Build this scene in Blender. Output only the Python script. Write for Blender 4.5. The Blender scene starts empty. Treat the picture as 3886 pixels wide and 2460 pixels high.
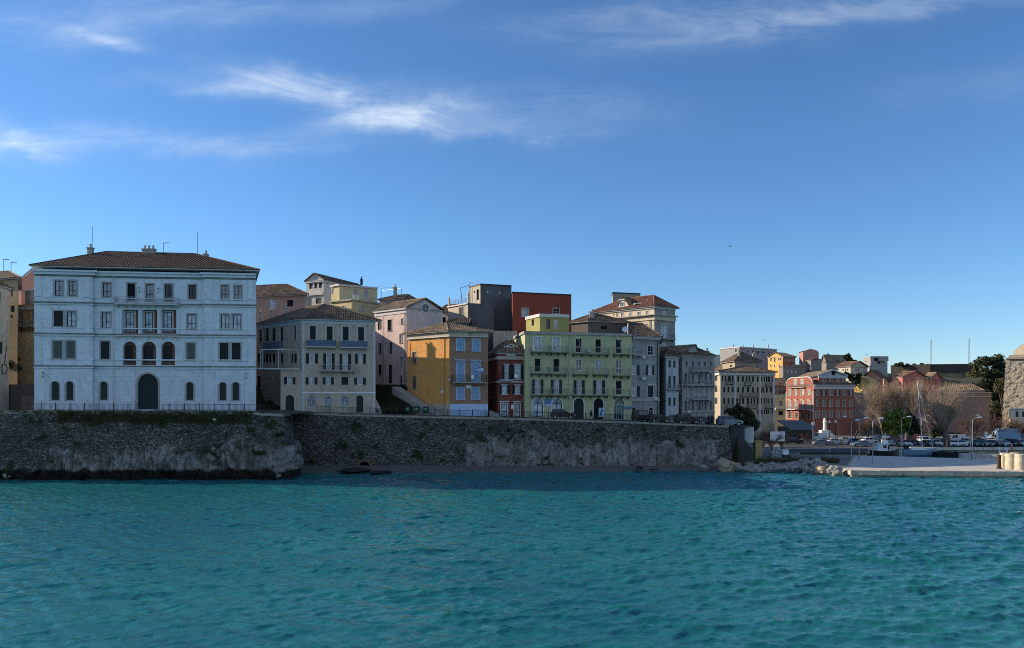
import bpy, bmesh, math, random
import numpy as np
from mathutils import Vector, Matrix, noise
random.seed(7)
F=2800.0; U0=1943.0; VH=1520.0; HC=12.0
C=bpy.context.scene.collection
def XY(u,Y): return Vector(((u-U0)/F*Y, Y))
def Z(v,Y): return HC-(v-VH)/F*Y
def P(u,v,Y): return Vector(((u-U0)/F*Y, Y, Z(v,Y)))
RG={1:(0,860,.4857),2:(500,860,.4857),3:(940,1000,.3937),4:(1380,1000,.42),5:(1900,1060,.3806),6:(2360,1080,.3937),
    7:(2840,1260,.3806),8:(3300,1260,.3806),9:(2240,1080,.191),10:(2840,1280,.1837),11:(0,960,.3934)}
def q(r,x,y=0): a=RG[r]; return a[0]+x*a[2], a[1]+y*a[2]
# ---------------------------------------------------------------- materials
MATS={}
def nodes(name):
    m=bpy.data.materials.new(name); m.use_nodes=True; nt=m.node_tree
    return m,nt,nt.nodes['Principled BSDF']
def N(nt,t,**k):
    n=nt.nodes.new(t)
    for a,b in k.items():
        if a.startswith('i_'): n.inputs[int(a[2:])].default_value=b
        else: setattr(n,a,b)
    return n
def L(nt,a,b): nt.links.new(a,b)
def coords(nt,scale=(1,1,1)):
    tc=N(nt,'ShaderNodeTexCoord'); mp=N(nt,'ShaderNodeMapping'); mp.inputs['Scale'].default_value=scale
    L(nt,tc.outputs['Object'],mp.inputs['Vector']); return mp.outputs['Vector']
def noisen(nt,vec,scale,detail=4,rough=.6):
    n=N(nt,'ShaderNodeTexNoise'); n.inputs['Scale'].default_value=scale; n.inputs['Detail'].default_value=detail
    n.inputs['Roughness'].default_value=rough; L(nt,vec,n.inputs['Vector']); return n.outputs['Fac']
def ramp(nt,fac,stops):
    r=N(nt,'ShaderNodeValToRGB'); e=r.color_ramp.elements
    while len(e)<len(stops): e.new(.5)
    for i,(p,c) in enumerate(stops):
        e[i].position=p; e[i].color=(c if hasattr(c,'__len__') else (c,c,c))[:3]+(1,) if hasattr(c,'__len__') else (c,c,c,1)
    L(nt,fac,r.inputs['Fac']); return r.outputs['Color']
def mixc(nt,fac,a,b,mode='MIX'):
    m=N(nt,'ShaderNodeMix',data_type='RGBA',blend_type=mode)
    for s,val in ((0,fac),(6,a),(7,b)):
        if hasattr(val,'is_linked') or hasattr(val,'links'): L(nt,val,m.inputs[s])
        else: m.inputs[s].default_value=val if s==0 else (tuple(val)+(1,))[:4]
    return m.outputs[2]
def bump(nt,h,b,strength=.4,dist=.05):
    n=N(nt,'ShaderNodeBump'); n.inputs['Strength'].default_value=strength; n.inputs['Distance'].default_value=dist
    L(nt,h,n.inputs['Height']); L(nt,n.outputs['Normal'],b.inputs['Normal'])
def flat(name,col,rough=.7,metal=0,var=.15,sc=2.0,spec=.3):
    if name in MATS: return MATS[name]
    m,nt,b=nodes(name); v=coords(nt); f=noisen(nt,v,sc,4)
    a=tuple(c*(1-var) for c in col); c2=tuple(min(1,c*(1+var)) for c in col)
    L(nt,ramp(nt,f,[(.3,a),(.7,c2)]),b.inputs['Base Color'])
    b.inputs['Roughness'].default_value=rough; b.inputs['Metallic'].default_value=metal
    b.inputs['Specular IOR Level'].default_value=spec
    MATS[name]=m; return m
def plaster(name,col,dirt=.35,dark=(.10,.09,.08),sc=.35,rough=.9,lo=.5,hi=.75,brick=False):
    if name in MATS: return MATS[name]
    m,nt,b=nodes(name)
    v=coords(nt); f=noisen(nt,v,1.3,5); base=ramp(nt,f,[(.3,tuple(c*.86 for c in col)),(.7,tuple(min(1,c*1.1) for c in col))])
    st=noisen(nt,coords(nt,(1.6,1.6,.18)),1.0,5,.65)
    bl=noisen(nt,coords(nt,(1,1,.7)),sc,6,.7)
    mask=N(nt,'ShaderNodeMath',operation='MULTIPLY'); L(nt,ramp(nt,st,[(.42,0.15),(.68,1.)]),mask.inputs[0]); L(nt,ramp(nt,bl,[(lo-.08,0.),(hi,1.)]),mask.inputs[1])
    m2=N(nt,'ShaderNodeMath',operation='MULTIPLY',use_clamp=True); L(nt,mask.outputs[0],m2.inputs[0]); m2.inputs[1].default_value=dirt*2.2
    c=mixc(nt,m2.outputs[0],base,dark)
    if brick:
        bk=N(nt,'ShaderNodeTexBrick'); bk.inputs['Scale'].default_value=2.2; bk.inputs['Color1'].default_value=(1,1,1,1); bk.inputs['Color2'].default_value=(.82,.82,.82,1); bk.inputs['Mortar'].default_value=(.55,.5,.48,1); bk.inputs['Mortar Size'].default_value=.03
        mp=N(nt,'ShaderNodeMapping'); mp.inputs['Rotation'].default_value=(math.pi/2,0,0); tc=N(nt,'ShaderNodeTexCoord'); L(nt,tc.outputs['Object'],mp.inputs[0]); L(nt,mp.outputs[0],bk.inputs['Vector'])
        c=mixc(nt,1.0,c,bk.outputs['Color'],'MULTIPLY')
    L(nt,c,b.inputs['Base Color']); b.inputs['Roughness'].default_value=rough; b.inputs['Specular IOR Level'].default_value=.2
    bump(nt,noisen(nt,v,6,5),b,.35,.03)
    MATS[name]=m; return m
def tilemat(name,cols,sc=1.1):
    if name in MATS: return MATS[name]
    m,nt,b=nodes(name); v=coords(nt,(3.2,3.2,3.2)); vo=N(nt,'ShaderNodeTexVoronoi'); vo.inputs['Scale'].default_value=sc; L(nt,v,vo.inputs['Vector'])
    sep=N(nt,'ShaderNodeSeparateColor'); L(nt,vo.outputs['Color'],sep.inputs[0])
    c=ramp(nt,sep.outputs[0],[(i/(len(cols)-1),k) for i,k in enumerate(cols)])
    f=noisen(nt,coords(nt),.5,5); c=mixc(nt,ramp(nt,f,[(.45,0.),(.7,.75)]),c,(.045,.043,.035))
    L(nt,c,b.inputs['Base Color']); b.inputs['Roughness'].default_value=.9; b.inputs['Specular IOR Level'].default_value=.2
    bump(nt,noisen(nt,coords(nt),9,4),b,.5,.03); MATS[name]=m; return m
def glass(name,col=(.02,.025,.03),rough=.12,spec=.5):
    if name in MATS: return MATS[name]
    m,nt,b=nodes(name); f=noisen(nt,coords(nt),.9,3)
    L(nt,ramp(nt,f,[(.35,tuple(c*.6 for c in col)),(.65,tuple(min(1,c*1.3) for c in col))]),b.inputs['Base Color']); b.inputs['Roughness'].default_value=rough; b.inputs['Specular IOR Level'].default_value=spec
    bump(nt,noisen(nt,coords(nt),1.5,2),b,.1,.05); MATS[name]=m; return m
def louver(name,col):
    if name in MATS: return MATS[name]
    m,nt,b=nodes(name); w=N(nt,'ShaderNodeTexWave',wave_type='BANDS',bands_direction='Z'); w.inputs['Scale'].default_value=3.2; w.inputs['Distortion'].default_value=0
    L(nt,coords(nt),w.inputs['Vector']); f=noisen(nt,coords(nt),2.5,4)
    L(nt,ramp(nt,f,[(.3,tuple(c*.75 for c in col)),(.7,tuple(min(1,c*1.15) for c in col))]),b.inputs['Base Color']); b.inputs['Roughness'].default_value=.7
    bump(nt,w.outputs['Fac'],b,.7,.04); MATS[name]=m; return m
# ---------------------------------------------------------------- mesh helper
class MB:
    def __init__(s): s.v=[]; s.f=[]; s.m=[]
    def add(s,pts,m=0):
        i=len(s.v); s.v+= [tuple(p) for p in pts]; s.f.append(tuple(range(i,i+len(pts)))); s.m.append(m)
    def hexa(s,p,m=0):   # p: 8 pts, 0-3 bottom ring, 4-7 top ring
        i=len(s.v); s.v+=[tuple(a) for a in p]
        for f in ((3,2,1,0),(4,5,6,7),(0,1,5,4),(1,2,6,5),(2,3,7,6),(3,0,4,7)): s.f.append(tuple(i+k for k in f)); s.m.append(m)
    def box(s,x0,x1,y0,y1,z0,z1,m=0):
        s.hexa([(x0,y0,z0),(x1,y0,z0),(x1,y1,z0),(x0,y1,z0),(x0,y0,z1),(x1,y0,z1),(x1,y1,z1),(x0,y1,z1)],m)
    def bar(s,a,b,r,m=0,n=4,r2=None):
        a=Vector(a); b=Vector(b); d=(b-a)
        if d.length<1e-6: return
        d.normalize(); x=d.orthogonal().normalized(); y=d.cross(x); r2=r if r2 is None else r2
        i=len(s.v)
        for c,rr in ((a,r),(b,r2)):
            for k in range(n):
                t=2*math.pi*k/n; s.v.append(tuple(c+(x*math.cos(t)+y*math.sin(t))*rr))
        for k in range(n): s.f.append((i+k,i+(k+1)%n,i+n+(k+1)%n,i+n+k)); s.m.append(m)
        s.f.append(tuple(i+n-1-k for k in range(n))); s.m.append(m); s.f.append(tuple(i+n+k for k in range(n))); s.m.append(m)
    def cyl(s,c,r,h,m=0,n=16,r2=None): s.bar(c,(c[0],c[1],c[2]+h),r,m,n,r2)
    def lathe(s,c,prof,n=16,m=0):
        i=len(s.v)
        for r,z in prof:
            for k in range(n):
                t=2*math.pi*k/n; s.v.append((c[0]+r*math.cos(t),c[1]+r*math.sin(t),c[2]+z))
        for j in range(len(prof)-1):
            for k in range(n): s.f.append((i+j*n+k,i+j*n+(k+1)%n,i+(j+1)*n+(k+1)%n,i+(j+1)*n+k)); s.m.append(m)
    def build(s,name,mats,parent=None,smooth=False,base=None):
        me=bpy.data.meshes.new(name); me.from_pydata(s.v,[],s.f)
        if not isinstance(mats,(list,tuple)): mats=[mats]
        for k in mats: me.materials.append(k)
        if len(mats)>1: me.polygons.foreach_set('material_index',s.m)
        if smooth: me.polygons.foreach_set('use_smooth',[True]*len(me.polygons))
        me.update(); o=bpy.data.objects.new(name,me); C.objects.link(o)
        if parent is not None:
            o.parent=parent
            w=Vector((0,0,0)); p=parent
            while p is not None: w=w+Vector(p.location) if not p.get('_w') else w+Vector(p.location); p=p.parent
            if base is None: o.location=-w     # vertices are in world coordinates
        elif base is not None:
            o.location=base
        return o
def split(mb,name,mats,parent=None,base=None):
    n=len(mb.v); par=list(range(n))
    def fd(a):
        while par[a]!=a: par[a]=par[par[a]]; a=par[a]
        return a
    for f in mb.f:
        for k in f[1:]: par[fd(k)]=fd(f[0])
    g={}
    for f,m in zip(mb.f,mb.m): g.setdefault(fd(f[0]),[]).append((f,m))
    out=[]
    for fs in g.values():
        b=MB()
        ids=sorted({k for f,_ in fs for k in f}); mp={k:i for i,k in enumerate(ids)}; b.v=[mb.v[k] for k in ids]; b.f=[tuple(mp[k] for k in f) for f,_ in fs]; b.m=[m for _,m in fs]
        out.append(b.build(name,mats,parent,base=base))
    return out
def tag(o,label=None,cat=None,group=None,kind=None):
    if label: o['label']=label
    if cat: o['category']=cat
    if group: o['group']=group
    if kind: o['kind']=kind
    return o
def empty(name,loc,label,cat,group=None,rz=0):
    o=bpy.data.objects.new(name,None); C.objects.link(o); o.location=loc; o.rotation_euler=(0,0,rz); o.empty_display_size=.3
    return tag(o,label,cat,group)
def kids(o): return [c for c in bpy.data.objects if c.parent==o]
def thingmesh(mb,name,mats,base,label,cat,group=None,smooth=False,kind=None):
    """single mesh thing: vertices in world coords shifted so the origin sits at base"""
    b=Vector(base); mb.v=[(x-b.x,y-b.y,z-b.z) for x,y,z in mb.v]
    o=mb.build(name,mats,smooth=smooth); o.location=b; return tag(o,label,cat,group,kind)
_ch={}
def regkids(root,lst): _ch[root.name]=lst
def dup(root,loc,rz=0,scale=1.0,label=None,group=None,paint=None):
    def rec(o,par):
        c=o.copy(); C.objects.link(c)
        if par is not None: c.parent=par
        for k in _ch.get(o.name,[]): rec(k,c)
        if paint is not None and o.name.split('.')[0]=='body':
            c.material_slots[0].link='OBJECT'; c.material_slots[0].material=paint
        return c
    r=rec(root,None); r.location=loc; r.rotation_euler=(0,0,rz); r.scale=(scale,)*3
    if label: r['label']=label
    if group: r['group']=group
    return r
# ---------------------------------------------------------------- facades
class Facade:
    def __init__(s,A,B,off=0.0):
        s.A=Vector(A); s.B=Vector(B); s.d=(s.B-s.A).normalized(); s.L=(s.B-s.A).length; s.n=Vector((s.d.y,-s.d.x)); s.A=s.A+s.n*off; s.B=s.B+s.n*off; s.holes=[]
    def P(s,t,z,o=0.0): p=s.A+s.d*t+s.n*o; return Vector((p.x,p.y,z))
    def s_(s,u): k=(u-U0)/F; return (k*s.A.y-s.A.x)/(s.d.x-k*s.d.y)
    def Y(s,u): return s.A.y+s.d.y*s.s_(u)
    def uv(s,u,v): return s.s_(u),Z(v,s.Y(u))
    def rect(s,r,x0,y0,x1,y1):
        u0,v0=q(r,x0,y0) if r else (x0,y0); u1,v1=q(r,x1,y1) if r else (x1,y1)
        Yc=s.Y((u0+u1)/2); za,zb=Z(v1,Yc),Z(v0,Yc); return s.s_(u0),s.s_(u1),min(za,zb),max(za,zb)
    def box(s,mb,s0,s1,z0,z1,o0,o1,m=0):
        mb.hexa([s.P(s0,z0,o1),s.P(s1,z0,o1),s.P(s1,z0,o0),s.P(s0,z0,o0),s.P(s0,z1,o1),s.P(s1,z1,o1),s.P(s1,z1,o0),s.P(s0,z1,o0)],m)
def arcpts(s0,s1,z1,n=10,ry=None):
    r=(s1-s0)/2; c=(s0+s1)/2; ry=r if ry is None else ry
    return [(c-r*math.cos(math.pi*k/n), z1-ry+ry*math.sin(math.pi*k/n)) for k in range(n+1)]
def wall_holes(mb,f,z0,z1,m=0):
    ss={0.0,f.L}; zz={z0,z1}
    H=[]
    for h in f.holes:
        a=max(h[0],.02); b=min(h[1],f.L-.02); c=max(h[2],z0+.01); d=min(h[3],z1-.02)
        if b-a<.05 or d-c<.05: continue
        H.append((a,b,c,d,h[4],h[5])); ss|={a,b}; zz|={c,d}
    ss=sorted(ss); zz=sorted(zz)
    for i in range(len(ss)-1):
        if ss[i+1]-ss[i]<1e-5: continue
        sc=(ss[i]+ss[i+1])/2; run=None
        for j in range(len(zz)-1):
            if zz[j+1]-zz[j]<1e-6: continue
            zc=(zz[j]+zz[j+1])/2; ins=any(h[0]<sc<h[1] and h[2]<zc<h[3] for h in H)
            if not ins:
                if run is None: run=zz[j]
                top=zz[j+1]
            if (ins or j==len(zz)-2) and run is not None:
                e=zz[j] if ins else zz[j+1]
                mb.add([f.P(ss[i],run),f.P(ss[i+1],run),f.P(ss[i+1],e),f.P(ss[i],e)],m); run=None
            elif ins: run=None
    for a,b,c,d,arch,dep in H:
        mb.add([f.P(a,c),f.P(a,c,-dep),f.P(b,c,-dep),f.P(b,c)],m)
        if arch:
            ap=arcpts(a,b,d); zc=ap[0][1]; zc=max(zc,c)
            mb.add([f.P(a,c),f.P(a,zc),f.P(a,zc,-dep),f.P(a,c,-dep)],m); mb.add([f.P(b,c),f.P(b,c,-dep),f.P(b,zc,-dep),f.P(b,zc)],m)
            for k in range(len(ap)-1): mb.add([f.P(*ap[k]),f.P(*ap[k+1]),f.P(*ap[k+1],-dep),f.P(*ap[k],-dep)],m)
            h=len(ap)//2
            for k in range(h): mb.add([f.P(*ap[k]),f.P(*ap[k+1]),f.P(ap[k+1][0],d),f.P(ap[k][0],d)],m)
            for k in range(h,len(ap)-1): mb.add([f.P(*ap[k]),f.P(*ap[k+1]),f.P(ap[k+1][0],d),f.P(ap[k][0],d)],m)
        else:
            mb.add([f.P(a,c),f.P(a,d),f.P(a,d,-dep),f.P(a,c,-dep)],m); mb.add([f.P(b,c),f.P(b,c,-dep),f.P(b,d,-dep),f.P(b,d)],m)
            mb.add([f.P(a,d),f.P(b,d),f.P(b,d,-dep),f.P(a,d,-dep)],m)
def offpoly(pts,o,closed=False):
    out=[]; n=len(pts)
    for i in range(n):
        ns=[]
        if i>0 or closed: d=(pts[i]-pts[i-1]).normalized(); ns.append(Vector((d.y,-d.x)))
        if i<n-1 or closed: d=(pts[(i+1)%n]-pts[i]).normalized(); ns.append(Vector((d.y,-d.x)))
        if len(ns)==2:
            m=(ns[0]+ns[1])
            if m.length<1e-3: m=ns[0]
            m.normalize(); k=o/max(.35,m.dot(ns[0])); out.append(pts[i]+m*k)
        else: out.append(pts[i]+ns[0]*o)
    return out
def tiles(mb,poly,pitch=.4,seg=.55,r=None,m=0,h=.09):
    p=[Vector(a) for a in poly]; e=(p[1]-p[0]).normalized(); nr=e.cross(p[-1]-p[0]).normalized()
    if nr.z<0: nr=-nr
    t=nr.cross(e)
    if t.dot(p[-1]-p[0])<0: t=-t
    if t.z<0 and (p[-1]-p[0]).z>0: t=-t
    c=[((a-p[0]).dot(e),(a-p[0]).dot(t)) for a in p]; r=r or pitch*.42
    mb.add(p,m)
    s0=min(a[0] for a in c); s1=max(a[0] for a in c); k=int((s1-s0)/pitch); ph=(s1-s0-k*pitch)/2
    for i in range(k+1):
        s=s0+ph+i*pitch+random.uniform(-.02,.02); ts=[]
        for a,b in zip(c,c[1:]+c[:1]):
            if (a[0]-s)*(b[0]-s)<0: ts.append(a[1]+(b[1]-a[1])*(s-a[0])/(b[0]-a[0]))
        if len(ts)<2: continue
        ta,tb=min(ts),max(ts); ta-=.06; x=ta
        while x<tb-.05:
            y=min(x+seg,tb); j=random.uniform(-.025,.025); up=random.uniform(0,.02)
            A=p[0]+e*(s+j)+t*x; B=p[0]+e*(s+j*.4)+t*y
            i0=len(mb.v)
            for Q,hh in ((A,h+.03+up),(B,h)):
                for dx,dz in ((-r,0.0),(-r*.55,.85),(r*.55,.85),(r,0.0)): mb.v.append(tuple(Q+e*dx+nr*(.01+dz*hh)))
            for a in range(3): mb.f.append((i0+a,i0+a+1,i0+5+a,i0+4+a)); mb.m.append(m)
            mb.f.append((i0,i0+3,i0+2,i0+1)); mb.m.append(m); x=y
# ---------------------------------------------------------------- shared materials
NAVY=flat('navy_paint',(.012,.016,.032)); WHITE=flat('white_paint',(.72,.73,.74)); OFFW=flat('pale_trim',(.50,.49,.47)); GREYT=flat('grey_trim',(.33,.335,.34))
IRON=flat('dark_iron',(.02,.022,.024),.5,.3); GALV=flat('galvanised_metal',(.30,.31,.31),.45,.5); STONE=flat('trim_stone',(.36,.33,.29),.9,sc=1); CONC=flat('concrete',(.30,.29,.27),.9,sc=.6,var=.3)
G_DARK=glass('dark_glass'); G_SKY=glass('painted_sky_glass',(.46,.53,.60),.3); G_CURT=glass('curtained_glass',(.36,.38,.40),.35); BLACKIN=flat('dark_interior',(.008,.008,.010),.9)  # G_SKY: sky reflection painted into the pale pane colour
S_DK=louver('dark_shutter',(.012,.016,.018)); S_GRN=louver('green_shutter',(.018,.035,.030)); S_GREY=louver('grey_shutter',(.10,.115,.11)); S_BLUE=louver('light_blue_shutter',(.27,.42,.62)); S_MAUVE=louver('mauve_shutter',(.33,.30,.34)); S_PALE=louver('pale_shutter',(.42,.42,.42)); S_BROWN=louver('brown_shutter',(.16,.10,.06))
TERRA=plaster('terracotta_plaster',(.19,.10,.07),.1)
# window styles: frame, pane, surround, surround width, shutters ('open','closed',None), shutter mat, mullion cols, rows, arch, depth, hood
def S(fr=NAVY,pa=G_DARK,su=None,sw=.16,sh=None,sm=S_DK,mc=1,mr=1,arch=False,dep=.2,hood=False,sill=True,fan=False): return dict(fr=fr,pa=pa,su=su,sw=sw,sh=sh,sm=sm,mc=mc,mr=mr,arch=arch,dep=dep,hood=hood,sill=sill,fan=fan)
class Building:
    def __init__(s,name,label,pts,z0,z1,wall,depth=12,back=None,group=None,cat='building',quad=False,base=None,ext=None):
        s.pts=[p if isinstance(p,Vector) else XY(*p) for p in pts]; s.z0=z0; s.z1=z1; s.wall=wall
        a=sum(s.pts,Vector((0,0)))/len(s.pts)
        s.root=empty(name,(a.x,a.y+.5,z0),label,cat,group)
        s.faces=[Facade(s.pts[i],s.pts[i+1]) for i in range(len(s.pts)-1)]
        if back is not None: bk=[p if isinstance(p,Vector) else XY(*p) for p in back]
        elif len(s.pts)==3: bk=[s.pts[0]+s.pts[2]-s.pts[1]]
        else:
            n=(s.pts[-1]-s.pts[0]).normalized(); n=Vector((-n.y,n.x)); bk=[s.pts[-1]+n*depth,s.pts[0]+n*depth]
        s.bk=bk; s.loop=s.pts+bk; s.extra=[]; s.zf={}
    def f(s,i): return s.faces[i]
    def win(s,fi,r,x0,y0,x1,y1,st,off=0.0,hole=True,name='window',face=None,zs=None):
        f=face or s.faces[fi]
        s0,s1,z0,z1=f.rect(r,x0,y0,x1,y1)
        if s1<s0: s0,s1=s1,s0
        if zs: z0,z1=zs
        return s.winz(f,s0,s1,z0,z1,st,hole,name)
    def row(s,fi,r,xs,y0,y1,st,name='window'):
        f=s.faces[fi]; z=None
        for a,b in xs:
            if z is None: _,_,z0,z1=f.rect(r,a,y0,b,y1); z=(z0,z1)
            s.win(fi,r,a,y0,b,y1,st,name=name,zs=z)
    def winz(s,f,s0,s1,z0,z1,st,hole=True,name='window'):
        arch=st['arch']; dep=st['dep']; o0=0.0
        if hole: f.holes.append((s0,s1,z0,z1,arch,dep))
        else: dep=.03; 
        w=s1-s0; h=z1-z0; fw=min(.09,w*.09); mb=MB(); d=-dep*.7 if hole else .05
        mats=[st['fr'],st['su'] or st['fr']]
        if st['sh']=='closed':
            o=None
            fo=mb; f.box(fo,s0,s0+fw,z0,z1,d-.03,d+.05); f.box(fo,s1-fw,s1,z0,z1,d-.03,d+.05); 
            if not arch: f.box(fo,s0+fw,s1-fw,z1-fw,z1,d-.03,d+.05)
        else:
            ztop=z1-(w/2 if arch else 0)
            f.box(mb,s0,s0+fw,z0,ztop,d-.03,d+.05); f.box(mb,s1-fw,s1,z0,ztop,d-.03,d+.05); f.box(mb,s0+fw,s1-fw,z0,z0+fw,d-.03,d+.05)
            f.box(mb,s0+fw,s1-fw,ztop-fw,ztop,d-.03,d+.05)
            for k in range(st['mc']):
                x=s0+w*(k+1)/(st['mc']+1); f.box(mb,x-fw*.45,x+fw*.45,z0+fw,ztop-fw,d-.02,d+.04)
            for k in range(st['mr']):
                z=z0+(ztop-z0)*(1-(k+1)*.62/(st['mr'])) if st['mr']==1 else z0+(ztop-z0)*(k+1)/(st['mr']+1)
                f.box(mb,s0+fw,s1-fw,z-fw*.3,z+fw*.3,d-.02,d+.035)
            if arch and st['fan']:
                c=(s0+s1)/2
                for k in range(1,6):
                    t=math.pi*k/6; mb.bar(f.P(c,ztop,d+.02),f.P(c-w/2*math.cos(t),ztop+w/2*math.sin(t),d+.02),fw*.35)
        if st['su']:
            sw=st['sw']; 
            if arch:
                ap=arcpts(s0,s1,z1,12); ao=arcpts(s0-sw,s1+sw,z1+sw,12,(w/2+sw))
                f.box(mb,s0-sw,s0,z0,ap[0][1],0,.06,1); f.box(mb,s1,s1+sw,z0,ap[0][1],0,.06,1)
                for k in range(12):
                    a,b,c,e=ap[k],ap[k+1],ao[k+1],ao[k]
                    mb.hexa([f.P(*e,.06),f.P(*c,.06),f.P(*b,.06),f.P(*a,.06),f.P(*e,.001),f.P(*c,.001),f.P(*b,.001),f.P(*a,.001)],1)
            else:
                f.box(mb,s0-sw,s0,z0,z1,.001,.05,1); f.box(mb,s1,s1+sw,z0,z1,.001,.05,1); f.box(mb,s0-sw,s1+sw,z1,z1+sw,.001,.07,1)
            if st['sill']: f.box(mb,s0-sw-.06,s1+sw+.06,z0-.12,z0,.001,.14,1)
            if st['hood']: f.box(mb,s0-sw-.2,s1+sw+.2,z1+sw+.12,z1+sw+.3,.001,.3,1)
        o=mb.build(name,mats,s.root); 
        def panel(nm,m,o_,a,b,c,e,par=o):
            p=MB()
            if arch:
                ap=arcpts(a,b,e); pts=[f.P(a,c,o_),f.P(b,c,o_)]+[f.P(x,z,o_) for x,z in reversed(ap)]
                p.add(pts)
            else: f.box(p,a,b,c,e,o_-.03,o_)
            return p.build(nm,m,par)
        if st['sh']=='closed':
            if arch or name=='door': panel('panel' if name=='door' else 'shutter',st['sm'],d,s0+fw,s1-fw,z0,z1-(fw if arch else 0))
            else:
                c=(s0+s1)/2
                panel('shutter',st['sm'],d+.02,s0+fw,c-.015,z0+.02,z1-fw); panel('shutter',st['sm'],d+.02,c+.015,s1-fw,z0+.02,z1-fw)
        else:
            panel('pane',st['pa'],d-.035,s0,s1,z0,z1)
            if st['sh'] in('open','l','r'):
                a=w/2+.02; sw=(st['sw'] if st['su'] else 0)+.0
                if st['sh']!='r': panel('shutter',st['sm'],.12,s0-a,s0-.02,z0,z1)
                if st['sh']!='l': panel('shutter',st['sm'],.12,s1+.02,s1+a,z0,z1)
        return o
    def door(s,fi,r,x0,y0,x1,y1,st,**k): return s.win(fi,r,x0,y0,x1,y1,st,name='door',**k)
    def balcony(s,fi,r,x0,x1,ys,yr,dep=.9,mat=None,rail=IRON,panel=None,slabh=.18,nbr=None,face=None,rn='railing'):
        f=face or s.faces[fi]; s0,s1,_,_=f.rect(r,x0,ys,x1,ys+1); uc=(q(r,x0)[0]+q(r,x1)[0])/2 if r else (x0+x1)/2
        Yc=f.Y(uc)-dep*.8; zs=Z(q(r,0,ys)[1] if r else ys,Yc); zr=Z(q(r,0,yr)[1] if r else yr,Yc)
        mb=MB(); f.box(mb,s0,s1,zs-slabh,zs,.002,dep)
        n=nbr or max(2,int((s1-s0)/1.6)+1)
        for k in range(n):
            x=s0+.25+(s1-s0-.5)*k/(n-1)
            mb.hexa([f.P(x-.1,zs-slabh-.45,.12),f.P(x+.1,zs-slabh-.45,.12),f.P(x+.1,zs-slabh-.5,.003),f.P(x-.1,zs-slabh-.5,.003),f.P(x-.1,zs-slabh-.003,dep*.8),f.P(x+.1,zs-slabh-.003,dep*.8),f.P(x+.1,zs-slabh-.003,.003),f.P(x-.1,zs-slabh-.003,.003)])
        o=mb.build('balcony',mat or CONC,s.root)
        s.rail(f,s0,s1,zs,zr,dep-.05,rail,o,panel,rn); return o
    def rail(s,f,s0,s1,zs,zr,dep,rail,par,panel=None,rn='railing',ends=True):
        mb=MB(); segs=[((s0+.04,dep),(s1-.04,dep))]
        if ends: segs+=[((s0+.04,.02),(s0+.04,dep)),((s1-.04,.02),(s1-.04,dep))]
        for (a,oa),(b,ob) in segs:
            A0,B0=f.P(a,zs+.05,oa),f.P(b,zs+.05,ob); A1,B1=f.P(a,zr,oa),f.P(b,zr,ob)
            mb.bar(A1,B1,.03); mb.bar(A0,B0,.02); ln=(B0-A0).length; n=max(2,int(ln/.16))
            for k in range(n+1):
                t=k/n; mb.bar(A0.lerp(B0,t),A1.lerp(B1,t),.03 if k%8==0 else .013,n=3 if k%8 else 4)
        r=mb.build(rn,rail,par)
        if panel is not None:
            p=MB(); f.box(p,s0+.08,s1-.08,zs+.08,zr-.08,dep-.05,dep-.035)
            if ends: f.box(p,s0+.08,s0+.1,zs+.08,zr-.08,.03,dep-.06); f.box(p,s1-.1,s1-.08,zs+.08,zr-.08,.03,dep-.06)
            p.build('balcony_screen',panel,par)
    def band(s,z0,z1,proud,mat,i0=0,i1=None,name='cornice',mb=None,build=True):
        pts=s.pts[i0:(i1+1) if i1 is not None else None]; b=mb or MB(); o=offpoly(pts,proud); n=offpoly(pts,.003)
        for k in range(len(pts)-1):
            a0,a1,c0,c1=n[k],n[k+1],o[k],o[k+1]
            V=lambda p,z:(p.x,p.y,z)
            b.add([V(c0,z0),V(c1,z0),V(c1,z1),V(c0,z1)]); b.add([V(a0,z1),V(c0,z1),V(c1,z1),V(a1,z1)]); b.add([V(a0,z0),V(a1,z0),V(c1,z0),V(c0,z0)])
            if k==0: b.add([V(a0,z0),V(c0,z0),V(c0,z1),V(a0,z1)])
            if k==len(pts)-2: b.add([V(a1,z0),V(a1,z1),V(c1,z1),V(c1,z0)])
        return b.build(name,mat,s.root) if build else b
    def vb(s,fi,r,y,x=None):   # z of an image height on a facade
        f=s.faces[fi]; u=q(r,x)[0]; return Z(q(r,0,y)[1],f.Y(u))
    def pilaster(s,mb,fi,s0,s1,z0,z1,o=.06,m=0): s.faces[fi].box(mb,s0,s1,z0,z1,.003,o,m)
    def walls(s,name='wall',cap=True,mats=None,zt=None):
        mb=MB()
        for i,f in enumerate(s.faces): wall_holes(mb,f,s.z0,s.zf.get(i,s.z1))
        n=len(s.pts); lp=s.loop
        for i in range(n-1,len(lp)):
            a,b=lp[i],lp[(i+1)%len(lp)]
            mb.add([(a.x,a.y,s.z0),(b.x,b.y,s.z0),(b.x,b.y,s.z1),(a.x,a.y,s.z1)])
        if cap: mb.add([(p.x,p.y,s.z1) for p in lp])
        for e in s.extra: mb.add(e)
        o=mb.build(name,mats or s.wall,s.root); return o
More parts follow.
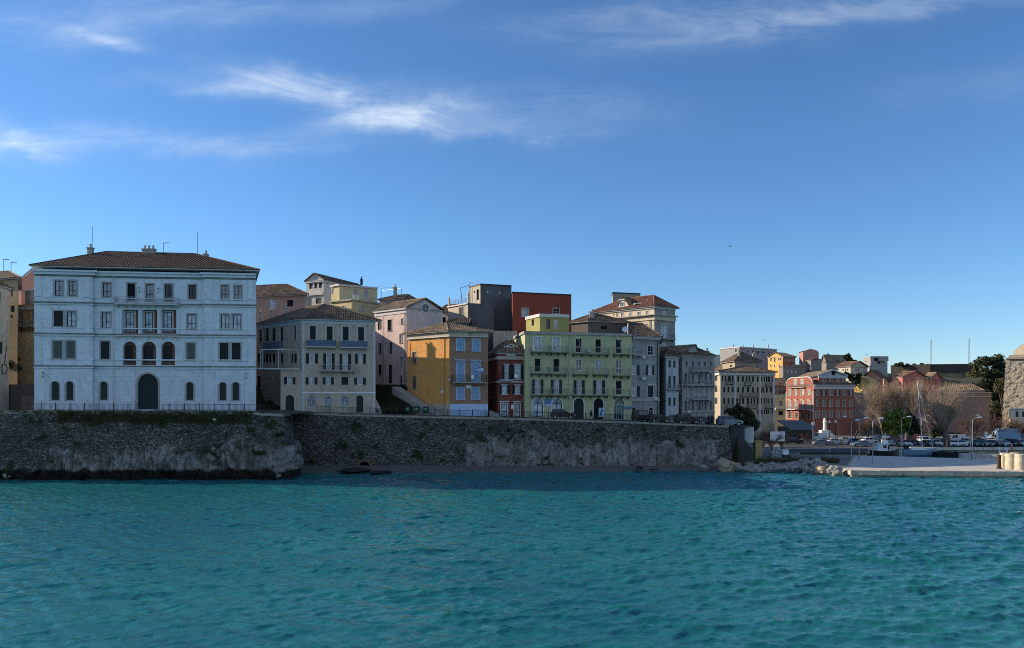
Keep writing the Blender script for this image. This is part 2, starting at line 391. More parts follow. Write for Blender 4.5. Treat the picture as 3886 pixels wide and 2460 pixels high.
    def roof(s,rz,mat,z=None,over=.5,ins=(4,4),turn=0,pitch=.42,quad=None,seg=.6,fascia=GREYT,thick=.14,sh=0.0,gables=True,name='roof'):
        """hip / gable roof on a quadrilateral footprint; ridge runs along edge 0-1 after 'turn' rotations"""
        qd=quad or (s.loop if len(s.loop)==4 else [s.pts[0],s.pts[-1]]+s.bk)
        z=s.z1 if z is None else z; qd=list(qd); o=offpoly(qd,over,True)
        o=o[turn:]+o[:turn]; q0=qd[turn:]+qd[:turn]; A,B,Cc,D=o
        m1=(A+D)/2; m2=(B+Cc)/2; dr=(m2-m1).normalized(); W=lambda p,h:Vector((p.x,p.y,h))
        R1=m1.lerp(m1+dr,ins[0]); R2=m2-dr*ins[1]; zr=rz
        z=z+.16
        mb=MB(); tiles(mb,[W(A,z),W(B,z),W(R2,zr),W(R1,zr)],pitch,seg); tiles(mb,[W(Cc,z),W(D,z),W(R1,zr),W(R2,zr)],pitch,seg)
        if ins[0]>.01: tiles(mb,[W(D,z),W(A,z),W(R1,zr)],pitch,seg)
        if ins[1]>.01: tiles(mb,[W(B,z),W(Cc,z),W(R2,zr)],pitch,seg)
        if gables:
            a,b,c,d=q0; n1=(a+d)/2; n2=(b+c)/2
            if ins[0]<=.01: s.extra.append([W(d,s.z1),W(a,s.z1),W(n1,zr-.12)])
            if ins[1]<=.01: s.extra.append([W(b,s.z1),W(c,s.z1),W(n2,zr-.12)])
        for a,b in ((R1,R2),(A,R1),(D,R1),(B,R2),(Cc,R2)):
            za=zr if (a is R1) else z; mb.bar(W(a,za+.06),W(b,zr+.06),.15,n=6)
        rf=mb.build(name,mat,s.root)
        fb=MB(); fb.add([W(A,z-thick),W(B,z-thick),W(Cc,z-thick),W(D,z-thick)])
        for a,b in ((A,B),(B,Cc),(Cc,D),(D,A)): fb.add([W(a,z-thick),W(b,z-thick),W(b,z-.01),W(a,z-.01)])
        fb.build('eaves',fascia,s.root); s.rf=rf; return rf
    def chimney(s,u,Y,z0,z1,w=.8,mat=None,pots=1,par=None,d=.7):
        c=XY(u,Y); mb=MB(); mb.box(c.x-w/2,c.x+w/2,c.y-d/2,c.y+d/2,z0,z1-.2); mb.box(c.x-w/2-.1,c.x+w/2+.1,c.y-d/2-.1,c.y+d/2+.1,z1-.2,z1)
        for k in range(pots): x=c.x-w/2+w*(k+.5)/pots; mb.cyl((x,c.y,z1),.16,.5,n=8); mb.cyl((x,c.y,z1+.5),.22,.1,n=8)
        return mb.build('chimney',mat or STONE,par or getattr(s,'rf',s.root))
def aerial(u,Y,z0,z1,label,kind=0):
    c=XY(u,Y); mb=MB(); mb.bar((c.x,c.y,z0),(c.x,c.y,z1),.05)
    if kind==0: return thingmesh(mb,'lightning_rod',GALV,(c.x,c.y,z0),label,'lightning rod','rods and aerials on the roofs')
    mb.bar((c.x,c.y,z1-.1),(c.x+1.1,c.y-.2,z1),.035)
    for k in range(6): mb.bar((c.x+.15+k*.17,c.y-.4,z1-.02),(c.x+.15+k*.17,c.y+.3,z1-.02),.018,n=3); mb.bar((c.x+.15+k*.17,c.y-.03,z1-.25),(c.x+.15+k*.17,c.y-.03,z1+.2),.018,n=3)
    return thingmesh(mb,'television_aerial',GALV,(c.x,c.y,z0),label,'aerial','rods and aerials on the roofs')
T_DARK=tilemat('dark_old_tiles',[(.05,.04,.035),(.16,.10,.07),(.26,.18,.12),(.09,.07,.06)])
T_BRN=tilemat('brown_tiles',[(.13,.07,.045),(.25,.13,.08),(.34,.2,.13),(.1,.07,.05)])
T_TAN=tilemat('tan_tiles',[(.17,.12,.08),(.30,.22,.14),(.36,.27,.18),(.13,.10,.07)])
T_RED=tilemat('red_tiles',[(.21,.085,.055),(.29,.14,.095),(.17,.085,.06),(.24,.12,.08)])
ZS=[(-200,10.5),(-77.7,10.4),(-39.7,10.3),(-38,10.1),(-29.5,9.7),(-11.1,9.25),(.8,8.97),(21,8.33),(32.5,7.8),(38,7.6),(60,6)]
def zst(x): return float(np.interp(x,[a for a,b in ZS],[b for a,b in ZS]))
# ================================================================ BUILDINGS
LEDGE=flat('weathered_ledge',(.17,.185,.19),.9,sc=.8,var=.4)
W_PAL=plaster('pale_blue_white_plaster',(.60,.67,.725),.22,(.26,.27,.26),.3)
W_CREAM=plaster('beige_plaster',(.50,.415,.33),.32); W_PINK=plaster('pale_pink_plaster',(.60,.47,.43),.28)
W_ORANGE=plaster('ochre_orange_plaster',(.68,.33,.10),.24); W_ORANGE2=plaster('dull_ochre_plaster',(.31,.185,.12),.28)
T_PAL=tilemat('sooty_brown_tiles',[(.045,.032,.026),(.11,.07,.05),(.17,.115,.08),(.06,.045,.035)])
# --- 1 palace
def zp(y): return Z(860+y*.4857,118)
B=Building('palace','large pale blue white palace with tiled hip roof and three arched loggia bays',
  [(130,118.0),(352,119.1),(352.6,119.6),(772,121.6),(772.6,121.1),(972,122.1)],9.6,33.0,W_PAL,back=[Vector((-52.2,146)),Vector((-80.5,142))])
fL,fC,fR=B.f(0),B.f(2),B.f(4)
PD=S(NAVY,G_DARK,GREYT,.22,mr=1); PC=S(NAVY,G_CURT,GREYT,.22,mr=1); PK=S(NAVY,G_SKY,GREYT,.22,mr=1); PX=S(NAVY,S_DK,GREYT,.22,sh='closed'); PG=S(GREYT,G_DARK,GREYT,.2,sh='closed',sm=S_GREY)
for a,b in ((428,490),(535,598)): B.win(0,1,a,424,b,541,PC)
B.win(0,1,420,660,492,780,S(NAVY,S_DK,GREYT,.22,sh='closed')); B.win(0,1,522,664,590,782,PK)
B.win(0,1,410,893,486,1032,PG); B.win(0,1,513,894,587,1034,PG)
AG=S(GREYT,G_DARK,GREYT,.16,sh='closed',sm=S_GRN,arch=True)
for a,b in ((400,463),(513,574)): B.win(0,1,a,1212,b,1355,AG)
B.win(2,1,803,440,863,550,PC); B.win(2,1,795,672,860,788,PK); B.win(2,1,787,898,855,1036,S(NAVY,S_DK,GREYT,.22,sh='closed')); B.win(2,1,780,1214,840,1354,AG)
B.win(2,2,445,457,502,570,PD); B.win(2,2,435,686,500,800,PK); B.win(2,2,428,910,495,1045,PG); B.win(2,2,423,1217,483,1355,AG)
for a,b,y in ((700,755,460),(802,857,463)): B.win(4,2,a,y,b,y+111,PC)
for a,b in ((697,760),(790,852)): B.win(4,2,a,688,b,803,PK)
for a,b in ((687,755),(782,850)): B.win(4,2,a,911,b,1046,S(NAVY,S_DK,GREYT,.22,sh='closed'))
for a,b in ((682,738),(784,840)): B.win(4,2,a,1218,b,1356,AG)
B.win(2,1,995,445,1055,575,S(NAVY,BLACKIN,GREYT,.22)); B.win(2,2,112,450,168,578,PC); B.win(2,2,258,452,318,580,S(NAVY,G_DARK,GREYT,.22))
B.door(2,2,45,1152,205,1430,S(S_GRN,G_DARK,STONE,.3,sh='closed',sm=flat('dark_green_wood',(.012,.028,.026)),arch=True,dep=.5,sill=False))
# loggia bays : recessed terracotta walls with windows inside
inner=Facade(B.pts[2],B.pts[3],-.95); inn2=Facade(B.pts[2],B.pts[3],-.7)
for k,(x0,x1,w0,w1) in enumerate(((-74,51,-45,20),(80,200,105,165),(230,348,250,315))):
    s0,s1,z0,z1=fC.rect(2,x0,650,x1,842); fC.holes.append((s0,s1,z0,z1,False,1.0))
    mb=MB(); inner.box(mb,s0-.05,s1+.05,z0-.01,z1+.02,-.06,0); mb.build('loggia',TERRA,B.root)
    B.win(0,2,w0,672,w1,820,S(NAVY,G_SKY,OFFW,.25,mr=1),hole=False,face=inner)
    mb=MB(); fC.box(mb,s0+.02,s1-.02,z0,z0+.1,-.35,-.1); o=mb.build('loggia_sill',OFFW,B.root); B.rail(fC,s0,s1,z0+.08,z0+1.05,-.12,GALV,o,rn='balustrade',ends=False)
for k,(x0,x1) in enumerate(((-71,36),(75,190),(228,338))):
    s0,s1,z0,z1=fC.rect(2,x0,898,x1,1088); fC.holes.append((s0,s1,z0,z1,True,.8))
    mb=MB(); inn2.box(mb,s0-.05,s1+.05,z0-.02,z1+.02,-.1,-.0); mb.build('loggia',TERRA,B.root)
    B.win(0,2,x0+20,922,x1-24,1060,S(NAVY,G_DARK,None,mr=1,sh='closed',sm=S_DK,arch=True),hole=False,face=inn2)
    mb=MB(); fC.box(mb,s0+.02,s1-.02,z0,z0+.1,-.35,-.1); o=mb.build('loggia_sill',OFFW,B.root); B.rail(fC,s0,s1,z0+.08,z0+.95,-.12,GALV,o,rn='balustrade',ends=False)
# string courses
for a,b,p in ((1106,1092,.22),(1092,1084,.34),(1040,1030,.1),(852,840,.26),(840,830,.38),(790,782,.1),(606,596,.24),(596,585,.36),(552,544,.09),(385,372,.12),(372,350,.3),(350,337,.62)):
    B.band(zp(a),zp(b),p,LEDGE if p in(.34,.38,.36,.12) else W_PAL)
mb=MB()
fw=fL.L
for a,b,yy in ((1082,852,0),(830,606,0),(585,385,0)):
    for fi,x0,x1 in ((0,.15,1.1),(0,fw-1.3,fw-.3),(4,.3,1.3),(4,fR.L-1.3,fR.L-.3)): B.pilaster(mb,fi,x0,x1,zp(a)+.02,zp(b)-.02,.09)
for fi,x0,x1 in ((0,.12,1.5),(0,fw-1.9,fw-.1),(4,.1,1.7),(4,fR.L-1.8,fR.L-.12)): B.pilaster(mb,fi,x0,x1,zp(1356),zp(1108),.10)
for x in (-85,62,212,360):
    s0=fC.rect(2,x-7,650,x+8,700); B.pilaster(mb,2,s0[0],s0[1],zp(828),zp(648),.16)
split(mb,'pilaster',W_PAL,B.root)
B.balcony(2,2,-115,375,603,552,1.1,OFFW,GALV,nbr=9); B.balcony(2,2,-115,373,850,842,.5,OFFW,GALV,nbr=5)
for ya,yb,pr_ in ((1370,1358,.14),(1430,1371,.09)):   # plinth, interrupted by the big door
    B.band(zp(ya),zp(yb),pr_,W_PAL,0,1); B.band(zp(ya),zp(yb),pr_,W_PAL,4,5)
    d0,d1,_,_=fC.rect(2,45,1152,205,1430); mb=MB(); fC.box(mb,.02,d0-.35,zp(ya),zp(yb),.003,pr_); fC.box(mb,d1+.35,fC.L-.02,zp(ya),zp(yb),.003,pr_); split(mb,'plinth',W_PAL,B.root)
# rusticated joints of the ground floor: thin raised courses that stop beside the openings
mb=MB()
for fi in (0,2,4):
    f=B.f(fi); z=zp(1352)
    while z<zp(1120):
        cuts=[0.2 if fi!=2 else 0.02]
        for h in sorted(f.holes):
            if h[2]<z+.2 and h[3]>z-.2: cuts+=[h[0]-.3,h[1]+.3]
        cuts.append(f.L-(.2 if fi!=2 else .02))
        for a,b in zip(cuts[::2],cuts[1::2]):
            if b-a>.2: f.box(mb,a,b,z,z+.36,.002,.035)
        z+=.42
split(mb,'stone_course',W_PAL,B.root)
B.roof(38.3,T_PAL,z=33.35,over=.5,ins=(7,10.5),pitch=.52,seg=.6,quad=[B.pts[0],B.pts[-1],Vector((-51.8,146)),Vector((-80.5,142))],fascia=OFFW)
B.chimney(344,128.5,36.8,38.6,.8); B.chimney(566,131.5,37.6,39.0,2.2,STONE,3); B.chimney(782,131,36.6,38.0,.6)
for r,x,y in ((1,838,279),(1,1050,287),(2,208,263)):
    u,v=q(r,x,y); Y=120.8+(u/900)*2+4.0; c=P(u,v,Y); mb=MB(); mb.hexa([(c.x-.8,c.y-.5,c.z-.35),(c.x+.8,c.y-.5,c.z-.35),(c.x+.8,c.y+.5,c.z+.05),(c.x-.8,c.y+.5,c.z+.05),(c.x-.8,c.y-.5,c.z-.15),(c.x+.8,c.y-.5,c.z-.15),(c.x+.8,c.y+.5,c.z+.25),(c.x-.8,c.y+.5,c.z+.25)]); mb.build('skylight',WHITE,B.rf)
mb=MB()
for u in (433,876): f=fC; s=f.s_(u); mb.bar(f.P(s,10.5,.25),f.P(s,32.3,.25),.07,n=6)
split(mb,'drainpipe',OFFW,B.root); B.walls()
aerial(352,130,38.2,42.6,'tall thin rod at the left end of the palace ridge'); aerial(749,132,38,42.2,'tall thin rod at the right end of the palace ridge'); aerial(620,131,38.2,40,'small comb aerial behind the chimneys of the palace',1)
# --- 2 cream corner house
B=Building('town_house','beige corner house right of the palace with grey blue balcony screens and pergola',[(975,142),(1145,131),(1425,134)],9.4,26.3,W_CREAM)
WN=S(WHITE,G_CURT,None,mr=2,sh='open',sm=S_DK); WT=S(OFFW,G_DARK,WHITE,.18,sh='closed',sm=S_DK)
B.row(1,3,[(595,660),(757,822),(912,977),(1060,1125)],600,742,S(OFFW,G_DARK,OFFW,.2,sh='closed',sm=S_DK))
SCR=flat('blue_grey_canvas',(.10,.16,.24),.9)
B.balcony(1,3,567,850,800,737,1.0,OFFW,GALV,SCR); B.balcony(1,3,892,1154,808,745,1.0,OFFW,GALV,SCR)
B.row(1,3,[(592,648),(1062,1112)],868,964,WN); B.row(1,3,[(757,810),(914,968)],868,1022,WN)
B.balcony(1,3,702,1036,1032,975,1.0,STONE,GALV)
B.row(1,3,[(588,643),(752,803),(1056,1110)],1097,1166,WN); B.win(1,3,905,1095,967,1170,S(NAVY,sh='closed',sm=S_DK))
AB=S(flat('blue_frame',(.06,.11,.17)),G_SKY,None,mc=2,mr=3,arch=True,fan=True)
B.row(1,3,[(582,650),(745,807),(903,967)],1270,1370,AB); B.door(1,3,1048,1272,1113,1437,S(NAVY,sh='closed',sm=S_GRN,arch=True,sill=False))
B.row(0,3,[(112,134)],640,760,S(NAVY,sh='closed')); B.row(0,3,[(158,166),(174,202)],630,752,S(NAVY,sh='closed')); B.row(0,3,[(235,268)],625,750,S(NAVY,sh='closed')); B.row(0,3,[(316,340)],615,750,S(NAVY,sh='closed')); B.row(0,3,[(443,466)],602,733,S(OFFW,sh='closed',su=OFFW,sw=.12))
B.balcony(0,3,182,345,825,758,.9,OFFW,GALV,SCR)
for a,b in ((95,133),(152,164),(170,196),(203,226),(238,264),(318,340),(420,438),(446,472)): B.win(0,3,a,870,b,968,S(NAVY,sh='closed'))
B.win(0,3,90,1085,122,1400,S(NAVY,BLACKIN,None,sill=False),name='door')
B.band(B.vb(1,3,1252,600),B.vb(1,3,1240,600),.08,WHITE,1,2); B.band(B.vb(1,3,580,600),B.vb(1,3,552,600),.12,OFFW); B.band(B.vb(1,3,552,600),B.vb(1,3,532,600),.35,flat('blue_white_trim',(.38,.46,.55)))
mb=MB(); B.f(1).box(mb,.02,.5,9.5,26,.003,.05); B.f(1).box(mb,B.f(1).L-.5,B.f(1).L-.02,9.5,26,.003,.05); split(mb,'pilaster',OFFW,B.root)
r_cream=B.root; RM=tilemat('mottled_tiles',[(.12,.09,.07),(.26,.17,.12),(.10,.11,.06),(.30,.12,.10)])
B.roof(29.6,RM,over=.55,ins=(6.5,5.5),turn=0,fascia=OFFW)
for x,y0,y1,dY in ((585,325,430,3),(370,425,470,4),(228,455,488,5),(127,468,500,6)):
    u,v=q(3,x,y1); Y=140+dY; B.chimney(u,Y,Z(v,Y)-1.2,Z(q(3,x,y0)[1],Y),1.1 if x==585 else .5,W_CREAM,1)
f=B.f(1); mb=MB(); d=f.d   # lower wing with terrace on top
s0,s1,_,_=f.rect(3,317,1300,520,1400); zt=Z(q(3,0,1025)[1],130.5); g=Facade(f.P(s0,0).xy,f.P(.0,0).xy); 
LB=B; LB.faces.append(g); B.faces[-1]=g
B.win(2,3,380,1095,432,1165,WN); B.door(2,3,365,1270,447,1425,S(NAVY,sh='closed',sm=S_GRN,arch=True,sill=False))
mb=MB(); wall_holes(mb,g,9.4,zt); a=f.P(s0,0); mb.add([(a.x,a.y,9.4),(a.x,a.y,zt),(a.x-1.5,a.y+9,zt),(a.x-1.5,a.y+9,9.4)]); b=f.P(.6,0); mb.add([(a.x,a.y,zt),(b.x,b.y,zt),(b.x-9,b.y+9,zt),(a.x-2,a.y+9,zt)])
mb.build('terrace_wing',W_CREAM,B.root); B.faces.pop()
e=Facade(f.P(s0-6.5,0).xy,f.P(-.2,0).xy); mb=MB(); e.box(mb,0,e.L,zt+.01,zt+.22,-5,.5); o=mb.build('terrace_slab',OFFW,B.root); B.rail(e,0,e.L,zt+.2,zt+1.15,.45,GALV,o)
mb=MB(); zr=Z(q(3,0,835)[1],130.5)
for t in (3.2,6.2,e.L-.4): mb.bar(e.P(t,zt+.2,.4),e.P(t,zr,.4),.05); mb.bar(e.P(t,zr,.4),e.P(t,zr,-3.5),.05)
mb.bar(e.P(3.2,zr,.4),e.P(e.L-.4,zr,.4),.06); mb.bar(e.P(3.2,zt+.2,-3.4),e.P(3.2,zr,-3.4),.05); mb.build('pergola',WHITE,B.root)
B.walls()
rw=MB(); rw.box(-47.5,-29.8,146.2,157,9.4,25.4); rw=rw.build('added_shadow_wing',W_CREAM,r_cream); rr_=MB(); A_,B_,C_,D_=Vector((-48,145.8,25.4)),Vector((-29.3,145.8,25.4)),Vector((-29.3,157.4,25.4)),Vector((-48,157.4,25.4)); R1_,R2_=Vector((-41,151.5,29.3)),Vector((-36,151.5,29.3))  # unseen wing added behind the beige house to cast shade on the pink one
for pl in ([A_,B_,R2_,R1_],[C_,D_,R1_,R2_],[D_,A_,R1_],[B_,C_,R2_]): tiles(rr_,pl)
rr_.build('roof',RM,rw)  # roof of the added wing, hipped to slope its cast shadow
# --- 3 low brown roof house behind
B=Building('town_house','low pinkish house with old brown tiled roof behind the beige corner house, beside the palace',[(968,163),(1160,160)],14,Z(q(3,0,315)[1],161),plaster('dusty_rose_plaster',(.36,.24,.19),.3),back=[(1150,174),(968,177)])
B.row(0,3,[(205,270)],345,450,S(GREYT,G_SKY,None,mc=3,mr=1)); B.row(0,3,[(380,437)],352,415,S(NAVY,BLACKIN))
B.roof(38.4,T_DARK,over=.6,ins=(.5,5.0),turn=0,gables=False); B.walls()
aerial(1075,166,31.5,35.4,'comb aerial on the brown roof behind the beige corner house, left one',1); aerial(1104,166,31.3,34.8,'comb aerial on the brown roof behind the beige corner house, right one',1)
# --- 4 white pedimented house
z0,z1=18,Z(q(3,0,172)[1],175)
B=Building('town_house','narrow white house with triangular pediment, high behind the beige corner house',[(1162,176.5),(1228,174),(1388,190)],z0,z1,plaster('weathered_white_plaster',(.56,.54,.50),.35))
B.row(0,3,[(592,626),(640,672),(684,716)],190,245,S(GREYT,sh='closed',sm=S_GRN)); B.row(0,3,[(655,712)],335,388,S(GREYT,sh='closed',sm=S_GRN))
B.band(B.vb(0,3,310,640),B.vb(0,3,285,640),.35,OFFW,0,1); B.band(z1-.25,z1,.3,OFFW)
f=B.f(0); apx=f.P(f.L/2,Z(q(3,0,102)[1],175)); B.extra.append([f.P(0,z1),f.P(f.L,z1),apx])
mb=MB()
for a,b in ((f.P(-.3,z1,.15),apx+Vector((0,0,.1))),(f.P(f.L+.3,z1,.15),apx+Vector((0,0,.1)))): mb.bar(a,b,.16)
mb.build('pediment',OFFW,B.root)
B.roof(apx.z+.1,T_DARK,over=.35,ins=(0,.5),turn=1,gables=False,quad=[B.pts[0],B.pts[1],B.pts[2],B.bk[0]]) if False else B.roof(apx.z+.15,T_DARK,over=.35,ins=(0,.3),turn=0,gables=False,quad=[B.pts[1],B.pts[2],B.bk[0],B.pts[0]])
B.chimney(1372,187,z1+1,z1+2.4,.5,IRON,1); B.walls()
# --- 5 yellow block
W_Y=plaster('pale_yellow_plaster',(.55,.47,.27),.2)
B=Building('town_house','pale yellow two tier house with roof terrace, right of the white pediment house',[(1252,168),(1334,164),(1462,172)],16,Z(q(3,0,350)[1],165),W_Y)
B.row(0,3,[(910,945)],410,470,S(WHITE,G_CURT)); B.row(1,3,[(1075,1130)],410,470,S(OFFW,sh='closed',sm=S_PALE)); B.band(B.z1-.3,B.z1+.02,.4,STONE); B.walls()
r0=B.root
B2=Building('town_house','x',[(1257,169),(1288,167),(1432,172)],B.z1-.05,Z(q(3,0,208)[1],168),W_Y)
B2.row(0,3,[(808,833)],240,300,S(WHITE,G_CURT)); B2.row(1,3,[(1015,1058)],245,335,S(OFFW,sh='closed',sm=S_PALE)); B2.row(1,3,[(1115,1165)],250,330,S(OFFW,sh='closed',sm=S_PALE)); B2.band(B2.z1-.35,B2.z1+.03,.4,OFFW); B2.walls(name='upper_wall')
for c in list(C.objects):
    if c.parent==B2.root: c.parent=r0; c.location=-Vector(r0.location)
bpy.data.objects.remove(B2.root)
f=B.f(1); B.rail(f,.2,f.L-3,B.z1,B.z1+1.1,-.1,GALV,r0,ends=False,rn='terrace_railing')
mb=MB(); z=B.z1
for u in (1447,1524): c=XY(u,168); mb.bar((c.x,c.y,z-3),(c.x,c.y,Z(q(4,0,222)[1],168)),.06)
a,b=XY(1432,168),XY(1524,168); mb.bar((a.x,a.y,Z(1088,168)),(b.x,b.y,Z(1094,168)),.025); mb.bar((a.x,a.y+5,Z(1091,168)),(b.x,b.y,Z(1094,168)),.02)
mb.build('pergola_frame',GALV,r0)
# --- rubble roof bit and chimney between yellow and pink
B=Building('town_house','old stone house with mossy roof and round chimney just left of the pale pink gable',[(1440,160),(1532,158)],18,Z(q(4,0,330)[1],159),plaster('old_stone_plaster',(.26,.22,.18),.4),depth=9)
B.roof(B.z1+1.6,T_DARK,over=.3,ins=(2,1.5),gables=False); B.chimney(1500,161,B.z1,B.z1+3.0,.7); B.walls()
# --- 6 pink gable house
B=Building('town_house','tall pale pink house with round gable window beside the long stairs',[(1422,149.5),(1543,143),(1680,148)],11,Z(q(4,0,405)[1],143),W_PINK)
SD=S(NAVY,S_DK,None,sh='closed'); SO=S(GREYT,G_CURT,None,sh='r',sm=S_DK)
B.row(0,4,[(128,163)],518,600,S(NAVY,sh='closed')); B.row(0,4,[(218,254)],510,610,S(NAVY,BLACKIN,STONE,.1)); B.row(0,4,[(340,354)],500,548,S(NAVY,BLACKIN,STONE,.1)); B.row(0,4,[(325,347)],640,718,S(OFFW,G_CURT,STONE,.1)); B.row(0,4,[(128,150)],722,822,SO); B.row(0,4,[(220,245)],715,820,SO); B.row(0,4,[(335,352)],850,920,S(OFFW,G_CURT,STONE,.1)); B.row(0,4,[(187,201)],718,785,S(OFFW,G_CURT)); B.row(0,4,[(187,201)],920,985,S(OFFW,G_CURT)); B.row(0,4,[(132,162)],918,1005,S(NAVY,BLACKIN,GREYT,.1))
B.door(0,4,225,918,255,1085,S(NAVY,sh='closed',sill=False)); B.door(0,4,330,1015,346,1132,S(NAVY,sh='closed',su=STONE,sw=.12,sill=False))
f=B.f(1); zr=Z(q(4,560,318)[1],145.5); c=XY(q(4,557,0)[0],145); s=f.s_(q(4,557,0)[0]); zc=Z(q(4,0,405)[1],f.Y(q(4,557,0)[0]))
mb=MB()
for k in range(20):
    a,b=2*math.pi*k/20,2*math.pi*(k+1)/20
    R_=lambda t,r,o:f.P(s+r*math.cos(t),zc+r*math.sin(t),o)
    mb.hexa([R_(a,1.15,.08),R_(b,1.15,.08),R_(b,.8,.08),R_(a,.8,.08),R_(a,1.15,.002),R_(b,1.15,.002),R_(b,.8,.002),R_(a,.8,.002)])
    mb.add([f.P(s,zc,.012),R_(a,.8,.012),R_(b,.8,.012)],1)
mb.bar(f.P(s,zc-.8,.03),f.P(s,zc+.8,.03),.04); mb.bar(f.P(s-.8,zc,.03),f.P(s+.8,zc,.03),.04); mb.build('round_window',[OFFW,G_DARK],B.root)
B.band(B.z1-.9,B.z1-.5,.12,OFFW,0,1); B.band(B.z1-.2,B.z1,.3,OFFW,0,1)
B.roof(zr,T_TAN,over=.3,ins=(0,0),turn=0,quad=[B.pts[0],B.pts[1],B.pts[2],B.bk[0]]) ; mb=MB(); f0=B.f(0)
mb.bar(f0.P(f0.L-.4,12,.1),f0.P(f0.L-.4,B.z1-.5,.1),.07); s0_=f0.s_(q(4,178,0)[0]); mb.bar(f0.P(s0_,14,.1),f0.P(s0_,B.z1-.9,.1),.05); split(mb,'drainpipe',IRON,B.root)
B.walls()
# --- small roofs between pink and grey tower
B=Building('town_house','sliver of a pink house between the round window gable and the grey tower house',[(1670,170),(1712,169)],20,Z(q(4,0,440)[1],169),W_PINK,depth=8)
B.row(0,4,[(714,742)],486,540,S(NAVY,BLACKIN)); B.roof(B.z1+2.2,T_BRN,over=.4,ins=(0,0),gables=False); B.walls()
# --- 7 orange house
B=Building('town_house','orange ochre house with light blue shutters, half of its side wall in sun',[(1547,140.8),(1706,134),(1852,136)],8.5,Z(q(4,0,655)[1],134),W_ORANGE2)
BL=S(WHITE,sh='closed',sm=S_BLUE,su=flat('light_blue_trim',(.35,.50,.68)),sw=.08); BH=dict(BL); BH['hood']=True
B.row(1,4,[(838,914),(980,1054)],680,788,BL); B.row(1,4,[(837,914),(977,1054)],888,1066,BH); B.row(1,4,[(837,913),(976,1050)],1122,1226,BL)
MV=S(STONE,sh='closed',sm=S_BROWN,su=STONE,sw=.16)
B.win(0,4,441,803,476,905,MV); B.win(0,4,438,1022,474,1133,MV)
B.balcony(1,4,797,1108,1074,1008,.95,STONE,IRON,nbr=5)
f=B.f(1); z=Z(q(4,0,1270)[1],134); mb=MB(); f.box(mb,.05,f.L-.02,8.6,z,.003,.06); mb.build('plinth',flat('pale_blue_wash',(.42,.55,.74),.9),B.root)
f0=B.f(0); mb=MB(); f0.box(mb,f0.L*.45,f0.L-.02,8.6,z,.003,.07); mb.build('plinth',W_CREAM,B.root)
mb=MB(); f0.box(mb,f0.L-1.0,f0.L-.02,z,B.z1-.8,.003,.06); f0.box(mb,.02,.7,z,B.z1-.8,.003,.06); split(mb,'pilaster',W_ORANGE,B.root)
mb=MB(); mb.bar(f0.P(f0.L-1.15,10,.12),f0.P(f0.L-1.15,B.z1-.4,.12),.08,n=6); split(mb,'drainpipe',flat('orange_pipe',(.42,.22,.04)),B.root)
B.band(B.z1-.15,B.z1,.35,OFFW); B.band(B.z1,B.z1+.75,.12,W_CREAM)
mb=MB(); f.box(mb,f.L*.425,f.L*.56,Z(q(4,0,1128)[1],134),Z(q(4,0,1098)[1],134),.003,.05); f.box(mb,f.L*.53,f.L*.6,Z(q(4,0,1040)[1],134),Z(q(4,0,1006)[1],134),.93,.97); f0.box(mb,f0.L*.8,f0.L*.86,Z(q(4,0,1175)[1],136),Z(q(4,0,1148)[1],136),.003,.05); split(mb,'plaque',WHITE,B.root)
B.roof(B.z1+2.75,T_TAN,z=B.z1+.75,over=.6,ins=(4.2,4.2),turn=1,quad=[B.pts[0],B.pts[1],B.pts[2],B.bk[0]],fascia=STONE,gables=False)
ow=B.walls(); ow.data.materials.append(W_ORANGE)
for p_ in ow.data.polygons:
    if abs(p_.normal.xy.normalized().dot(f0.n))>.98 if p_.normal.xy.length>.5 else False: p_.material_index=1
ORANGE=B
# --- 8 grey rendered tower house
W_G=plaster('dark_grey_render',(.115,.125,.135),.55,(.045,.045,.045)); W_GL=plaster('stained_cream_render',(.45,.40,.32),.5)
zl=Z(q(4,0,358)[1],158)
B=Building('town_house','dark grey rendered house with roof terrace and taller windowless tower, behind the orange house',[(1700,164),(1776,158),(1874,160)],15,zl,W_G,back=[(1874,172),(1702,176)])
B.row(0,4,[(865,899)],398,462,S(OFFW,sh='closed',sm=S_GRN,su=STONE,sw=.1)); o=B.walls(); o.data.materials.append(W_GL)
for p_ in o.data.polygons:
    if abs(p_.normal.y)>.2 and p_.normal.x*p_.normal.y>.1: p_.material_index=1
r0=B.root; B.band(zl-.25,zl+.02,.3,OFFW,0,1)
f=B.f(0); B.rail(f,.1,f.L-.1,zl,zl+1.2,-.1,IRON,r0,ends=False,rn='terrace_railing')
mb=MB(); f.box(mb,.0,.25,zl,zl+2.0,-.4,-.05); f.box(mb,f.L-.3,f.L,zl,zl+2.3,-.4,-.05); mb.build('terrace_post',W_GL,r0)
T=Building('tower','x',[(1781,166),(1823,162),(1941,164.5)],15,Z(q(4,0,186)[1],162),W_G)
T.row(0,4,[(995,1008)],248,270,S(STONE,BLACKIN)); T.row(0,4,[(1022,1041)],235,330,S(NAVY,BLACKIN,sill=False)); T.row(1,4,[(1113,1128),(1221,1236)],244,268,S(WHITE,flat('white_glare_pane',(.6,.6,.6)),mc=0))
T.band(T.z1-.2,T.z1+.1,.1,IRON)
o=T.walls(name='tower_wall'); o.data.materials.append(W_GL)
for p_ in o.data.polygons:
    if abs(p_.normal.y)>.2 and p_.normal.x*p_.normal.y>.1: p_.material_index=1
for c in list(C.objects):
    if c.parent==T.root: c.parent=r0; c.location=-Vector(r0.location)
bpy.data.objects.remove(T.root)
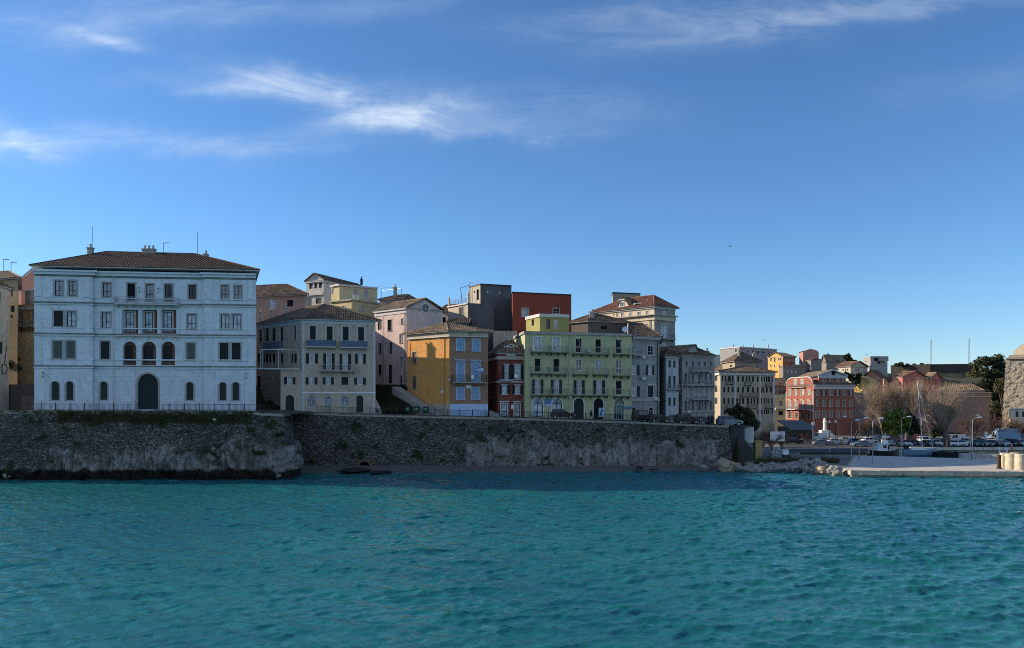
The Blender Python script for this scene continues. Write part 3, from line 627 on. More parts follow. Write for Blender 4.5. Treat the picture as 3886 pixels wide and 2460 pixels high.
c=XY(1755,166); mb=MB(); z=zl+1; mb.bar((c.x,c.y,z-1),(c.x-.4,c.y,Z(q(4,0,222)[1],166)),.08); mb.bar((c.x-.4,c.y,Z(q(4,0,222)[1],166)),(c.x+1.6,c.y,Z(q(4,0,195)[1],166)),.06); mb.build('flue_pipe',IRON,r0)
aerial(1782,165,zl,Z(q(4,0,170)[1],165),'comb aerial standing on the terrace of the dark grey tower house',1)
B=Building('lean_to','dark low roofed shed at the foot of the dark grey tower house',[(1700,152),(1778,152)],15,Z(q(4,0,540)[1],152),W_G,depth=6)
B.roof(Z(q(4,0,500)[1],155),T_DARK,over=.3,ins=(2,.01),gables=False); B.walls()
B=Building('town_house','plain grey and cream infill wall between grey tower house and yellow rooftop, with pale door',[(1872,150),(1962,150)],14,Z(q(5,0,515)[1],150),W_GL,depth=9)
B.row(0,5,[(40,80)],520,618,S(WHITE,sh='closed',sm=S_PALE)); B.walls()
# --- 9 red blank house
W_R=plaster('brick_red_plaster',(.26,.06,.04),.22); 
B=Building('town_house','tall plain brick red house with two small windows, rising behind the lime green house',[(1941,163),(1945,156),(2168,160)],14,Z(q(5,0,130)[1],156),W_R,back=[(2160,172),(1941,172)])
B.row(1,5,[(213,277)],290,372,S(OFFW,G_CURT,OFFW,.12,mc=2)); B.row(1,5,[(522,587)],290,345,S(OFFW,BLACKIN,OFFW,.1)); B.band(B.z1-.1,B.z1+.12,.12,IRON); B.walls()
# --- 10 yellow attic
W_A=plaster('mustard_plaster',(.30,.28,.11),.1)
B=Building('rooftop_house','mustard yellow rooftop room with white cornice standing on the lime green house',[(1996,147),(2049,141.5),(2160,143)],22,Z(q(5,0,360)[1],142),W_A)
B.row(0,5,[(309,332)],400,463,S(NAVY,BLACKIN)); B.row(1,5,[(456,493)],397,495,S(NAVY,G_DARK,mc=0,mr=2)); B.row(1,5,[(530,566)],402,498,S(WHITE,G_CURT,mc=0)); B.band(B.z1-.35,B.z1+.25,.2,OFFW); B.walls()
# --- 11 small red-brown house
W_RB=plaster('oxblood_plaster',(.20,.06,.045),.15)
z1=Z(q(5,0,740)[1],136)
B=Building('town_house','small dark red house with white framed windows and dormer, between orange and lime green houses',[(1852,146),(1891,136),(1994,137)],8.3,z1,W_RB)
RW=S(OFFW,G_SKY,OFFW,.16,sh='open',sm=S_DK,mr=3)
B.row(1,5,[(38,80),(137,199)],852,1000,S(OFFW,G_SKY,OFFW,.16,mr=3,sh='open',sm=S_DK)); B.row(1,5,[(12,64),(142,194)],1057,1146,RW)
B.row(1,5,[(6,64),(138,190)],1242,1370,S(NAVY,G_SKY,OFFW,.22,hood=True,mr=1,sill=False),name='door')
B.win(1,5,68,675,134,757,S(OFFW,G_SKY,OFFW,.14),hole=False)
B.balcony(1,4,1225,1345,1050,992,.9,OFFW,IRON,nbr=3) ; B.band(B.vb(1,5,802,100),B.vb(1,5,770,100),.3,STONE); B.band(B.vb(1,5,1030,100),B.vb(1,5,1018,100),.15,OFFW); B.band(z1-.12,z1+.02,.15,OFFW)
f=B.f(1); mb=MB(); s0,s1,za,zb=f.rect(5,30,740,185,668); 
mb.hexa([f.P(s0,z1-1,.06),f.P(s1,z1-1,.06),f.P(s1,z1-1,-3),f.P(s0,z1-1,-3),f.P(s0,za+.0,.06),f.P(s1,za,.06),f.P(s1,za,-3),f.P(s0,za,-3)]) if False else None
sd=f.rect(5,35,760,170,665); g=[f.P(sd[0],z1,.05),f.P(sd[1],z1,.05),f.P(sd[1],sd[3]-.3,.05),f.P((sd[0]+sd[1])/2,sd[3]+.25,.05),f.P(sd[0],sd[3]-.3,.05)]; gb=[p_-Vector((f.n.x,f.n.y,0))*3.5 for p_ in g]; mb.add(g)
for k in range(5): mb.add([g[k],g[(k+1)%5],gb[(k+1)%5],gb[k]])
dm=mb.build('dormer',W_RB,B.root); mb=MB()
for a,b in ((4,3),(3,2)): mb.bar(g[a]+Vector((0,-.1,.05)),g[b]+Vector((0,-.1,.05)),.14); mb.add([g[a]+Vector((0,-.2,.12)),g[b]+Vector((0,-.2,.12)),gb[b]+Vector((0,0,.12)),gb[a]+Vector((0,0,.12))])
mb.build('dormer_roof',OFFW,dm)
mb=MB(); f.box(mb,f.L*.47,f.L*.56,Z(q(5,0,1292)[1],136),Z(q(5,0,1252)[1],136),.003,.05); f.box(mb,f.L*.55,f.L*.7,Z(q(5,0,980)[1],135),Z(q(5,0,948)[1],135),.9,.93); split(mb,'plaque',WHITE,B.root)
B.roof(z1+2.6,T_DARK,over=.3,ins=(1.5,1.5),gables=False); B.walls()
# --- 12 lime green house
W_L=plaster('lime_green_plaster',(.44,.445,.25),.24,(.13,.13,.09)); 
B=Building('town_house','long four storey lime green house with many iron balconies and arched ground floor doors',[(1953,147),(1992,135.5),(2397,141)],7.6,Z(q(5,0,525)[1],135.5),W_L)
DK=S(OFFW,BLACKIN,None,mc=0,mr=1,sill=False); DC=S(WHITE,G_CURT,WHITE,.1,mr=1,sill=False); DG=S(WHITE,G_DARK,None,mr=1,sill=False)
B.row(1,5,[(330,405),(520,592)],575,715,DC); B.row(1,5,[(747,808),(943,1004),(1148,1208)],591,732,DK)
B.row(1,5,[(337,400),(524,588)],789,925,DK); B.row(1,5,[(752,808)],797,912,DG); B.row(1,5,[(943,1004)],800,908,S(WHITE,G_CURT,None)); B.row(1,5,[(1150,1208)],804,945,DG)
B.row(1,5,[(340,396),(528,582)],1000,1140,S(WHITE,G_CURT,None,sh='open',sm=S_GRN,mr=2,sill=False)); B.row(1,5,[(755,808),(952,1008)],1007,1145,S(WHITE,G_CURT,None,sh='open',sm=S_DK,mr=2,sill=False)); B.row(1,5,[(1148,1210)],1010,1150,DK)
for x0,x1,ys,yr in ((298,476,722,664),(488,658,728,668),(712,1072,742,674),(1118,1282,746,680),(296,472,938,874),(488,652,942,876),(714,866,945,880),(916,1066,948,884),(1118,1282,960,888),(298,480,1152,1082),(490,656,1154,1084),(714,1066,1156,1088),(1120,1282,1164,1094)):
    B.balcony(1,5,x0,x1,ys,yr,.95,plaster('stained_concrete',(.15,.155,.12),.5,sc=1),GALV,None)
LA=S(NAVY,G_DARK,WHITE,.14,arch=True,fan=True,sill=False,dep=.3)
B.row(1,5,[(322,422),(513,612)],1187,1372,dict(LA,pa=G_SKY)); B.door(1,5,727,1187,828,1397,S(NAVY,sh='closed',sm=flat('dark_wood_door',(.02,.025,.03)),arch=True,su=WHITE,sw=.14,sill=False)); B.door(1,5,925,1187,1025,1397,S(NAVY,BLACKIN,WHITE,.12,arch=True,sill=False,mc=0))
B.door(1,5,1130,1192,1230,1402,S(flat('pale_teal_paint',(.28,.50,.50)),G_DARK,OFFW,.12,arch=True,fan=True,mc=3,mr=1,sill=False))
f=B.f(1); z=B.z1; B.band(z-.35,z+.15,.25,CONC); B.band(B.vb(1,5,1170,500),B.vb(1,5,1160,500),.05,W_L,1,2)
mb=MB()
for x in (680,1045): s=f.s_(q(5,x)[0]); mb.bar(f.P(s,8.5,.1),f.P(s,z-.4,.1),.06,n=5)
s=f.s_(q(5,290)[0]); mb.bar(f.P(s,8.5,.1),f.P(s,z-.4,.1),.05,n=5); split(mb,'drainpipe',OFFW,B.root)
mb=MB()
for x,y in ((345,545),(455,545),(520,545),(625,545),(740,560),(860,560),(1140,560)):   # awning arms
    s,zz=f.uv(*q(5,x,y)); mb.bar(f.P(s,zz,.1),f.P(s+.6,zz-.7,1.0),.025)
for x,y in ((760,590),(1165,600),(1165,800)):
    s,zz=f.uv(*q(5,x,y)); mb.bar(f.P(s,zz,.15),f.P(s+.25,zz-.9,1.0),.03); mb.bar(f.P(s+.25,zz-.9,1.0),f.P(s+.0,zz-1.7,.95),.03)
split(mb,'awning_arm',WHITE,B.root)
def planter(x,y,w,ff=None,r=5,o=.8):
    g=ff or f; s,zz=g.uv(*q(r,x,y)); mb=MB()
    for k in range(int(26*w)):
        a=g.P(s+random.uniform(-w,w)/2,zz+random.uniform(-.05,.35),o+random.uniform(-.15,.15)); d=Vector((random.uniform(-1,1),random.uniform(-1,1),random.uniform(-.3,1))).normalized(); e=d.orthogonal().normalized()
        mb.add([a,a+d*.22+e*.08,a+d*.3,a+d*.22-e*.08])
    return mb.build('potted_plant',LEAFD,None)
SG=f.rect(5,441,1192,500,1240); mb=MB(); f.box(mb,SG[0],SG[1],SG[2]+0,SG[3],.003,.06)
mb.build('sign_board',flat('sign_blue',(.05,.16,.42)),B.root); mb=MB()
SG2=f.rect(5,441,1240,500,1275)
mb.add([f.P(SG2[0],SG2[3],.05),f.P(SG2[0],SG2[2]+.3,.05),f.P((SG2[0]+SG2[1])/2,SG2[2],.05),f.P(SG2[1],SG2[2]+.3,.05),f.P(SG2[1],SG2[3],.05)][::-1])
for k in range(3):
    for j in range(6):
        a=SG[0]+.1+(SG[1]-SG[0]-.2)*j/6; b=a+.09; zz=SG[3]-.18-k*.2; f.box(mb,a,b,zz-.05,zz+.04,.062,.07)
mb.build('sign_lower_panel',flat('sign_pale_blue',(.33,.45,.6)),B.root)
c=f.rect(5,855,700,890,728); mb=MB(); f.box(mb,c[0],c[1],c[2],c[3],.3,.6); mb.build('air_conditioner',OFFW,B.root)
s,zz=f.uv(*q(5,1238,510)); mb=MB(); mb.lathe((0,0,0),[(.02,0),(.35,.06),(.6,.22)],14); pv=[Matrix.Rotation(1.3,3,'X')@Vector(a) for a in mb.v]; pc=f.P(s,zz+.1,.1); mb.v=[tuple(a+pc) for a in pv]; mb.bar(pc,pc-Vector((0,0,.8)),.04); mb.build('satellite_dish',WHITE,B.root)
LIME=B; B.walls()
# --- 13 dark roofed old house behind lime
zz1=Z(q(5,0,432)[1],150)
B=Building('town_house','old derelict house with dark tiled roof above the right half of the lime green house',[(2168,152),(2232,149),(2380,152)],18,zz1,plaster('soot_grey_plaster',(.12,.10,.09),.4))
B.row(1,5,[(1000,1060)],465,500,S(NAVY,BLACKIN)); B.roof(Z(q(5,0,348)[1],154),T_DARK,over=.5,ins=(1.5,4.0),gables=False); B.chimney(2247,150.5,zz1,Z(q(5,0,328)[1],150.5),.9); B.walls()
# --- 14 grey weathered
W_GW=plaster('grey_weathered_plaster',(.30,.30,.295),.55,(.09,.09,.09),.5)
B=Building('town_house','grey stained house with dark tiled roof adjoining the lime green house on its right',[(2397,142),(2502,145)],7,Z(q(6,0,505)[1],143),W_GW,back=[(2500,160),(2397,157)])
GD=S(OFFW,BLACKIN,OFFW,.12)
B.row(0,6,[(95,137)],588,668,DG); B.row(0,6,[(250,303)],590,682,GD); B.row(0,6,[(97,143)],778,870,S(WHITE,G_CURT,None,sh='r',mr=2)); B.row(0,6,[(252,290)],782,872,S(WHITE,G_CURT,OFFW,sh='open',mr=2,hood=True,sw=.1)); B.row(0,6,[(97,145)],978,1080,S(WHITE,G_CURT,None,sh='r',mr=2)); B.row(0,6,[(250,303)],980,1086,S(NAVY,sh='closed',su=OFFW,sw=.12,hood=True))
B.row(0,6,[(256,300)],1188,1310,S(GREYT,BLACKIN,OFFW,.1,arch=True,sill=False),name='door'); B.row(0,6,[(95,133)],1186,1310,S(GREYT,BLACKIN,OFFW,.1,arch=True,sill=False),name='door')
B.band(B.vb(0,6,1125,200),B.vb(0,6,1100,200),.2,STONE); B.band(B.z1-.5,B.z1,.5,STONE); B.balcony(0,6,92,172,678,628,.8,CONC,GALV,nbr=2)
f=B.f(0)
for x,y in ((205,905),(320,1100),(205,700)):
    s,zz=f.uv(*q(6,x,y)); mb=MB(); f.box(mb,s-.45,s+.45,zz-.3,zz+.3,.05,.4); mb.build('air_conditioner',OFFW,B.root)
mb=MB(); s=f.s_(q(6,340)[0]); mb.bar(f.P(s,8,.1),f.P(s,B.z1-.6,.1),.07,n=5); mb.build('drainpipe',IRON,B.root)
B.roof(Z(q(6,0,375)[1],150),T_DARK,over=.6,ins=(.0,5.0),gables=False); B.walls()
# --- 15 white narrow
B=Building('town_house','narrow white house with green shutters right of the grey stained house',[(2500,153),(2527,147),(2575,148.5)],6.5,Z(q(6,0,700)[1],147),plaster('white_grey_plaster',(.44,.45,.47),.25))
for y0,y1 in ((730,800),(880,1003),(1088,1170)): B.row(1,6,[(449,476),(496,521)],y0,y1,S(OFFW,sh='closed',sm=S_GRN))
B.balcony(1,6,432,540,1006,960,.8,CONC,GALV); B.roof(Z(q(6,0,625)[1],151),T_DARK,over=.4,ins=(.01,3)); B.band(B.z1-.2,B.z1,.25,OFFW); B.walls()
# --- 16 weathered tall with dormer
W_W=plaster('peeling_plaster',(.34,.32,.30),.6,(.10,.09,.085),.6,lo=.44)
B=Building('town_house','tall peeling grey house with dormer and long stone balconies, sunlit strip on its left side',[(2563,158),(2588,152),(2712,156)],6,Z(q(6,0,688)[1],152),W_W)
PW=S(OFFW,G_CURT,OFFW,.08,mr=2); PS=S(GREYT,sh='closed',sm=S_GREY,su=GREYT,sw=.08)
B.row(1,6,[(612,634),(675,697),(735,756),(790,812),(845,864)],738,792,PS)
for y0,y1 in ((852,945),(990,1075),(1122,1215)): B.row(1,6,[(603,628),(640,652),(675,697),(735,760),(768,782),(797,818),(845,868)],y0,y1,PS if y0!=990 else PW)
for y0,y1 in ((745,800),(860,930),(985,1060),(1120,1190)): B.row(0,6,[(552,568)],y0,y1,S(OFFW,G_CURT,OFFW,.06,mc=0))
for x0,x1,ys in ((655,832,832),(590,885,968),(655,832,1104)): B.balcony(1,6,x0,x1,ys,ys-42,.9,CONC,GALV)
for yy in (688,965,1220): B.band(B.vb(1,6,yy+12,700),B.vb(1,6,yy,700),.2,STONE)
f=B.f(1)
for x,y in ((640,1225),(760,960),(830,1090)):
    s,zz=f.uv(*q(6,x,y)); mb=MB(); f.box(mb,s-.4,s+.4,zz-.3,zz+.3,.05,.4); mb.build('air_conditioner',OFFW,B.root)
B.roof(Z(q(6,0,605)[1],160),T_DARK,over=.4,ins=(3,5),gables=False)
f=B.f(1); s0,s1,za,zb=f.rect(6,655,665,770,578); g=[f.P(s0,B.z1,-1),f.P(s1,B.z1,-1),f.P(s1,zb-1.6,-1),f.P((s0+s1)/2+.8,zb,-1),f.P(s0,zb-1.6,-1)]; gb=[p_+Vector((-6,7,0)) for p_ in g]; mb=MB(); mb.add(g)
for k in range(5): mb.add([g[k],g[(k+1)%5],gb[(k+1)%5],gb[k]])
dm=mb.build('dormer',W_W,B.root); mb=MB(); up=Vector((0,-.3,.1)); tiles(mb,[g[4]+up+Vector((-.3,0,-.2)),gb[4]+up+Vector((-.3,0,-.2)),gb[3]+up,g[3]+up]); tiles(mb,[g[2]+up+Vector((.3,0,-.2)),gb[2]+up+Vector((.3,0,-.2)),gb[3]+up,g[3]+up]); mb.build('dormer_roof',T_TAN,dm)
B.win(1,6,726,640,752,668,S(OFFW,G_DARK),hole=False,face=Facade(f.A,f.B,-.98)); B.chimney(2618,156,B.z1,Z(q(6,0,622)[1],156),.5); B.chimney(2684,158,B.z1,Z(q(6,0,640)[1],158),.6); B.walls()
# --- 17 tall cream block
W_TC=plaster('sunny_cream_plaster',(.60,.52,.38),.22); W_TG=plaster('shaded_stained_cream',(.30,.28,.26),.55,sc=.6)  # W_TG: shade of the front put into a greyer cream, with stains
B=Building('apartment_house','tall cream house with red tiled hip roof and cream dormer',[(2250,177),(2483,165),(2562,169)],8,Z(q(9,0,445)[1],165),W_TC)
B.row(0,9,[(612,660)],566,665,S(WHITE,G_CURT,OFFW,.1)); B.row(0,9,[(775,815)],560,640,S(WHITE,G_CURT,OFFW,.1)); B.row(0,9,[(940,985)],546,636,S(WHITE,G_CURT,OFFW,.1)); B.row(0,9,[(1112,1156)],526,612,S(WHITE,G_CURT,OFFW,.1)); B.row(0,9,[(940,1000)],790,870,S(OFFW,sh='closed',sm=S_PALE)); B.row(0,9,[(1100,1160)],780,860,S(OFFW,sh='closed',sm=S_PALE)); B.row(0,9,[(450,492)],585,620,S(WHITE,G_CURT))
B.row(1,9,[(1430,1518)],508,602,S(OFFW,G_SKY,STONE,.14)); B.row(1,9,[(1412,1530)],805,1060,S(OFFW,G_SKY,OFFW,.15,mr=3,sill=False)); B.row(1,9,[(1420,1520)],1150,1290,S(GREYT,G_SKY,OFFW,.1))
zc=B.vb(1,9,625,1400); B.band(zc-1.0,zc,.25,W_TC); B.band(zc,zc+.25,.9,STONE); B.band(B.z1-.3,B.z1,.3,OFFW); B.balcony(1,9,1380,1640,1078,975,1.0,STONE,GALV,nbr=2)
B.roof(Z(q(9,0,255)[1],172),T_RED,over=.6,ins=(7,3.6),turn=0,pitch=.5)
f=B.f(0); s0,s1,za,zb=f.rect(9,533,490,748,245); g=[f.P(s0,B.z1-.2,-.2),f.P(s1,B.z1-.2,-.2),f.P(s1,zb-2.0,-.2),f.P((s0+s1)/2,zb,-.2),f.P(s0,zb-2.0,-.2)]; nv=Vector((-f.n.x,-f.n.y,0))*9; gb=[p_+nv for p_ in g]; mb=MB(); mb.add(g)
for k in range(5): mb.add([g[k],g[(k+1)%5],gb[(k+1)%5],gb[k]])
dm=mb.build('dormer',W_TC,B.root); mb=MB(); up=Vector((0,-.3,.08)); sd=Vector((f.d.x,f.d.y,0))*.35
tiles(mb,[g[4]+up-sd,gb[4]+up-sd,gb[3]+up,g[3]+up]); tiles(mb,[g[2]+up+sd,gb[2]+up+sd,gb[3]+up,g[3]+up]); mb.build('dormer_roof',T_TAN,dm)
B.win(0,9,595,350,660,440,S(OFFW,G_DARK,OFFW,.3,hood=True),hole=False,face=Facade(f.A,f.B,-.18))
for x,y in ((965,390),(1200,255),(1205,320)):
    u,v=q(9,x,y); Y=169 if y>300 else 172; c=P(u,v,Y); mb=MB(); mb.box(c.x-1.1,c.x+1.1,c.y-.8,c.y+.8,c.z-.1,c.z+.12); mb.build('skylight',WHITE,B.rf)
mb=MB(); s=f.s_(q(9,1190)[0]); mb.bar(f.P(s,14,.15),f.P(s,zc-1,.15),.09,n=5); s=f.s_(q(9,530)[0]); mb.bar(f.P(s,20,.15),f.P(s,B.z1-.3,.15),.07,n=5); split(mb,'drainpipe',T_BRN,B.root)
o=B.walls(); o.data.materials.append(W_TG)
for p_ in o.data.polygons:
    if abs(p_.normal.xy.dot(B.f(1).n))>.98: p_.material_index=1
B=Building('rooftop_block','plain grey flat roofed block rising behind the dormer of the tall cream house',[(2322,190),(2326,184),(2430,186)],30,Z(q(9,0,160)[1],184),flat('grey_render',(.27,.24,.21)),back=[(2428,194),(2322,196)])
B.band(B.z1-.15,B.z1+.1,.15,IRON); B.walls()
B=Building('rooftop_block','small low grey roof block left of the taller grey block on the cream house',[(2286,194),(2289,188),(2322,189)],28,Z(q(9,0,420)[1],188),flat('grey_render',(.27,.24,.21)),back=[(2320,195),(2286,197)]); B.walls()
# --- 18 long beige building
W_BG=plaster('sand_plaster',(.40,.34,.25),.15); 
zt=Z(q(6,0,842)[1],200)
B=Building('apartment_house','long sand coloured building with rows of dark shutters beyond the promenade end',[(2703,212),(2733,200),(2940,206)],1,zt,W_BG)
SH=S(NAVY,sh='closed',sm=S_DK); SHW=S(OFFW,sh='closed',sm=S_DK,su=OFFW,sw=.1)
B.row(1,6,[(964,976),(995,1008),(1022,1050),(1059,1076),(1112,1130),(1157,1176),(1194,1208),(1221,1236),(1254,1272),(1300,1318),(1341,1353),(1368,1380),(1388,1402),(1406,1428),(1442,1456)],882,934,SH)
B.row(1,6,[(977,997),(1018,1036),(1059,1077),(1112,1131),(1157,1176),(1206,1226),(1253,1272),(1301,1318),(1344,1356),(1360,1370),(1389,1406),(1428,1446)],988,1040,SH)
B.row(1,6,[(977,997),(1018,1038),(1059,1077),(1102,1118),(1130,1144),(1158,1176),(1206,1226),(1243,1257),(1271,1285),(1301,1318),(1341,1353),(1370,1382),(1391,1402),(1412,1424),(1441,1456)],1095,1152,SH)
B.row(1,6,[(980,1008),(1305,1316),(1342,1356),(1368,1380),(1388,1402),(1406,1420),(1442,1456)],1210,1250,SH)
for y0,y1 in ((878,928),(982,1038),(1090,1150)): B.row(0,6,[(895,920)],y0,y1,SH)
for x0,x1,ys in ((1000,1070,952),(1180,1242,962),(1380,1440,972),(1140,1310,1070),(1000,1070,1182),(1210,1300,1182),(1375,1450,1185)): B.balcony(1,6,x0,x1,ys,ys-26,.9,CONC,IRON,nbr=2)
mb=MB(); f=B.f(1)
for x in (945,1092,1332,1462): s=f.s_(q(6,x)[0]); f.box(mb,max(.02,s-.3),min(f.L-.02,s+.3),2,zt-.5,.003,.07)
split(mb,'pilaster',OFFW,B.root); B.band(zt-.8,zt-.2,.35,OFFW); B.roof(zt+1.9,T_DARK,over=.7,ins=(5,5),gables=False,pitch=.6,seg=1); B.walls()
B=Building('rooftop_house','set back top storey with hipped tile roof above the long sand coloured building',[(2742,222),(2789,213),(2888,217)],zt-1,Z(q(6,0,745)[1],213),plaster('dark_sand_plaster',(.33,.28,.21),.2))
B.row(1,6,[(1110,1128),(1155,1170),(1204,1222),(1250,1266),(1296,1310)],785,835,S(GREYT,G_DARK)); B.row(0,6,[(1040,1062)],775,797,SH); B.roof(B.z1+3.2,T_DARK,over=.6,ins=(4,5),gables=False,pitch=.6,seg=1); B.chimney(2805,216,B.z1,B.z1+3.4,.6); B.chimney(2860,218,B.z1,B.z1+2.6,.6); B.walls()
B=Building('house_block','brown tiled lower roof left of the set back top storey',[(2706,224),(2790,218)],zt-2,zt+1.0,W_BG,depth=8); B.roof(zt+4,T_TAN,over=.4,ins=(2,.0),gables=False,pitch=.6,seg=1); B.walls()
# --- 19 grey long block on the hill
B=Building('apartment_house','long grey flat roofed block with one row of windows on the hill',[(2733,298),(2807,288),(2948,302)],10,Z(q(6,0,602)[1],288),plaster('blue_grey_render',(.27,.27,.275),.2))
B.row(0,6,[(1090,1111)],620,656,S(OFFW,BLACKIN)); B.row(1,6,[(1202,1226),(1252,1278),(1303,1328),(1352,1378),(1404,1427)],632,668,S(OFFW,BLACKIN,OFFW,.15)); B.row(1,6,[(1310,1325),(1360,1378)],712,735,S(OFFW,G_SKY)); B.band(B.z1-.2,B.z1+.15,.3,OFFW)
for u in (2783,2819,2858,2915): c=XY(u,294); mb=MB(); mb.cyl((c.x,c.y,B.z1),.25,1.4,n=8); mb.build('vent_pipe',GALV,B.root)
B.walls()
# --- 20 orange hill house
zt=Z(q(10,0,400)[1],272)
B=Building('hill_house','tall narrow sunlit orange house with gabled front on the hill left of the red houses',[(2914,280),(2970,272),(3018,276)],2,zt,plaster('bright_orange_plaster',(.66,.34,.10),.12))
for x0,x1,y0,y1 in ((453,488,430,492),(528,560,425,520),(618,650,425,482),(655,682,425,482),(455,477,560,617),(528,553,565,615),(635,657,562,607),(530,552,760,800)): B.win(0,10,x0,y0,x1,y1,S(STONE,BLACKIN,OFFW,.08))
B.row(1,10,[(735,757),(795,818),(852,876),(912,936)],425,488,S(OFFW,BLACKIN,OFFW,.08,arch=True))
f=B.f(0); zr=Z(q(10,0,322)[1],276); B.band(zt-.4,zt,.3,T_BRN,1,2)
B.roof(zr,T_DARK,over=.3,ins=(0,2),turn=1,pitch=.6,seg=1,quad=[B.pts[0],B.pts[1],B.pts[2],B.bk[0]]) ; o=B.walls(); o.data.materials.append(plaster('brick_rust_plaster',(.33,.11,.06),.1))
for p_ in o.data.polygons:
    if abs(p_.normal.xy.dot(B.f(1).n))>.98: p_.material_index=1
B=Building('hill_house','weathered stone lower house below the orange gabled house, roofs of rubble',[(2957,268),(2972,262),(3055,266)],2,Z(q(10,0,610)[1],262),plaster('rubble_plaster',(.24,.21,.18),.5))
B.row(1,10,[(800,840),(880,925),(960,1000)],680,745,S(OFFW,G_SKY)); B.roof(B.z1+.9,T_TAN,over=.3,ins=(1,1),pitch=.6,seg=1,gables=False); B.walls()
# --- 21 pink upper house
B=Building('hill_house','dusky pink gabled house topmost on the hill behind the red houses',[(3033,300),(3048,292),(3107,297)],6,Z(q(10,0,290)[1],292),plaster('dusky_pink_plaster',(.42,.22,.19),.15))
B.win(1,10,1268,278,1298,305,S(NAVY,BLACKIN)); B.win(1,10,1200,395,1240,435,S(OFFW,G_DARK)); 
f=B.f(1); B.extra.append([f.P(0,B.z1),f.P(f.L,B.z1),f.P(f.L*.8,B.z1+.8),f.P(f.L*.45,B.z1+1.1)]); B.band(B.z1-.1,B.z1+.08,.25,T_DARK,0,1); B.walls()
# --- 22,23 hill houses
W_H=plaster('dim_house_plaster',(.24,.22,.20),.35)
B=Building('hill_house','low house with tan roof and chimney on the hill right of the dusky pink house',[(3118,284),(3136,278),(3208,282)],6,Z(q(10,0,515)[1],278),W_H)
B.row(1,10,[(1855,1885)],478,530,S(NAVY,BLACKIN)); B.roof(Z(q(10,0,378)[1],284),T_TAN,over=.4,ins=(0,0),turn=1,pitch=.6,seg=1); B.chimney(3142,282,B.z1+1,Z(q(10,0,355)[1],282),.9,IRON); B.walls()
B=Building('hill_house','white fronted house with brown roof just above the right end of the red house',[(3168,268),(3228,261),(3292,267)],6,Z(q(10,0,612)[1],261),plaster('cream_hill_plaster',(.46,.43,.34),.2))
B.row(0,10,[(1945,1975),(2000,2025),(2035,2065)],655,705,S(OFFW,BLACKIN)); B.row(1,10,[(2215,2235),(2262,2282)],650,700,S(NAVY,BLACKIN)); B.roof(Z(q(10,0,505)[1],266),T_BRN,over=.5,ins=(0,0),turn=0,pitch=.6,seg=1); B.walls()
B=Building('hill_house','small grey house with shallow roof tucked below the dusky pink house',[(3058,274),(3078,269),(3118,272)],6,Z(q(10,0,480)[1],269),W_H)
B.row(1,10,[(1320,1350),(1415,1440)],500,560,S(OFFW,BLACKIN)); B.roof(B.z1+.9,T_DARK,over=.3,ins=(1,1),pitch=.6,seg=1,gables=False); B.walls()
B=Building('hill_house','small derelict roof and wall between sand coloured and red buildings',[(2940,256),(2990,256)],2,Z(q(10,0,1010)[1],256),W_H,depth=10)
B.row(0,10,[(640,668),(722,748)],1100,1160,S(NAVY,BLACKIN)); B.roof(Z(q(10,0,850)[1],261),T_DARK,over=.4,ins=(.0,.0),pitch=.6,seg=1,gables=False); B.walls()
B=Building('hill_house','white box house with flat roof on the hill crest behind the red houses',[(3284,290),(3304,284),(3368,288)],18,Z(q(7,0,288)[1],284),flat('dull_white_render',(.30,.295,.28)))
B.row(1,7,[(1290,1310)],295,320,S(NAVY,BLACKIN)); c=XY(3318,288); mb=MB(); mb.box(c.x-3,c.x+4,c.y-3,c.y+3,B.z1,Z(q(7,0,244)[1],286)); o=mb.build('roof_room',flat('dull_white_render',(.30,.295,.28)),B.root); mb=MB(); mb.box(c.x-1.6,c.x+.1,c.y-3.05,c.y-2.9,B.z1,B.z1+1.2); mb.build('door',BLACKIN,o); B.chimney(3354,287,B.z1,Z(q(7,0,262)[1],287),.8); B.walls()
# --- 24 big red house
W_RL=plaster('red_brick_plaster',(.27,.095,.068),.08,brick=False); zt=Z(q(10,0,985)[1],230)
B=Building('apartment_house','large red house with pedimented front and cream window frames beside the quay car park',[(2983,250),(3088,230),(3242,234)],0.5,zt,W_RL)
RS=S(OFFW,G_DARK,flat('cream_trim',(.38,.34,.29)),.2); RSO=dict(RS,sh='open',sm=S_DK,pa=G_SKY)
xs=[(1400,1452),(1530,1588),(1672,1728),(1818,1872),(1952,2006),(2093,2142)]
for k,(a,b) in enumerate(xs): B.row(1,10,[(a+4,b-4)],1098,1200,RSO if k in(1,3,5) else RS); B.row(1,10,[(a+4,b-4)],1306,1432,dict(RS,hood=True)); 
B.row(1,7,[(672,704),(742,772),(808,838),(876,906),(944,972),(1008,1038)],792,852,RS)
RL=S(flat('cream_trim',(.38,.34,.29)),G_CURT,flat('cream_trim',(.38,.34,.29)),.22,mr=2)
B.row(0,10,[(832,884),(953,1008),(1090,1143),(1224,1280)],1092,1200,RL); B.row(0,10,[(834,884),(958,1008),(1092,1140),(1228,1280)],1312,1470,dict(RL,hood=True))
B.row(0,7,[(400,432),(468,495),(525,555),(588,618)],800,862,dict(RL,pa=G_DARK)); B.balcony(0,10,790,1330,1492,1430,1.2,OFFW,GALV,nbr=5); B.balcony(0,10,905,1190,1035,985,1.0,STONE,IRON,nbr=4)
f0,f=B.f(0),B.f(1)
B.band(zt-1.3,zt-.25,.15,OFFW,1,2); B.band(zt-.25,zt+.1,.7,STONE,1,2)
mb=MB(); f0.box(mb,.02,.5,2,zt-2,.003,.1); f0.box(mb,f0.L-.5,f0.L-.02,2,zt-2,.003,.1); split(mb,'pilaster',OFFW,B.root)
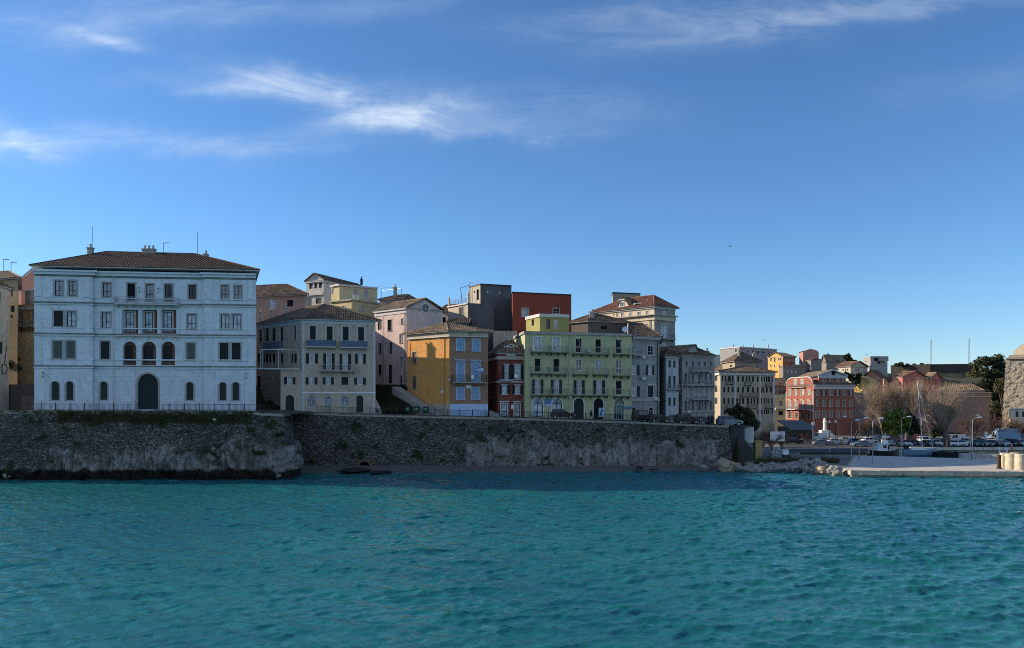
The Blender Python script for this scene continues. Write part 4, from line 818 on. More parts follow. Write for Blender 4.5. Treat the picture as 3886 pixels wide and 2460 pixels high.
# upper storey with pediment on the dark face
s0,s1,_,_=f.rect(10,1480,990,2030,1000); zu=Z(q(10,0,840)[1],231); g=Facade(f.P(s0,0,-.5).xy,f.P(s1,0,-.5).xy); B.faces.append(g)
for a,b in ((1532,1584),(1672,1724),(1816,1868),(1950,2000)): B.win(2,10,a,864,b,968,RS)
B.faces.pop()
mb=MB(); wall_holes(mb,g,zt-.2,zu); A_,B_=g.P(0,zt-.2),g.P(g.L,zt-.2); bk=Vector((2,24,0))
for p0,p1 in ((A_,A_+bk),(B_,B_+bk)): mb.add([p0,p1,p1+Vector((0,0,zu-zt+.2)),p0+Vector((0,0,zu-zt+.2))])
zpk=Z(q(10,0,672)[1],231); ap=g.P(g.L/2,zpk-.3); mb.add([g.P(0,zu,.0),g.P(g.L,zu,.0),ap]); uw=mb.build('upper_wall',W_RL,B.root)
mb=MB(); g.box(mb,-.4,g.L+.4,zu-.1,zu+.75,.003,.4); mb.bar(g.P(-.6,zu+.8,.25),g.P(g.L/2,zpk,.25),.28); mb.bar(g.P(g.L+.6,zu+.8,.25),g.P(g.L/2,zpk,.25),.28); mb.add([g.P(.3,zu+.75,.03),g.P(g.L-.3,zu+.75,.03),g.P(g.L/2,zpk-.4,.03)]); 
pd=mb.build('pediment',flat('pale_grey_trim',(.40,.41,.43)),uw); mb=MB(); sc,zc_=g.uv(*q(10,1757,738)); ring=[g.P(sc+.75*math.cos(t*math.pi/8),zc_+.75*math.sin(t*math.pi/8),.09) for t in range(16)]; mb.add(ring)
mb.build('round_window',BLACKIN,pd)
rb=MB(); h=g.L/2; 
tiles(rb,[g.P(-.6,zu+.6,.3),g.P(-.6,zu+.6,.3)+bk,g.P(h,zpk+.1,.3)+bk,g.P(h,zpk+.1,.3)],.6,1); tiles(rb,[g.P(g.L+.6,zu+.6,.3),g.P(g.L+.6,zu+.6,.3)+bk,g.P(h,zpk+.1,.3)+bk,g.P(h,zpk+.1,.3)],.6,1); rb.build('roof',T_TAN,B.root)
# curved gable on the lit face
s0,s1,_,_=f0.rect(10,790,985,1330,990); za=zt-.3; zg=Z(q(10,0,830)[1],240); m=(s0+s1)/2; w=(s1-s0)/2
prof=[(-w,za),(-w,za+.8)]+[(-w+(w*.42)*(1-math.cos(t*math.pi/12)),za+.8+(zg-za-.8)*math.sin(t*math.pi/12)**1.0) for t in range(1,7)]
prof=[(a,b) for a,b in prof]+[(-a,b) for a,b in reversed(prof)]; mb=MB(); fr=[f0.P(m+a,b,.02) for a,b in prof]; bkp=[f0.P(m+a,b,-.5) for a,b in prof]; mb.add(fr); mb.add(bkp[::-1])
for k in range(len(fr)): mb.add([fr[k],bkp[k],bkp[(k+1)%len(fr)],fr[(k+1)%len(fr)]])
cg=mb.build('curved_gable',W_RL,B.root); mb=MB()
for k in range(1,len(fr)-2): mb.bar(fr[k],fr[k+1],.18)
mb.build('gable_coping',OFFW,cg)
gg=Facade(f0.A,f0.B,.03)
for a,b in ((945,1003),(1086,1140)): B.win(0,10,a,880,b,1000,RL,hole=False,face=gg)
B.roof(zt+2.2,T_DARK,over=.2,ins=(3,3),gables=False,pitch=.6,seg=1); B.walls()
# --- 25 yellow small
B=Building('town_house','small sunlit yellow house with balcony wedged between the sand coloured and red buildings',[(2938,232),(2982,232)],1,Z(q(10,0,1185)[1],232),plaster('butter_yellow_plaster',(.58,.44,.21),.1),depth=10)
B.pts=B.pts; B.row(0,10,[(640,695)],1322,1420,S(OFFW,G_DARK,OFFW,.12)); B.row(0,7,[(300,345)],790,830,S(NAVY,BLACKIN)); B.balcony(0,10,540,765,1472,1420,1.2,OFFW,GALV); B.band(B.z1-.8,B.z1-.5,.15,OFFW); B.walls()
# --- 27 bastion
zt=Z(q(8,0,600)[1],236)
B=Building('bastion','long low stone bastion wall behind the bare trees',[(3240,245),(3755,236),(3763,250)],0.5,zt,plaster('mauve_stone',(.25,.20,.19),.3,sc=.2),back=[Vector((160,262)),Vector((112,262))],cat='fortification')
B.band(zt-1.6,zt-1.3,.35,STONE); B.band(zt-.3,zt,.2,STONE)
for x in (1125,1185,1250): 
    for y in (665,770): B.win(0,7,x-12,y,x+12,y+35,S(GREYT,sh='closed',sm=S_MAUVE))
B.walls()
def gable_h(label,pts,z0,y,r,Ym,mat,rmat,zr,turn=0,ins=(0,0),wins=(),name='hill_house',wf=0):
    b=Building(name,label,pts,z0,Z(q(r,0,y)[1],Ym),mat); 
    for a in wins: b.win(wf,r,*a,S(OFFW,BLACKIN,OFFW,.08))
    b.roof(Z(q(r,0,zr)[1],Ym+3),rmat,over=.3,ins=ins,turn=turn,pitch=.6,seg=1); b.walls(); return b
ORN=plaster('salmon_plaster',(.55,.27,.16),.1); CORAL=plaster('coral_red_plaster',(.48,.16,.13),.1)
gable_h('salmon orange gabled house behind the left end of the bastion wall',[(3262,268),(3355,258),(3375,264)],6,480,7,258,ORN,T_DARK,378,turn=1,wins=((1290,430,1302,445),))
gable_h('low bright yellow roofed house in front of the salmon house, behind the bastion wall',[(3238,254),(3300,250),(3326,252)],6,500,7,250,plaster('mustard_yellow',(.60,.42,.14),.1),tilemat('yellow_lit_tiles',[(.55,.42,.2),(.6,.45,.2),(.5,.36,.16)]),448,turn=1)
gable_h('coral red gabled house behind the bastion wall, above the sailing boat mast',[(3378,262),(3425,256),(3520,262)],6,455,8,256,CORAL,T_BRN,392,turn=0,wins=((345,430,356,452),),wf=1)
gable_h('cream roofed cluster right of the coral red house behind the bastion',[(3500,262),(3530,258),(3575,262)],6,470,8,258,CORAL,T_TAN,405,turn=0)
gable_h('low stone hut with hipped roof standing on the right end of the bastion',[(3545,250),(3730,244),(3742,250)],zt-1,585,8,244,plaster('mauve_stone',(.25,.20,.19),.3,sc=.2),tilemat('straw_roof',[(.20,.15,.10),(.26,.2,.14),(.17,.13,.1)]),520,turn=0,ins=(4,4),name='stone_hut')
# --- 29 far fort wall, 30 tower
FW=plaster('dark_fort_stone',(.06,.05,.045),.4)
B=Building('fort_wall','dark long fortress wall along the hill crest with plants on top',[(3380,340),(3530,330),(3712,326)],12,Z(q(8,0,322)[1],330),FW,cat='fortification',back=[(3712,345),(3380,352)]); B.walls()
TW=plaster('fortress_limestone',(.30,.26,.20),.4,(.13,.11,.09),.4)
B=None
r0=empty('fortress_tower',(XY(3900,222).x,222,14),'massive battered limestone fortress bastion with small domed sentry box at the right edge','fortification')
mb=MB(); zb=Z(q(8,0,755)[1],220); zm=Z(q(8,0,268)[1],220); zt2=Z(q(8,0,222)[1],220)
a0,b0=XY(q(8,1312)[0],220),XY(4250,205); a1,b1=XY(q(8,1358)[0],223),XY(4250,208)
nu,nv=120,48
for i in range(nu):
    for j in range(nv):
        def pt(i,j):
            t,w=i/nu,j/nv; p=a0.lerp(b0,t).lerp(a1.lerp(b1,t),w); z=zb-8+(zm-zb+8)*w; n=noise.fractal(Vector((p.x*.5,z*1.3,3)),.7,2.,4)*.35
            return Vector((p.x+(0 if i else 0),p.y-n,z))
        mb.add([pt(i,j),pt(i+1,j),pt(i+1,j+1),pt(i,j+1)])
c=Vector((a0.x*246/220+3,246)); c1=Vector((a1.x*246/223+3,246)); mb.add([(a0.x,a0.y,zb-8),(a1.x,a1.y,zm),(c1.x,c1.y,zm),(c.x,c.y,zb-8)]); 
mb.build('wall',TW,r0)
mb=MB(); mb.hexa([(a1.x-.5,a1.y-.6,zm),(b1.x,b1.y-.6,zm),(b1.x,b1.y+20,zm),(a1.x*243/223+2,a1.y+20,zm),(a1.x-.5,a1.y-.6,zm+.5),(b1.x,b1.y-.6,zm+.5),(b1.x,b1.y+20,zm+.5),(a1.x*243/223+2,a1.y+20,zm+.5)]); mb.hexa([(a1.x+.6,a1.y-.1,zm+.5),(b1.x,b1.y-.1,zm+.5),(b1.x,b1.y+18,zm+.5),(a1.x*241/223+3,a1.y+18,zm+.5),(a1.x+1.6,a1.y+.8,zt2),(b1.x,b1.y+.8,zt2),(b1.x,b1.y+17,zt2),(a1.x*240/223+4,a1.y+17,zt2)]); mb.build('parapet',TW,r0)
cs=XY(3941,230); mb=MB(); zs_=Z(q(8,0,70)[1],228); mb.lathe((cs.x,cs.y,zt2-.5),[(6.6,0),(6.4,(zs_-zt2)*.45),(4.6,(zs_-zt2)*.8),(2,(zs_-zt2)*1.0),(.3,(zs_-zt2)*1.12)],20); mb.build('domed_sentry_box',TW,r0,smooth=True)
B=Building('town_house','cream building with dark shutters at the foot of the fortress bastion, right edge',[(3829,206),(3990,206)],Z(q(8,0,892)[1],206)-3,Z(q(8,0,760)[1],206),plaster('warm_cream_plaster',(.52,.46,.36),.2),back=[(3990,216),(3831,216)])
B.row(0,8,[(1455,1488),(1520,1553)],790,848,S(OFFW,sh='closed',sm=S_GRN)); B.row(0,8,[(1640,1670)],790,848,S(OFFW,sh='closed',sm=S_GRN)); B.band(B.vb(0,8,892,1500),B.vb(0,8,870,1500),.5,flat('straw_trim',(.5,.42,.28))); B.band(B.z1-.3,B.z1,.2,OFFW); B.walls()
# --- far left houses
B=Building('town_house','weathered whitish house cut by the left edge of the picture, cable loop on its wall',[(-190,122),(-30,118),(34,122)],9.5,Z(q(11,0,325)[1],119),plaster('stained_white_plaster',(.36,.34,.31),.55,sc=.5))
B.row(1,11,[(0,22)],860,978,S(NAVY,sh='closed')); B.row(1,11,[(-60,-30)],860,978,S(NAVY,sh='closed')); B.row(1,11,[(0,8)],375,470,S(GREYT,G_DARK,STONE,.1))
f=B.f(1); s,zz=f.uv(*q(11,38,1120)); mb=MB()
for k in range(18): t,t2=2*math.pi*k/18,2*math.pi*(k+1)/18; mb.bar(f.P(s+.65*math.cos(t),zz+.8*math.sin(t),.1),f.P(s+.65*math.cos(t2),zz+.8*math.sin(t2),.1),.05)
mb.bar(f.P(s,zz+.8,.1),f.P(s+.6,zz+4,.1),.05); mb.build('cable_loop',IRON,B.root); B.roof(B.z1+1.0,T_DARK,over=.5,ins=(1,1),gables=False); B.walls()
B=Building('town_house','tan house with striped tile roof behind the weathered white house at far left',[(-160,132),(66,127),(70,140)],9.5,Z(q(11,0,262)[1],128),plaster('tan_plaster',(.42,.32,.20),.25))
for x0,x1,y0,y1 in ((104,122,345,420),(102,140,508,572),(102,122,600,630)): B.win(0,11,x0,y0,x1,y1,S(GREYT,sh='closed'))
B.roof(B.z1+2.6,T_TAN,over=.5,ins=(3,3),gables=False,pitch=.5); B.walls(); aerial(14,133,B.z1+.5,Z(q(11,0,62)[1],133),'comb aerial on the far left roof, left one',1); aerial(42,133,B.z1+.5,Z(q(11,0,90)[1],133),'comb aerial on the far left roof, right one',1)
B=Building('town_house','pink gable house whose sunlit pointed side wall shows just left of the palace',[(20,158),(83,156),(150,150)],12,Z(q(11,0,262)[1],156),plaster('salmon_pink_plaster',(.62,.33,.24),.12),back=[(150,165),(20,172)])
f=B.f(1); f=Facade(XY(81,150),XY(150,150)); mb=MB(); za=Z(q(11,0,262)[1],150); zb_=Z(q(11,0,128)[1],150); zc_=Z(q(11,0,392)[1],150)
g=[f.P(0,zc_-8),f.P(f.L,zc_-8),f.P(f.L,zb_+.6),f.P(f.L*.86,zb_),f.P(0,za)]; gb=[p_+Vector((-2,6,0)) for p_ in g]; mb.add(g)
for k in range(5): mb.add([g[k],g[(k+1)%5],gb[(k+1)%5],gb[k]])
mb.build('gable_wall',plaster('salmon_pink_plaster',(.62,.33,.24),.12),B.root); mb=MB(); mb.bar(g[4]+Vector((-.2,-.2,.1)),g[3]+Vector((0,-.2,.1)),.2); mb.build('gable_coping',OFFW,B.root); B.roof(B.z1+.8,T_DARK,over=.2,ins=(1,1),gables=False); B.walls()
B=Building('town_house','narrow yellow house with mauve shutters and balcony in the gap left of the palace',[(66,140),(138,139)],10,Z(q(11,0,500)[1],140),plaster('soft_yellow_plaster',(.46,.33,.16),.2),depth=9)
B.row(0,11,[(170,218),(300,350)],562,690,S(OFFW,sh='closed',sm=S_MAUVE,sill=False)); B.balcony(0,11,165,355,703,655,.9,OFFW,GALV); B.band(B.vb(0,11,550,250),B.vb(0,11,520,250),.3,OFFW)
mb=MB(); f=B.f(0); f.box(mb,.5,f.L-.1,B.z1,B.z1+2.6,-4,-1.2); o=mb.build('roof_room',STONE,B.root); mb=MB(); f.box(mb,2.2,3.0,B.z1,B.z1+3.0,-1.19,-.8); f.box(mb,.2,f.L,B.z1+2.6,B.z1+2.8,-4,-.7); mb.build('roof_slab',OFFW,o); B.walls()
B=Building('garden_wall','low tan wall below the yellow house in the gap left of the palace',[(62,131),(136,130)],8,Z(q(11,0,765)[1],130),plaster('tan_plaster',(.42,.32,.20),.25),depth=3,cat='wall')
B.row(0,11,[(163,187)],838,925,S(WHITE,flat('bright_panel',(.6,.58,.5)),mc=0,mr=0)); B.walls()
# ================================================================ SETTING
def gridmesh(name,X,Y,Zz,mat,smooth=True):
    ny,nx=X.shape; co=np.stack([X,Y,Zz],-1).reshape(-1,3).astype(np.float32); i=np.arange(nx*ny).reshape(ny,nx)
    q4=np.stack([i[:-1,:-1],i[:-1,1:],i[1:,1:],i[1:,:-1]],-1).reshape(-1,4); me=bpy.data.meshes.new(name)
    me.vertices.add(len(co)); me.vertices.foreach_set('co',co.ravel()); me.loops.add(q4.size); me.loops.foreach_set('vertex_index',q4.ravel().astype(np.int32))
    me.polygons.add(len(q4)); me.polygons.foreach_set('loop_start',np.arange(0,q4.size,4,dtype=np.int32)); me.polygons.foreach_set('loop_total',np.full(len(q4),4,dtype=np.int32))
    if smooth: me.polygons.foreach_set('use_smooth',np.ones(len(q4),dtype=bool))
    me.update(calc_edges=True); me.materials.append(mat); o=bpy.data.objects.new(name,me); C.objects.link(o); return o
# --- sea
def sea_mat():
    m,nt,b=nodes('sea_water'); v=coords(nt)
    big=noisen(nt,v,.035,3,.5); c=ramp(nt,big,[(.38,(.014,.142,.140)),(.62,(.010,.112,.130))])
    at=N(nt,'ShaderNodeAttribute',attribute_name='foam'); cr=N(nt,'ShaderNodeAttribute',attribute_name='crest')
    c=mixc(nt,cr.outputs['Fac'],c,(.010,.150,.125)); c=mixc(nt,at.outputs['Fac'],c,(.75,.8,.8)); L(nt,c,b.inputs['Base Color'])
    b.inputs['Roughness'].default_value=.06; b.inputs['IOR'].default_value=1.33; b.inputs['Specular IOR Level'].default_value=1.0
    n1=noisen(nt,coords(nt,(1.,2.2,1)),2.6,5,.62)
    bm_=N(nt,'ShaderNodeBump'); bm_.inputs['Distance'].default_value=.11; L(nt,n1,bm_.inputs['Height']); gust=noisen(nt,coords(nt,(.035,.13,1)),1.0,5,.6)
    L(nt,ramp(nt,gust,[(.36,.14),(.64,.60)]),bm_.inputs['Strength']); L(nt,bm_.outputs['Normal'],b.inputs['Normal']); return m
SEA=sea_mat()
rng=np.random.default_rng(11)
NX,NY,dx=1280,704,.16
kx=np.fft.fftfreq(NX,dx)*2*np.pi; ky=np.fft.fftfreq(NY,dx)*2*np.pi; KX,KY=np.meshgrid(kx,ky); K=np.sqrt(KX**2+KY**2); K[0,0]=1e9
def spec(Lp,ang,pw,damp):
    wx,wy=math.cos(ang),math.sin(ang); c=(KX*wx+KY*wy)/K; return np.exp(-1/(K*Lp)**2)/K**4*np.abs(c)**pw*np.exp(-(K*damp)**2)
def field(Lp,ang,pw,sd_):
    h=np.real(np.fft.ifft2((rng.normal(size=K.shape)+1j*rng.normal(size=K.shape))*np.sqrt(spec(Lp,ang,pw,.035)))); return h/h.std()*sd_
H=field(.72,math.radians(95),9,.050)+field(.33,math.radians(84),6,.042)+field(.14,math.radians(96),3,.022)
_g=np.array([[noise.noise(Vector((i*.55,j*1.3,4))) for i in range(NX//16+2)] for j in range(NY//16+2)]); _y,_x=np.mgrid[0:NY,0:NX]/16.; _yi,_xi=_y.astype(int),_x.astype(int); _fy,_fx=_y-_yi,_x-_xi
_g=_g[_yi,_xi]*(1-_fy)*(1-_fx)+_g[_yi+1,_xi]*_fy*(1-_fx)+_g[_yi,_xi+1]*(1-_fy)*_fx+_g[_yi+1,_xi+1]*_fy*_fx
H=H*(.84+.32/(1+np.exp(-(_x*16-NX/2)*.16/22))+.38*_g)
HS=H.std()
Hk=np.fft.fft2(H); 
Dx=np.real(np.fft.ifft2(-1j*KX/K*Hk))*.9; Dy=np.real(np.fft.ifft2(-1j*KY/K*Hk))*.9
gx,gy=np.meshgrid((np.arange(NX)-NX/2)*dx,27+np.arange(NY)*dx)
o=gridmesh('sea',gx-Dx,gy-Dy,H,SEA); o['kind']='structure'
jac=np.gradient(Dy,dx,axis=0)+np.gradient(Dx,dx,axis=1)
sl=np.clip((H/HS-1.1)/1.6,0,1)*.8
pr=rng.normal(size=(NY//32+2,NX//32+2)); yy,xx=np.mgrid[0:NY,0:NX]/32.; yi,xi=yy.astype(int),xx.astype(int); fy,fx=yy-yi,xx-xi
lf=(pr[yi,xi]*(1-fy)*(1-fx)+pr[yi+1,xi]*fy*(1-fx)+pr[yi,xi+1]*(1-fy)*fx+pr[yi+1,xi+1]*fy*fx)
fo=np.clip((jac-np.quantile(jac,.9988))*6,0,1)*(lf>.75)
for nm,arr in (('foam',fo),('crest',sl)):
    a=o.data.attributes.new(nm,'FLOAT','POINT'); a.data.foreach_set('value',arr.ravel().astype(np.float32))
mb=MB(); mb.add([(-9000,-3000,-.32),(9000,-3000,-.32),(9000,400,-.32),(-9000,400,-.32)]); o=mb.build('harbour_water',SEA); o['kind']='structure'
mb=MB(); mb.add([(-12000,-4000,-4),(12000,-4000,-4),(12000,12000,-4),(-12000,12000,-4)]); o=mb.build('ground',flat('sea_bed_ground',(.07,.08,.05),.95,sc=.02,var=.4)); o['kind']='structure'
# --- terrain
def grassmat(name,a,b_,c_,sc=.25):
    m,nt,b=nodes(name); f=noisen(nt,coords(nt),sc,8,.7); L(nt,ramp(nt,f,[(.35,a),(.5,b_),(.65,c_)]),b.inputs['Base Color']); b.inputs['Roughness'].default_value=.95; bump(nt,noisen(nt,coords(nt),5,6,.8),b,.8,.15); return m
SCRUB=grassmat('scrub_slope',(.022,.028,.012),(.045,.05,.02),(.08,.06,.035))
def hter(x,y):
    xb=39+(y-129)*.30
    t=min(max((x-xb)/3,0),1)
    town=zst(x)-.15 - max(0,(y-150))*0.05*(x>20) + min(max((y-133.6)*.52,0),5.2)*(1 if x<-9 else 0) + (0 if y<190 else min((y-190)*.12,9)*(x<60))
    hill=1.1+min(max((y-236)*.42,0),20)*(1 if x>95 else max(0,(x-70)/25))
    if x>72 and y<170: hill=-3.0
    elif y<150: hill=-3.0
    if y>380: hill+=0
    v=town*(1-t)+hill*t
    if -40<x<39.5 and y<131.5: v=-3
    if y<116: v=-3
    return v
def mkter():
    xs=np.concatenate([np.arange(-420,-100,8),np.arange(-100,110,1.0),np.arange(110,520,6)]); ys=np.concatenate([np.arange(113,175,1.0),np.arange(175,420,4),np.arange(420,1200,60)])
    X,Y=np.meshgrid(xs,ys); Zz=np.vectorize(hter)(X,Y)
    for j in range(Zz.shape[0]):
        for i in range(Zz.shape[1]):
            if X[j,i]<-40 or Y[j,i]>138: Zz[j,i]+=noise.fractal(Vector((X[j,i]*.15,Y[j,i]*.15,0)),1,2,3)*.25
    o=gridmesh('terrain',X,Y,Zz,SCRUB); o['kind']='structure'
mkter()
# promenade slab (street) : top follows zst
ASPH=flat('worn_asphalt',(.055,.055,.058),.9,sc=.5,var=.3)
xs=[-110,-90,-77.7,-60,-50,-39.7,-34.3,-32,-29.5,-20,-11,0,10,21,32.5,37]
def ywall(x):
    if x<-35: return 113.2
    return float(np.interp(x,[-34.6,38],[128.8,130.0]))
mb=MB()
for a,b in zip(xs[:-1],xs[1:]):
    ya,yb=(113.2 if a<-35 else ywall(a)),(113.2 if b<=-34.3 else ywall(b))
    if a<=-34.3 and b<=-34.3: ya=yb=113.2
    if b<=-34.3: ya=yb=113.2
    elif a<=-34.3: ya=128.8
    mb.add([(a,ya,zst(a)),(b,yb,zst(b)),(b,139 if b>-35 else 131,zst(b)),(a,139 if a>-35 else 131,zst(a))])
o=mb.build('promenade',ASPH); o['kind']='structure'
# pavement with kerb along the houses
# --- sea wall mesh
def wallmat():
    m,nt,b=nodes('sea_wall_stone'); tc=N(nt,'ShaderNodeTexCoord'); 
    wn=N(nt,'ShaderNodeTexNoise'); wn.inputs['Scale'].default_value=1.2; L(nt,tc.outputs['Object'],wn.inputs['Vector'])
    ad=N(nt,'ShaderNodeVectorMath',operation='MULTIPLY_ADD'); L(nt,wn.outputs['Color'],ad.inputs[0]); ad.inputs[1].default_value=(.35,.35,.35); L(nt,tc.outputs['Object'],ad.inputs[2])
    mp=N(nt,'ShaderNodeMapping'); mp.inputs['Scale'].default_value=(2.5,2.5,4.4); L(nt,ad.outputs[0],mp.inputs[0])
    ve=N(nt,'ShaderNodeTexVoronoi',feature='DISTANCE_TO_EDGE'); L(nt,mp.outputs[0],ve.inputs['Vector']); ve.inputs['Scale'].default_value=1
    vc=N(nt,'ShaderNodeTexVoronoi'); L(nt,mp.outputs[0],vc.inputs['Vector']); vc.inputs['Scale'].default_value=1
    sp=N(nt,'ShaderNodeSeparateColor'); L(nt,vc.outputs['Color'],sp.inputs[0])
    stone=ramp(nt,sp.outputs[0],[(0.,(.085,.077,.068)),(.5,(.15,.138,.122)),(.85,(.21,.195,.172)),(1.,(.31,.29,.26))])
    edge=ramp(nt,ve.outputs['Distance'],[(.02,0.),(.13,1.)])
    col=mixc(nt,edge,(.022,.02,.019),stone)
    rk=N(nt,'ShaderNodeAttribute',attribute_name='rock')
    rn=noisen(nt,coords(nt,(1,1,.6)),.9,8,.7); rock=ramp(nt,rn,[(.3,(.07,.065,.06)),(.46,(.23,.22,.20)),(.62,(.38,.37,.34)),(.8,(.17,.12,.085))])
    ve2=N(nt,'ShaderNodeTexVoronoi',feature='DISTANCE_TO_EDGE'); ve2.inputs['Scale'].default_value=.45; mp2=N(nt,'ShaderNodeMapping'); mp2.inputs['Scale'].default_value=(2.1,2.1,.8); L(nt,ad.outputs[0],mp2.inputs[0]); L(nt,mp2.outputs[0],ve2.inputs['Vector'])
    crack=ramp(nt,ve2.outputs['Distance'],[(.0,.25),(.03,1.)]); rock=mixc(nt,crack,(.02,.018,.016),rock)
    col=mixc(nt,rk.outputs['Fac'],col,rock)
    blot=noisen(nt,coords(nt),.22,6,.65); col=mixc(nt,ramp(nt,blot,[(.45,.0),(.65,.5)]),col,(.045,.042,.038))
    wt=N(nt,'ShaderNodeAttribute',attribute_name='wet'); col=mixc(nt,wt.outputs['Fac'],col,(.026,.021,.016))
    mo=N(nt,'ShaderNodeAttribute',attribute_name='moss'); col=mixc(nt,mo.outputs['Fac'],col,(.025,.032,.012))
    cp=N(nt,'ShaderNodeAttribute',attribute_name='coping'); col=mixc(nt,cp.outputs['Fac'],col,(.42,.40,.36))
    L(nt,col,b.inputs['Base Color']); b.inputs['Roughness'].default_value=.9; b.inputs['Specular IOR Level'].default_value=.25
    hm=N(nt,'ShaderNodeMath',operation='MULTIPLY_ADD'); L(nt,edge,hm.inputs[0]); hm.inputs[1].default_value=.7; L(nt,noisen(nt,coords(nt),5,6,.7),hm.inputs[2])
    bump(nt,hm.outputs[0],b,.9,.12); return m
WALLM=wallmat()
def seawall():
    poly=[XY(-200,112),XY(0,112.2),XY(500,112.4),XY(1000,112.6),XY(1075,113.3),XY(1100,118),XY(1108,127.9),XY(2000,128.6),XY(2765,129.6),Vector((38.6,139)),Vector((39.5,150))]
    pts=[]; st=.17
    for a,b in zip(poly[:-1],poly[1:]):
        n=max(1,int((b-a).length/st))
        for k in range(n): pts.append(a.lerp(b,k/n))
    pts.append(poly[-1]); n=len(pts); nv=64
    nr=[]
    for i in range(n):
        a=pts[max(0,i-4)]; b=pts[min(n-1,i+4)]; d=(b-a).normalized(); nr.append(Vector((d.y,-d.x)))
    X=np.zeros((nv+1,n)); Y=X.copy(); Zz=X.copy(); R=X.copy(); Wt=X.copy(); M=X.copy(); Cp=X.copy()
    for i in range(n):
        p,m=pts[i],nr[i]; x=p.x; left=p.y<126 and x<-33; zt=zst(x)+.02
        nz=noise.noise(Vector((x*.12,1.3,0))); zr=(4.6+nz*3.6 if left and x>-70 else (1.6+nz) if left else (5.2+nz*2.5 if x>-8 else .5+nz)) 
        if left and -62<x<-48: zr+=1.2
        if x>36: zr=1+nz
        for j in range(nv+1):
            w=j/nv; z=-.8+(zt+.8)*w; v=Vector((x,p.y,z))
            rock=min(1,max(0,(zr-z+noise.noise(v*.9)*1.2)/.5)); off=(1-w)*1.1*(1 if left else .8)
            off+=noise.fractal(v*1.5,.8,2.1,4)*.10
            cell=noise.cell(Vector((x*1.9,p.y*1.9,z*3.3))); off+=cell*.05*(1-rock)
            if rock>0:
                r1=noise.fractal(Vector((x*.55,p.y*.5,z*.22)),.8,2.1,5); r2=abs(noise.noise(Vector((x*.9,p.y*.8,z*.3)))); off+=rock*((.55 if left else .25)+r1*(1.0 if left else .55)-max(0,.18-r2)*(3.5 if left else 2.0))
            if left and z<1.5: off-=(1.5-z)*.45*(1+.5*noise.noise(Vector((x*.3,0,0))))*1.0
            lip=0
            if w>.985: lip=.16
            X[j,i]=p.x+m.x*(off+lip); Y[j,i]=p.y+m.y*(off+lip); Zz[j,i]=z; R[j,i]=rock
            wl=(1.75+noise.noise(Vector((x*.6,0,2)))*.7) if left else .75
            Wt[j,i]=min(1,max(0,(wl-z)/.35))*(1 if left else .8); Cp[j,i]=1 if (w>.965) else 0
            g=noise.fractal(Vector((x*.5,p.y*.3,z*.6+9)),.8,2,4); M[j,i]=min(1,max(0,(g-.22)*3+ (1.0 if (left and z>zt-1.7 and x>-70) else -.35)-(0 if left else .1)))*(1-Cp[j,i])
    o=gridmesh('sea_wall',X,Y,Zz,WALLM,smooth=False)
    for nm,a in (('rock',R),('wet',Wt),('moss',M),('coping',Cp)):
        t=o.data.attributes.new(nm,'FLOAT','POINT'); t.data.foreach_set('value',a.ravel().astype(np.float32))
    # carve the culvert mouth
    uc,vc=1388,1772; c=P(uc,vc,128.2); bm=bmesh.new(); bm.from_mesh(o.data)
    dl=[f for f in bm.faces if (f.calc_center_median().x-c.x)**2+max(0,f.calc_center_median().z-c.z)**2<1.05**2 and abs(f.calc_center_median().y-128)<2 and f.calc_center_median().z>c.z-.8]
    bmesh.ops.delete(bm,geom=dl,context='FACES'); bm.to_mesh(o.data); bm.free()
    tag(o,'long rough stone sea wall on pale bedrock holding up the promenade','sea wall'); 
    mb=MB()
    for k in range(16):
        a,b=math.pi*k/16-.15,math.pi*(k+1)/16-.15
        g=lambda t,r,y:(c.x+r*math.cos(t),y,c.z+r*math.sin(t))
        mb.hexa([g(a,1.5,127.0),g(b,1.5,127.0),g(b,1.0,127.0),g(a,1.0,127.0),g(a,1.5,128.5),g(b,1.5,128.5),g(b,1.0,128.5),g(a,1.0,128.5)]); mb.add([g(a,1.0,128),g(b,1.0,128),g(b,1.0,132),g(a,1.0,132)],1)
    mb.add([(c.x-1.2,132,c.z-1),(c.x+1.2,132,c.z-1),(c.x+1.2,132,c.z+1.2),(c.x-1.2,132,c.z+1.2)],1)
    k=mb.build('culvert_arch',[flat('brown_brick',(.13,.09,.06),.9,sc=6,var=.4),BLACKIN],o); k.location=(0,0,0)
seawall()
# beach strip at the foot of the wall
BEACH=flat('dark_pebbles',(.12,.11,.10),.95,sc=3,var=.5)
xs=np.arange(-36,41,.3); ts=np.linspace(0,1,14); X,T=np.meshgrid(xs,ts); yw=np.interp(xs,[-36,-34,0,20,38],[124,127,128.5,129,130]); ye=np.interp(xs,[-36,-30,-15,0,20,32,41],[119,119.5,120.5,121.5,122.5,124.5,125]); ye=ye+np.array([noise.noise(Vector((x*.25,0,0)))*.8 for x in xs])
Yb=ye+(yw-ye)*T; Zb=-.45+T**.7*1.25+np.vectorize(lambda a,b:noise.noise(Vector((a*1.5,b*1.5,0)))*.07)(X,Yb); o=gridmesh('beach',X,Yb,Zb,BEACH); o['kind']='structure'
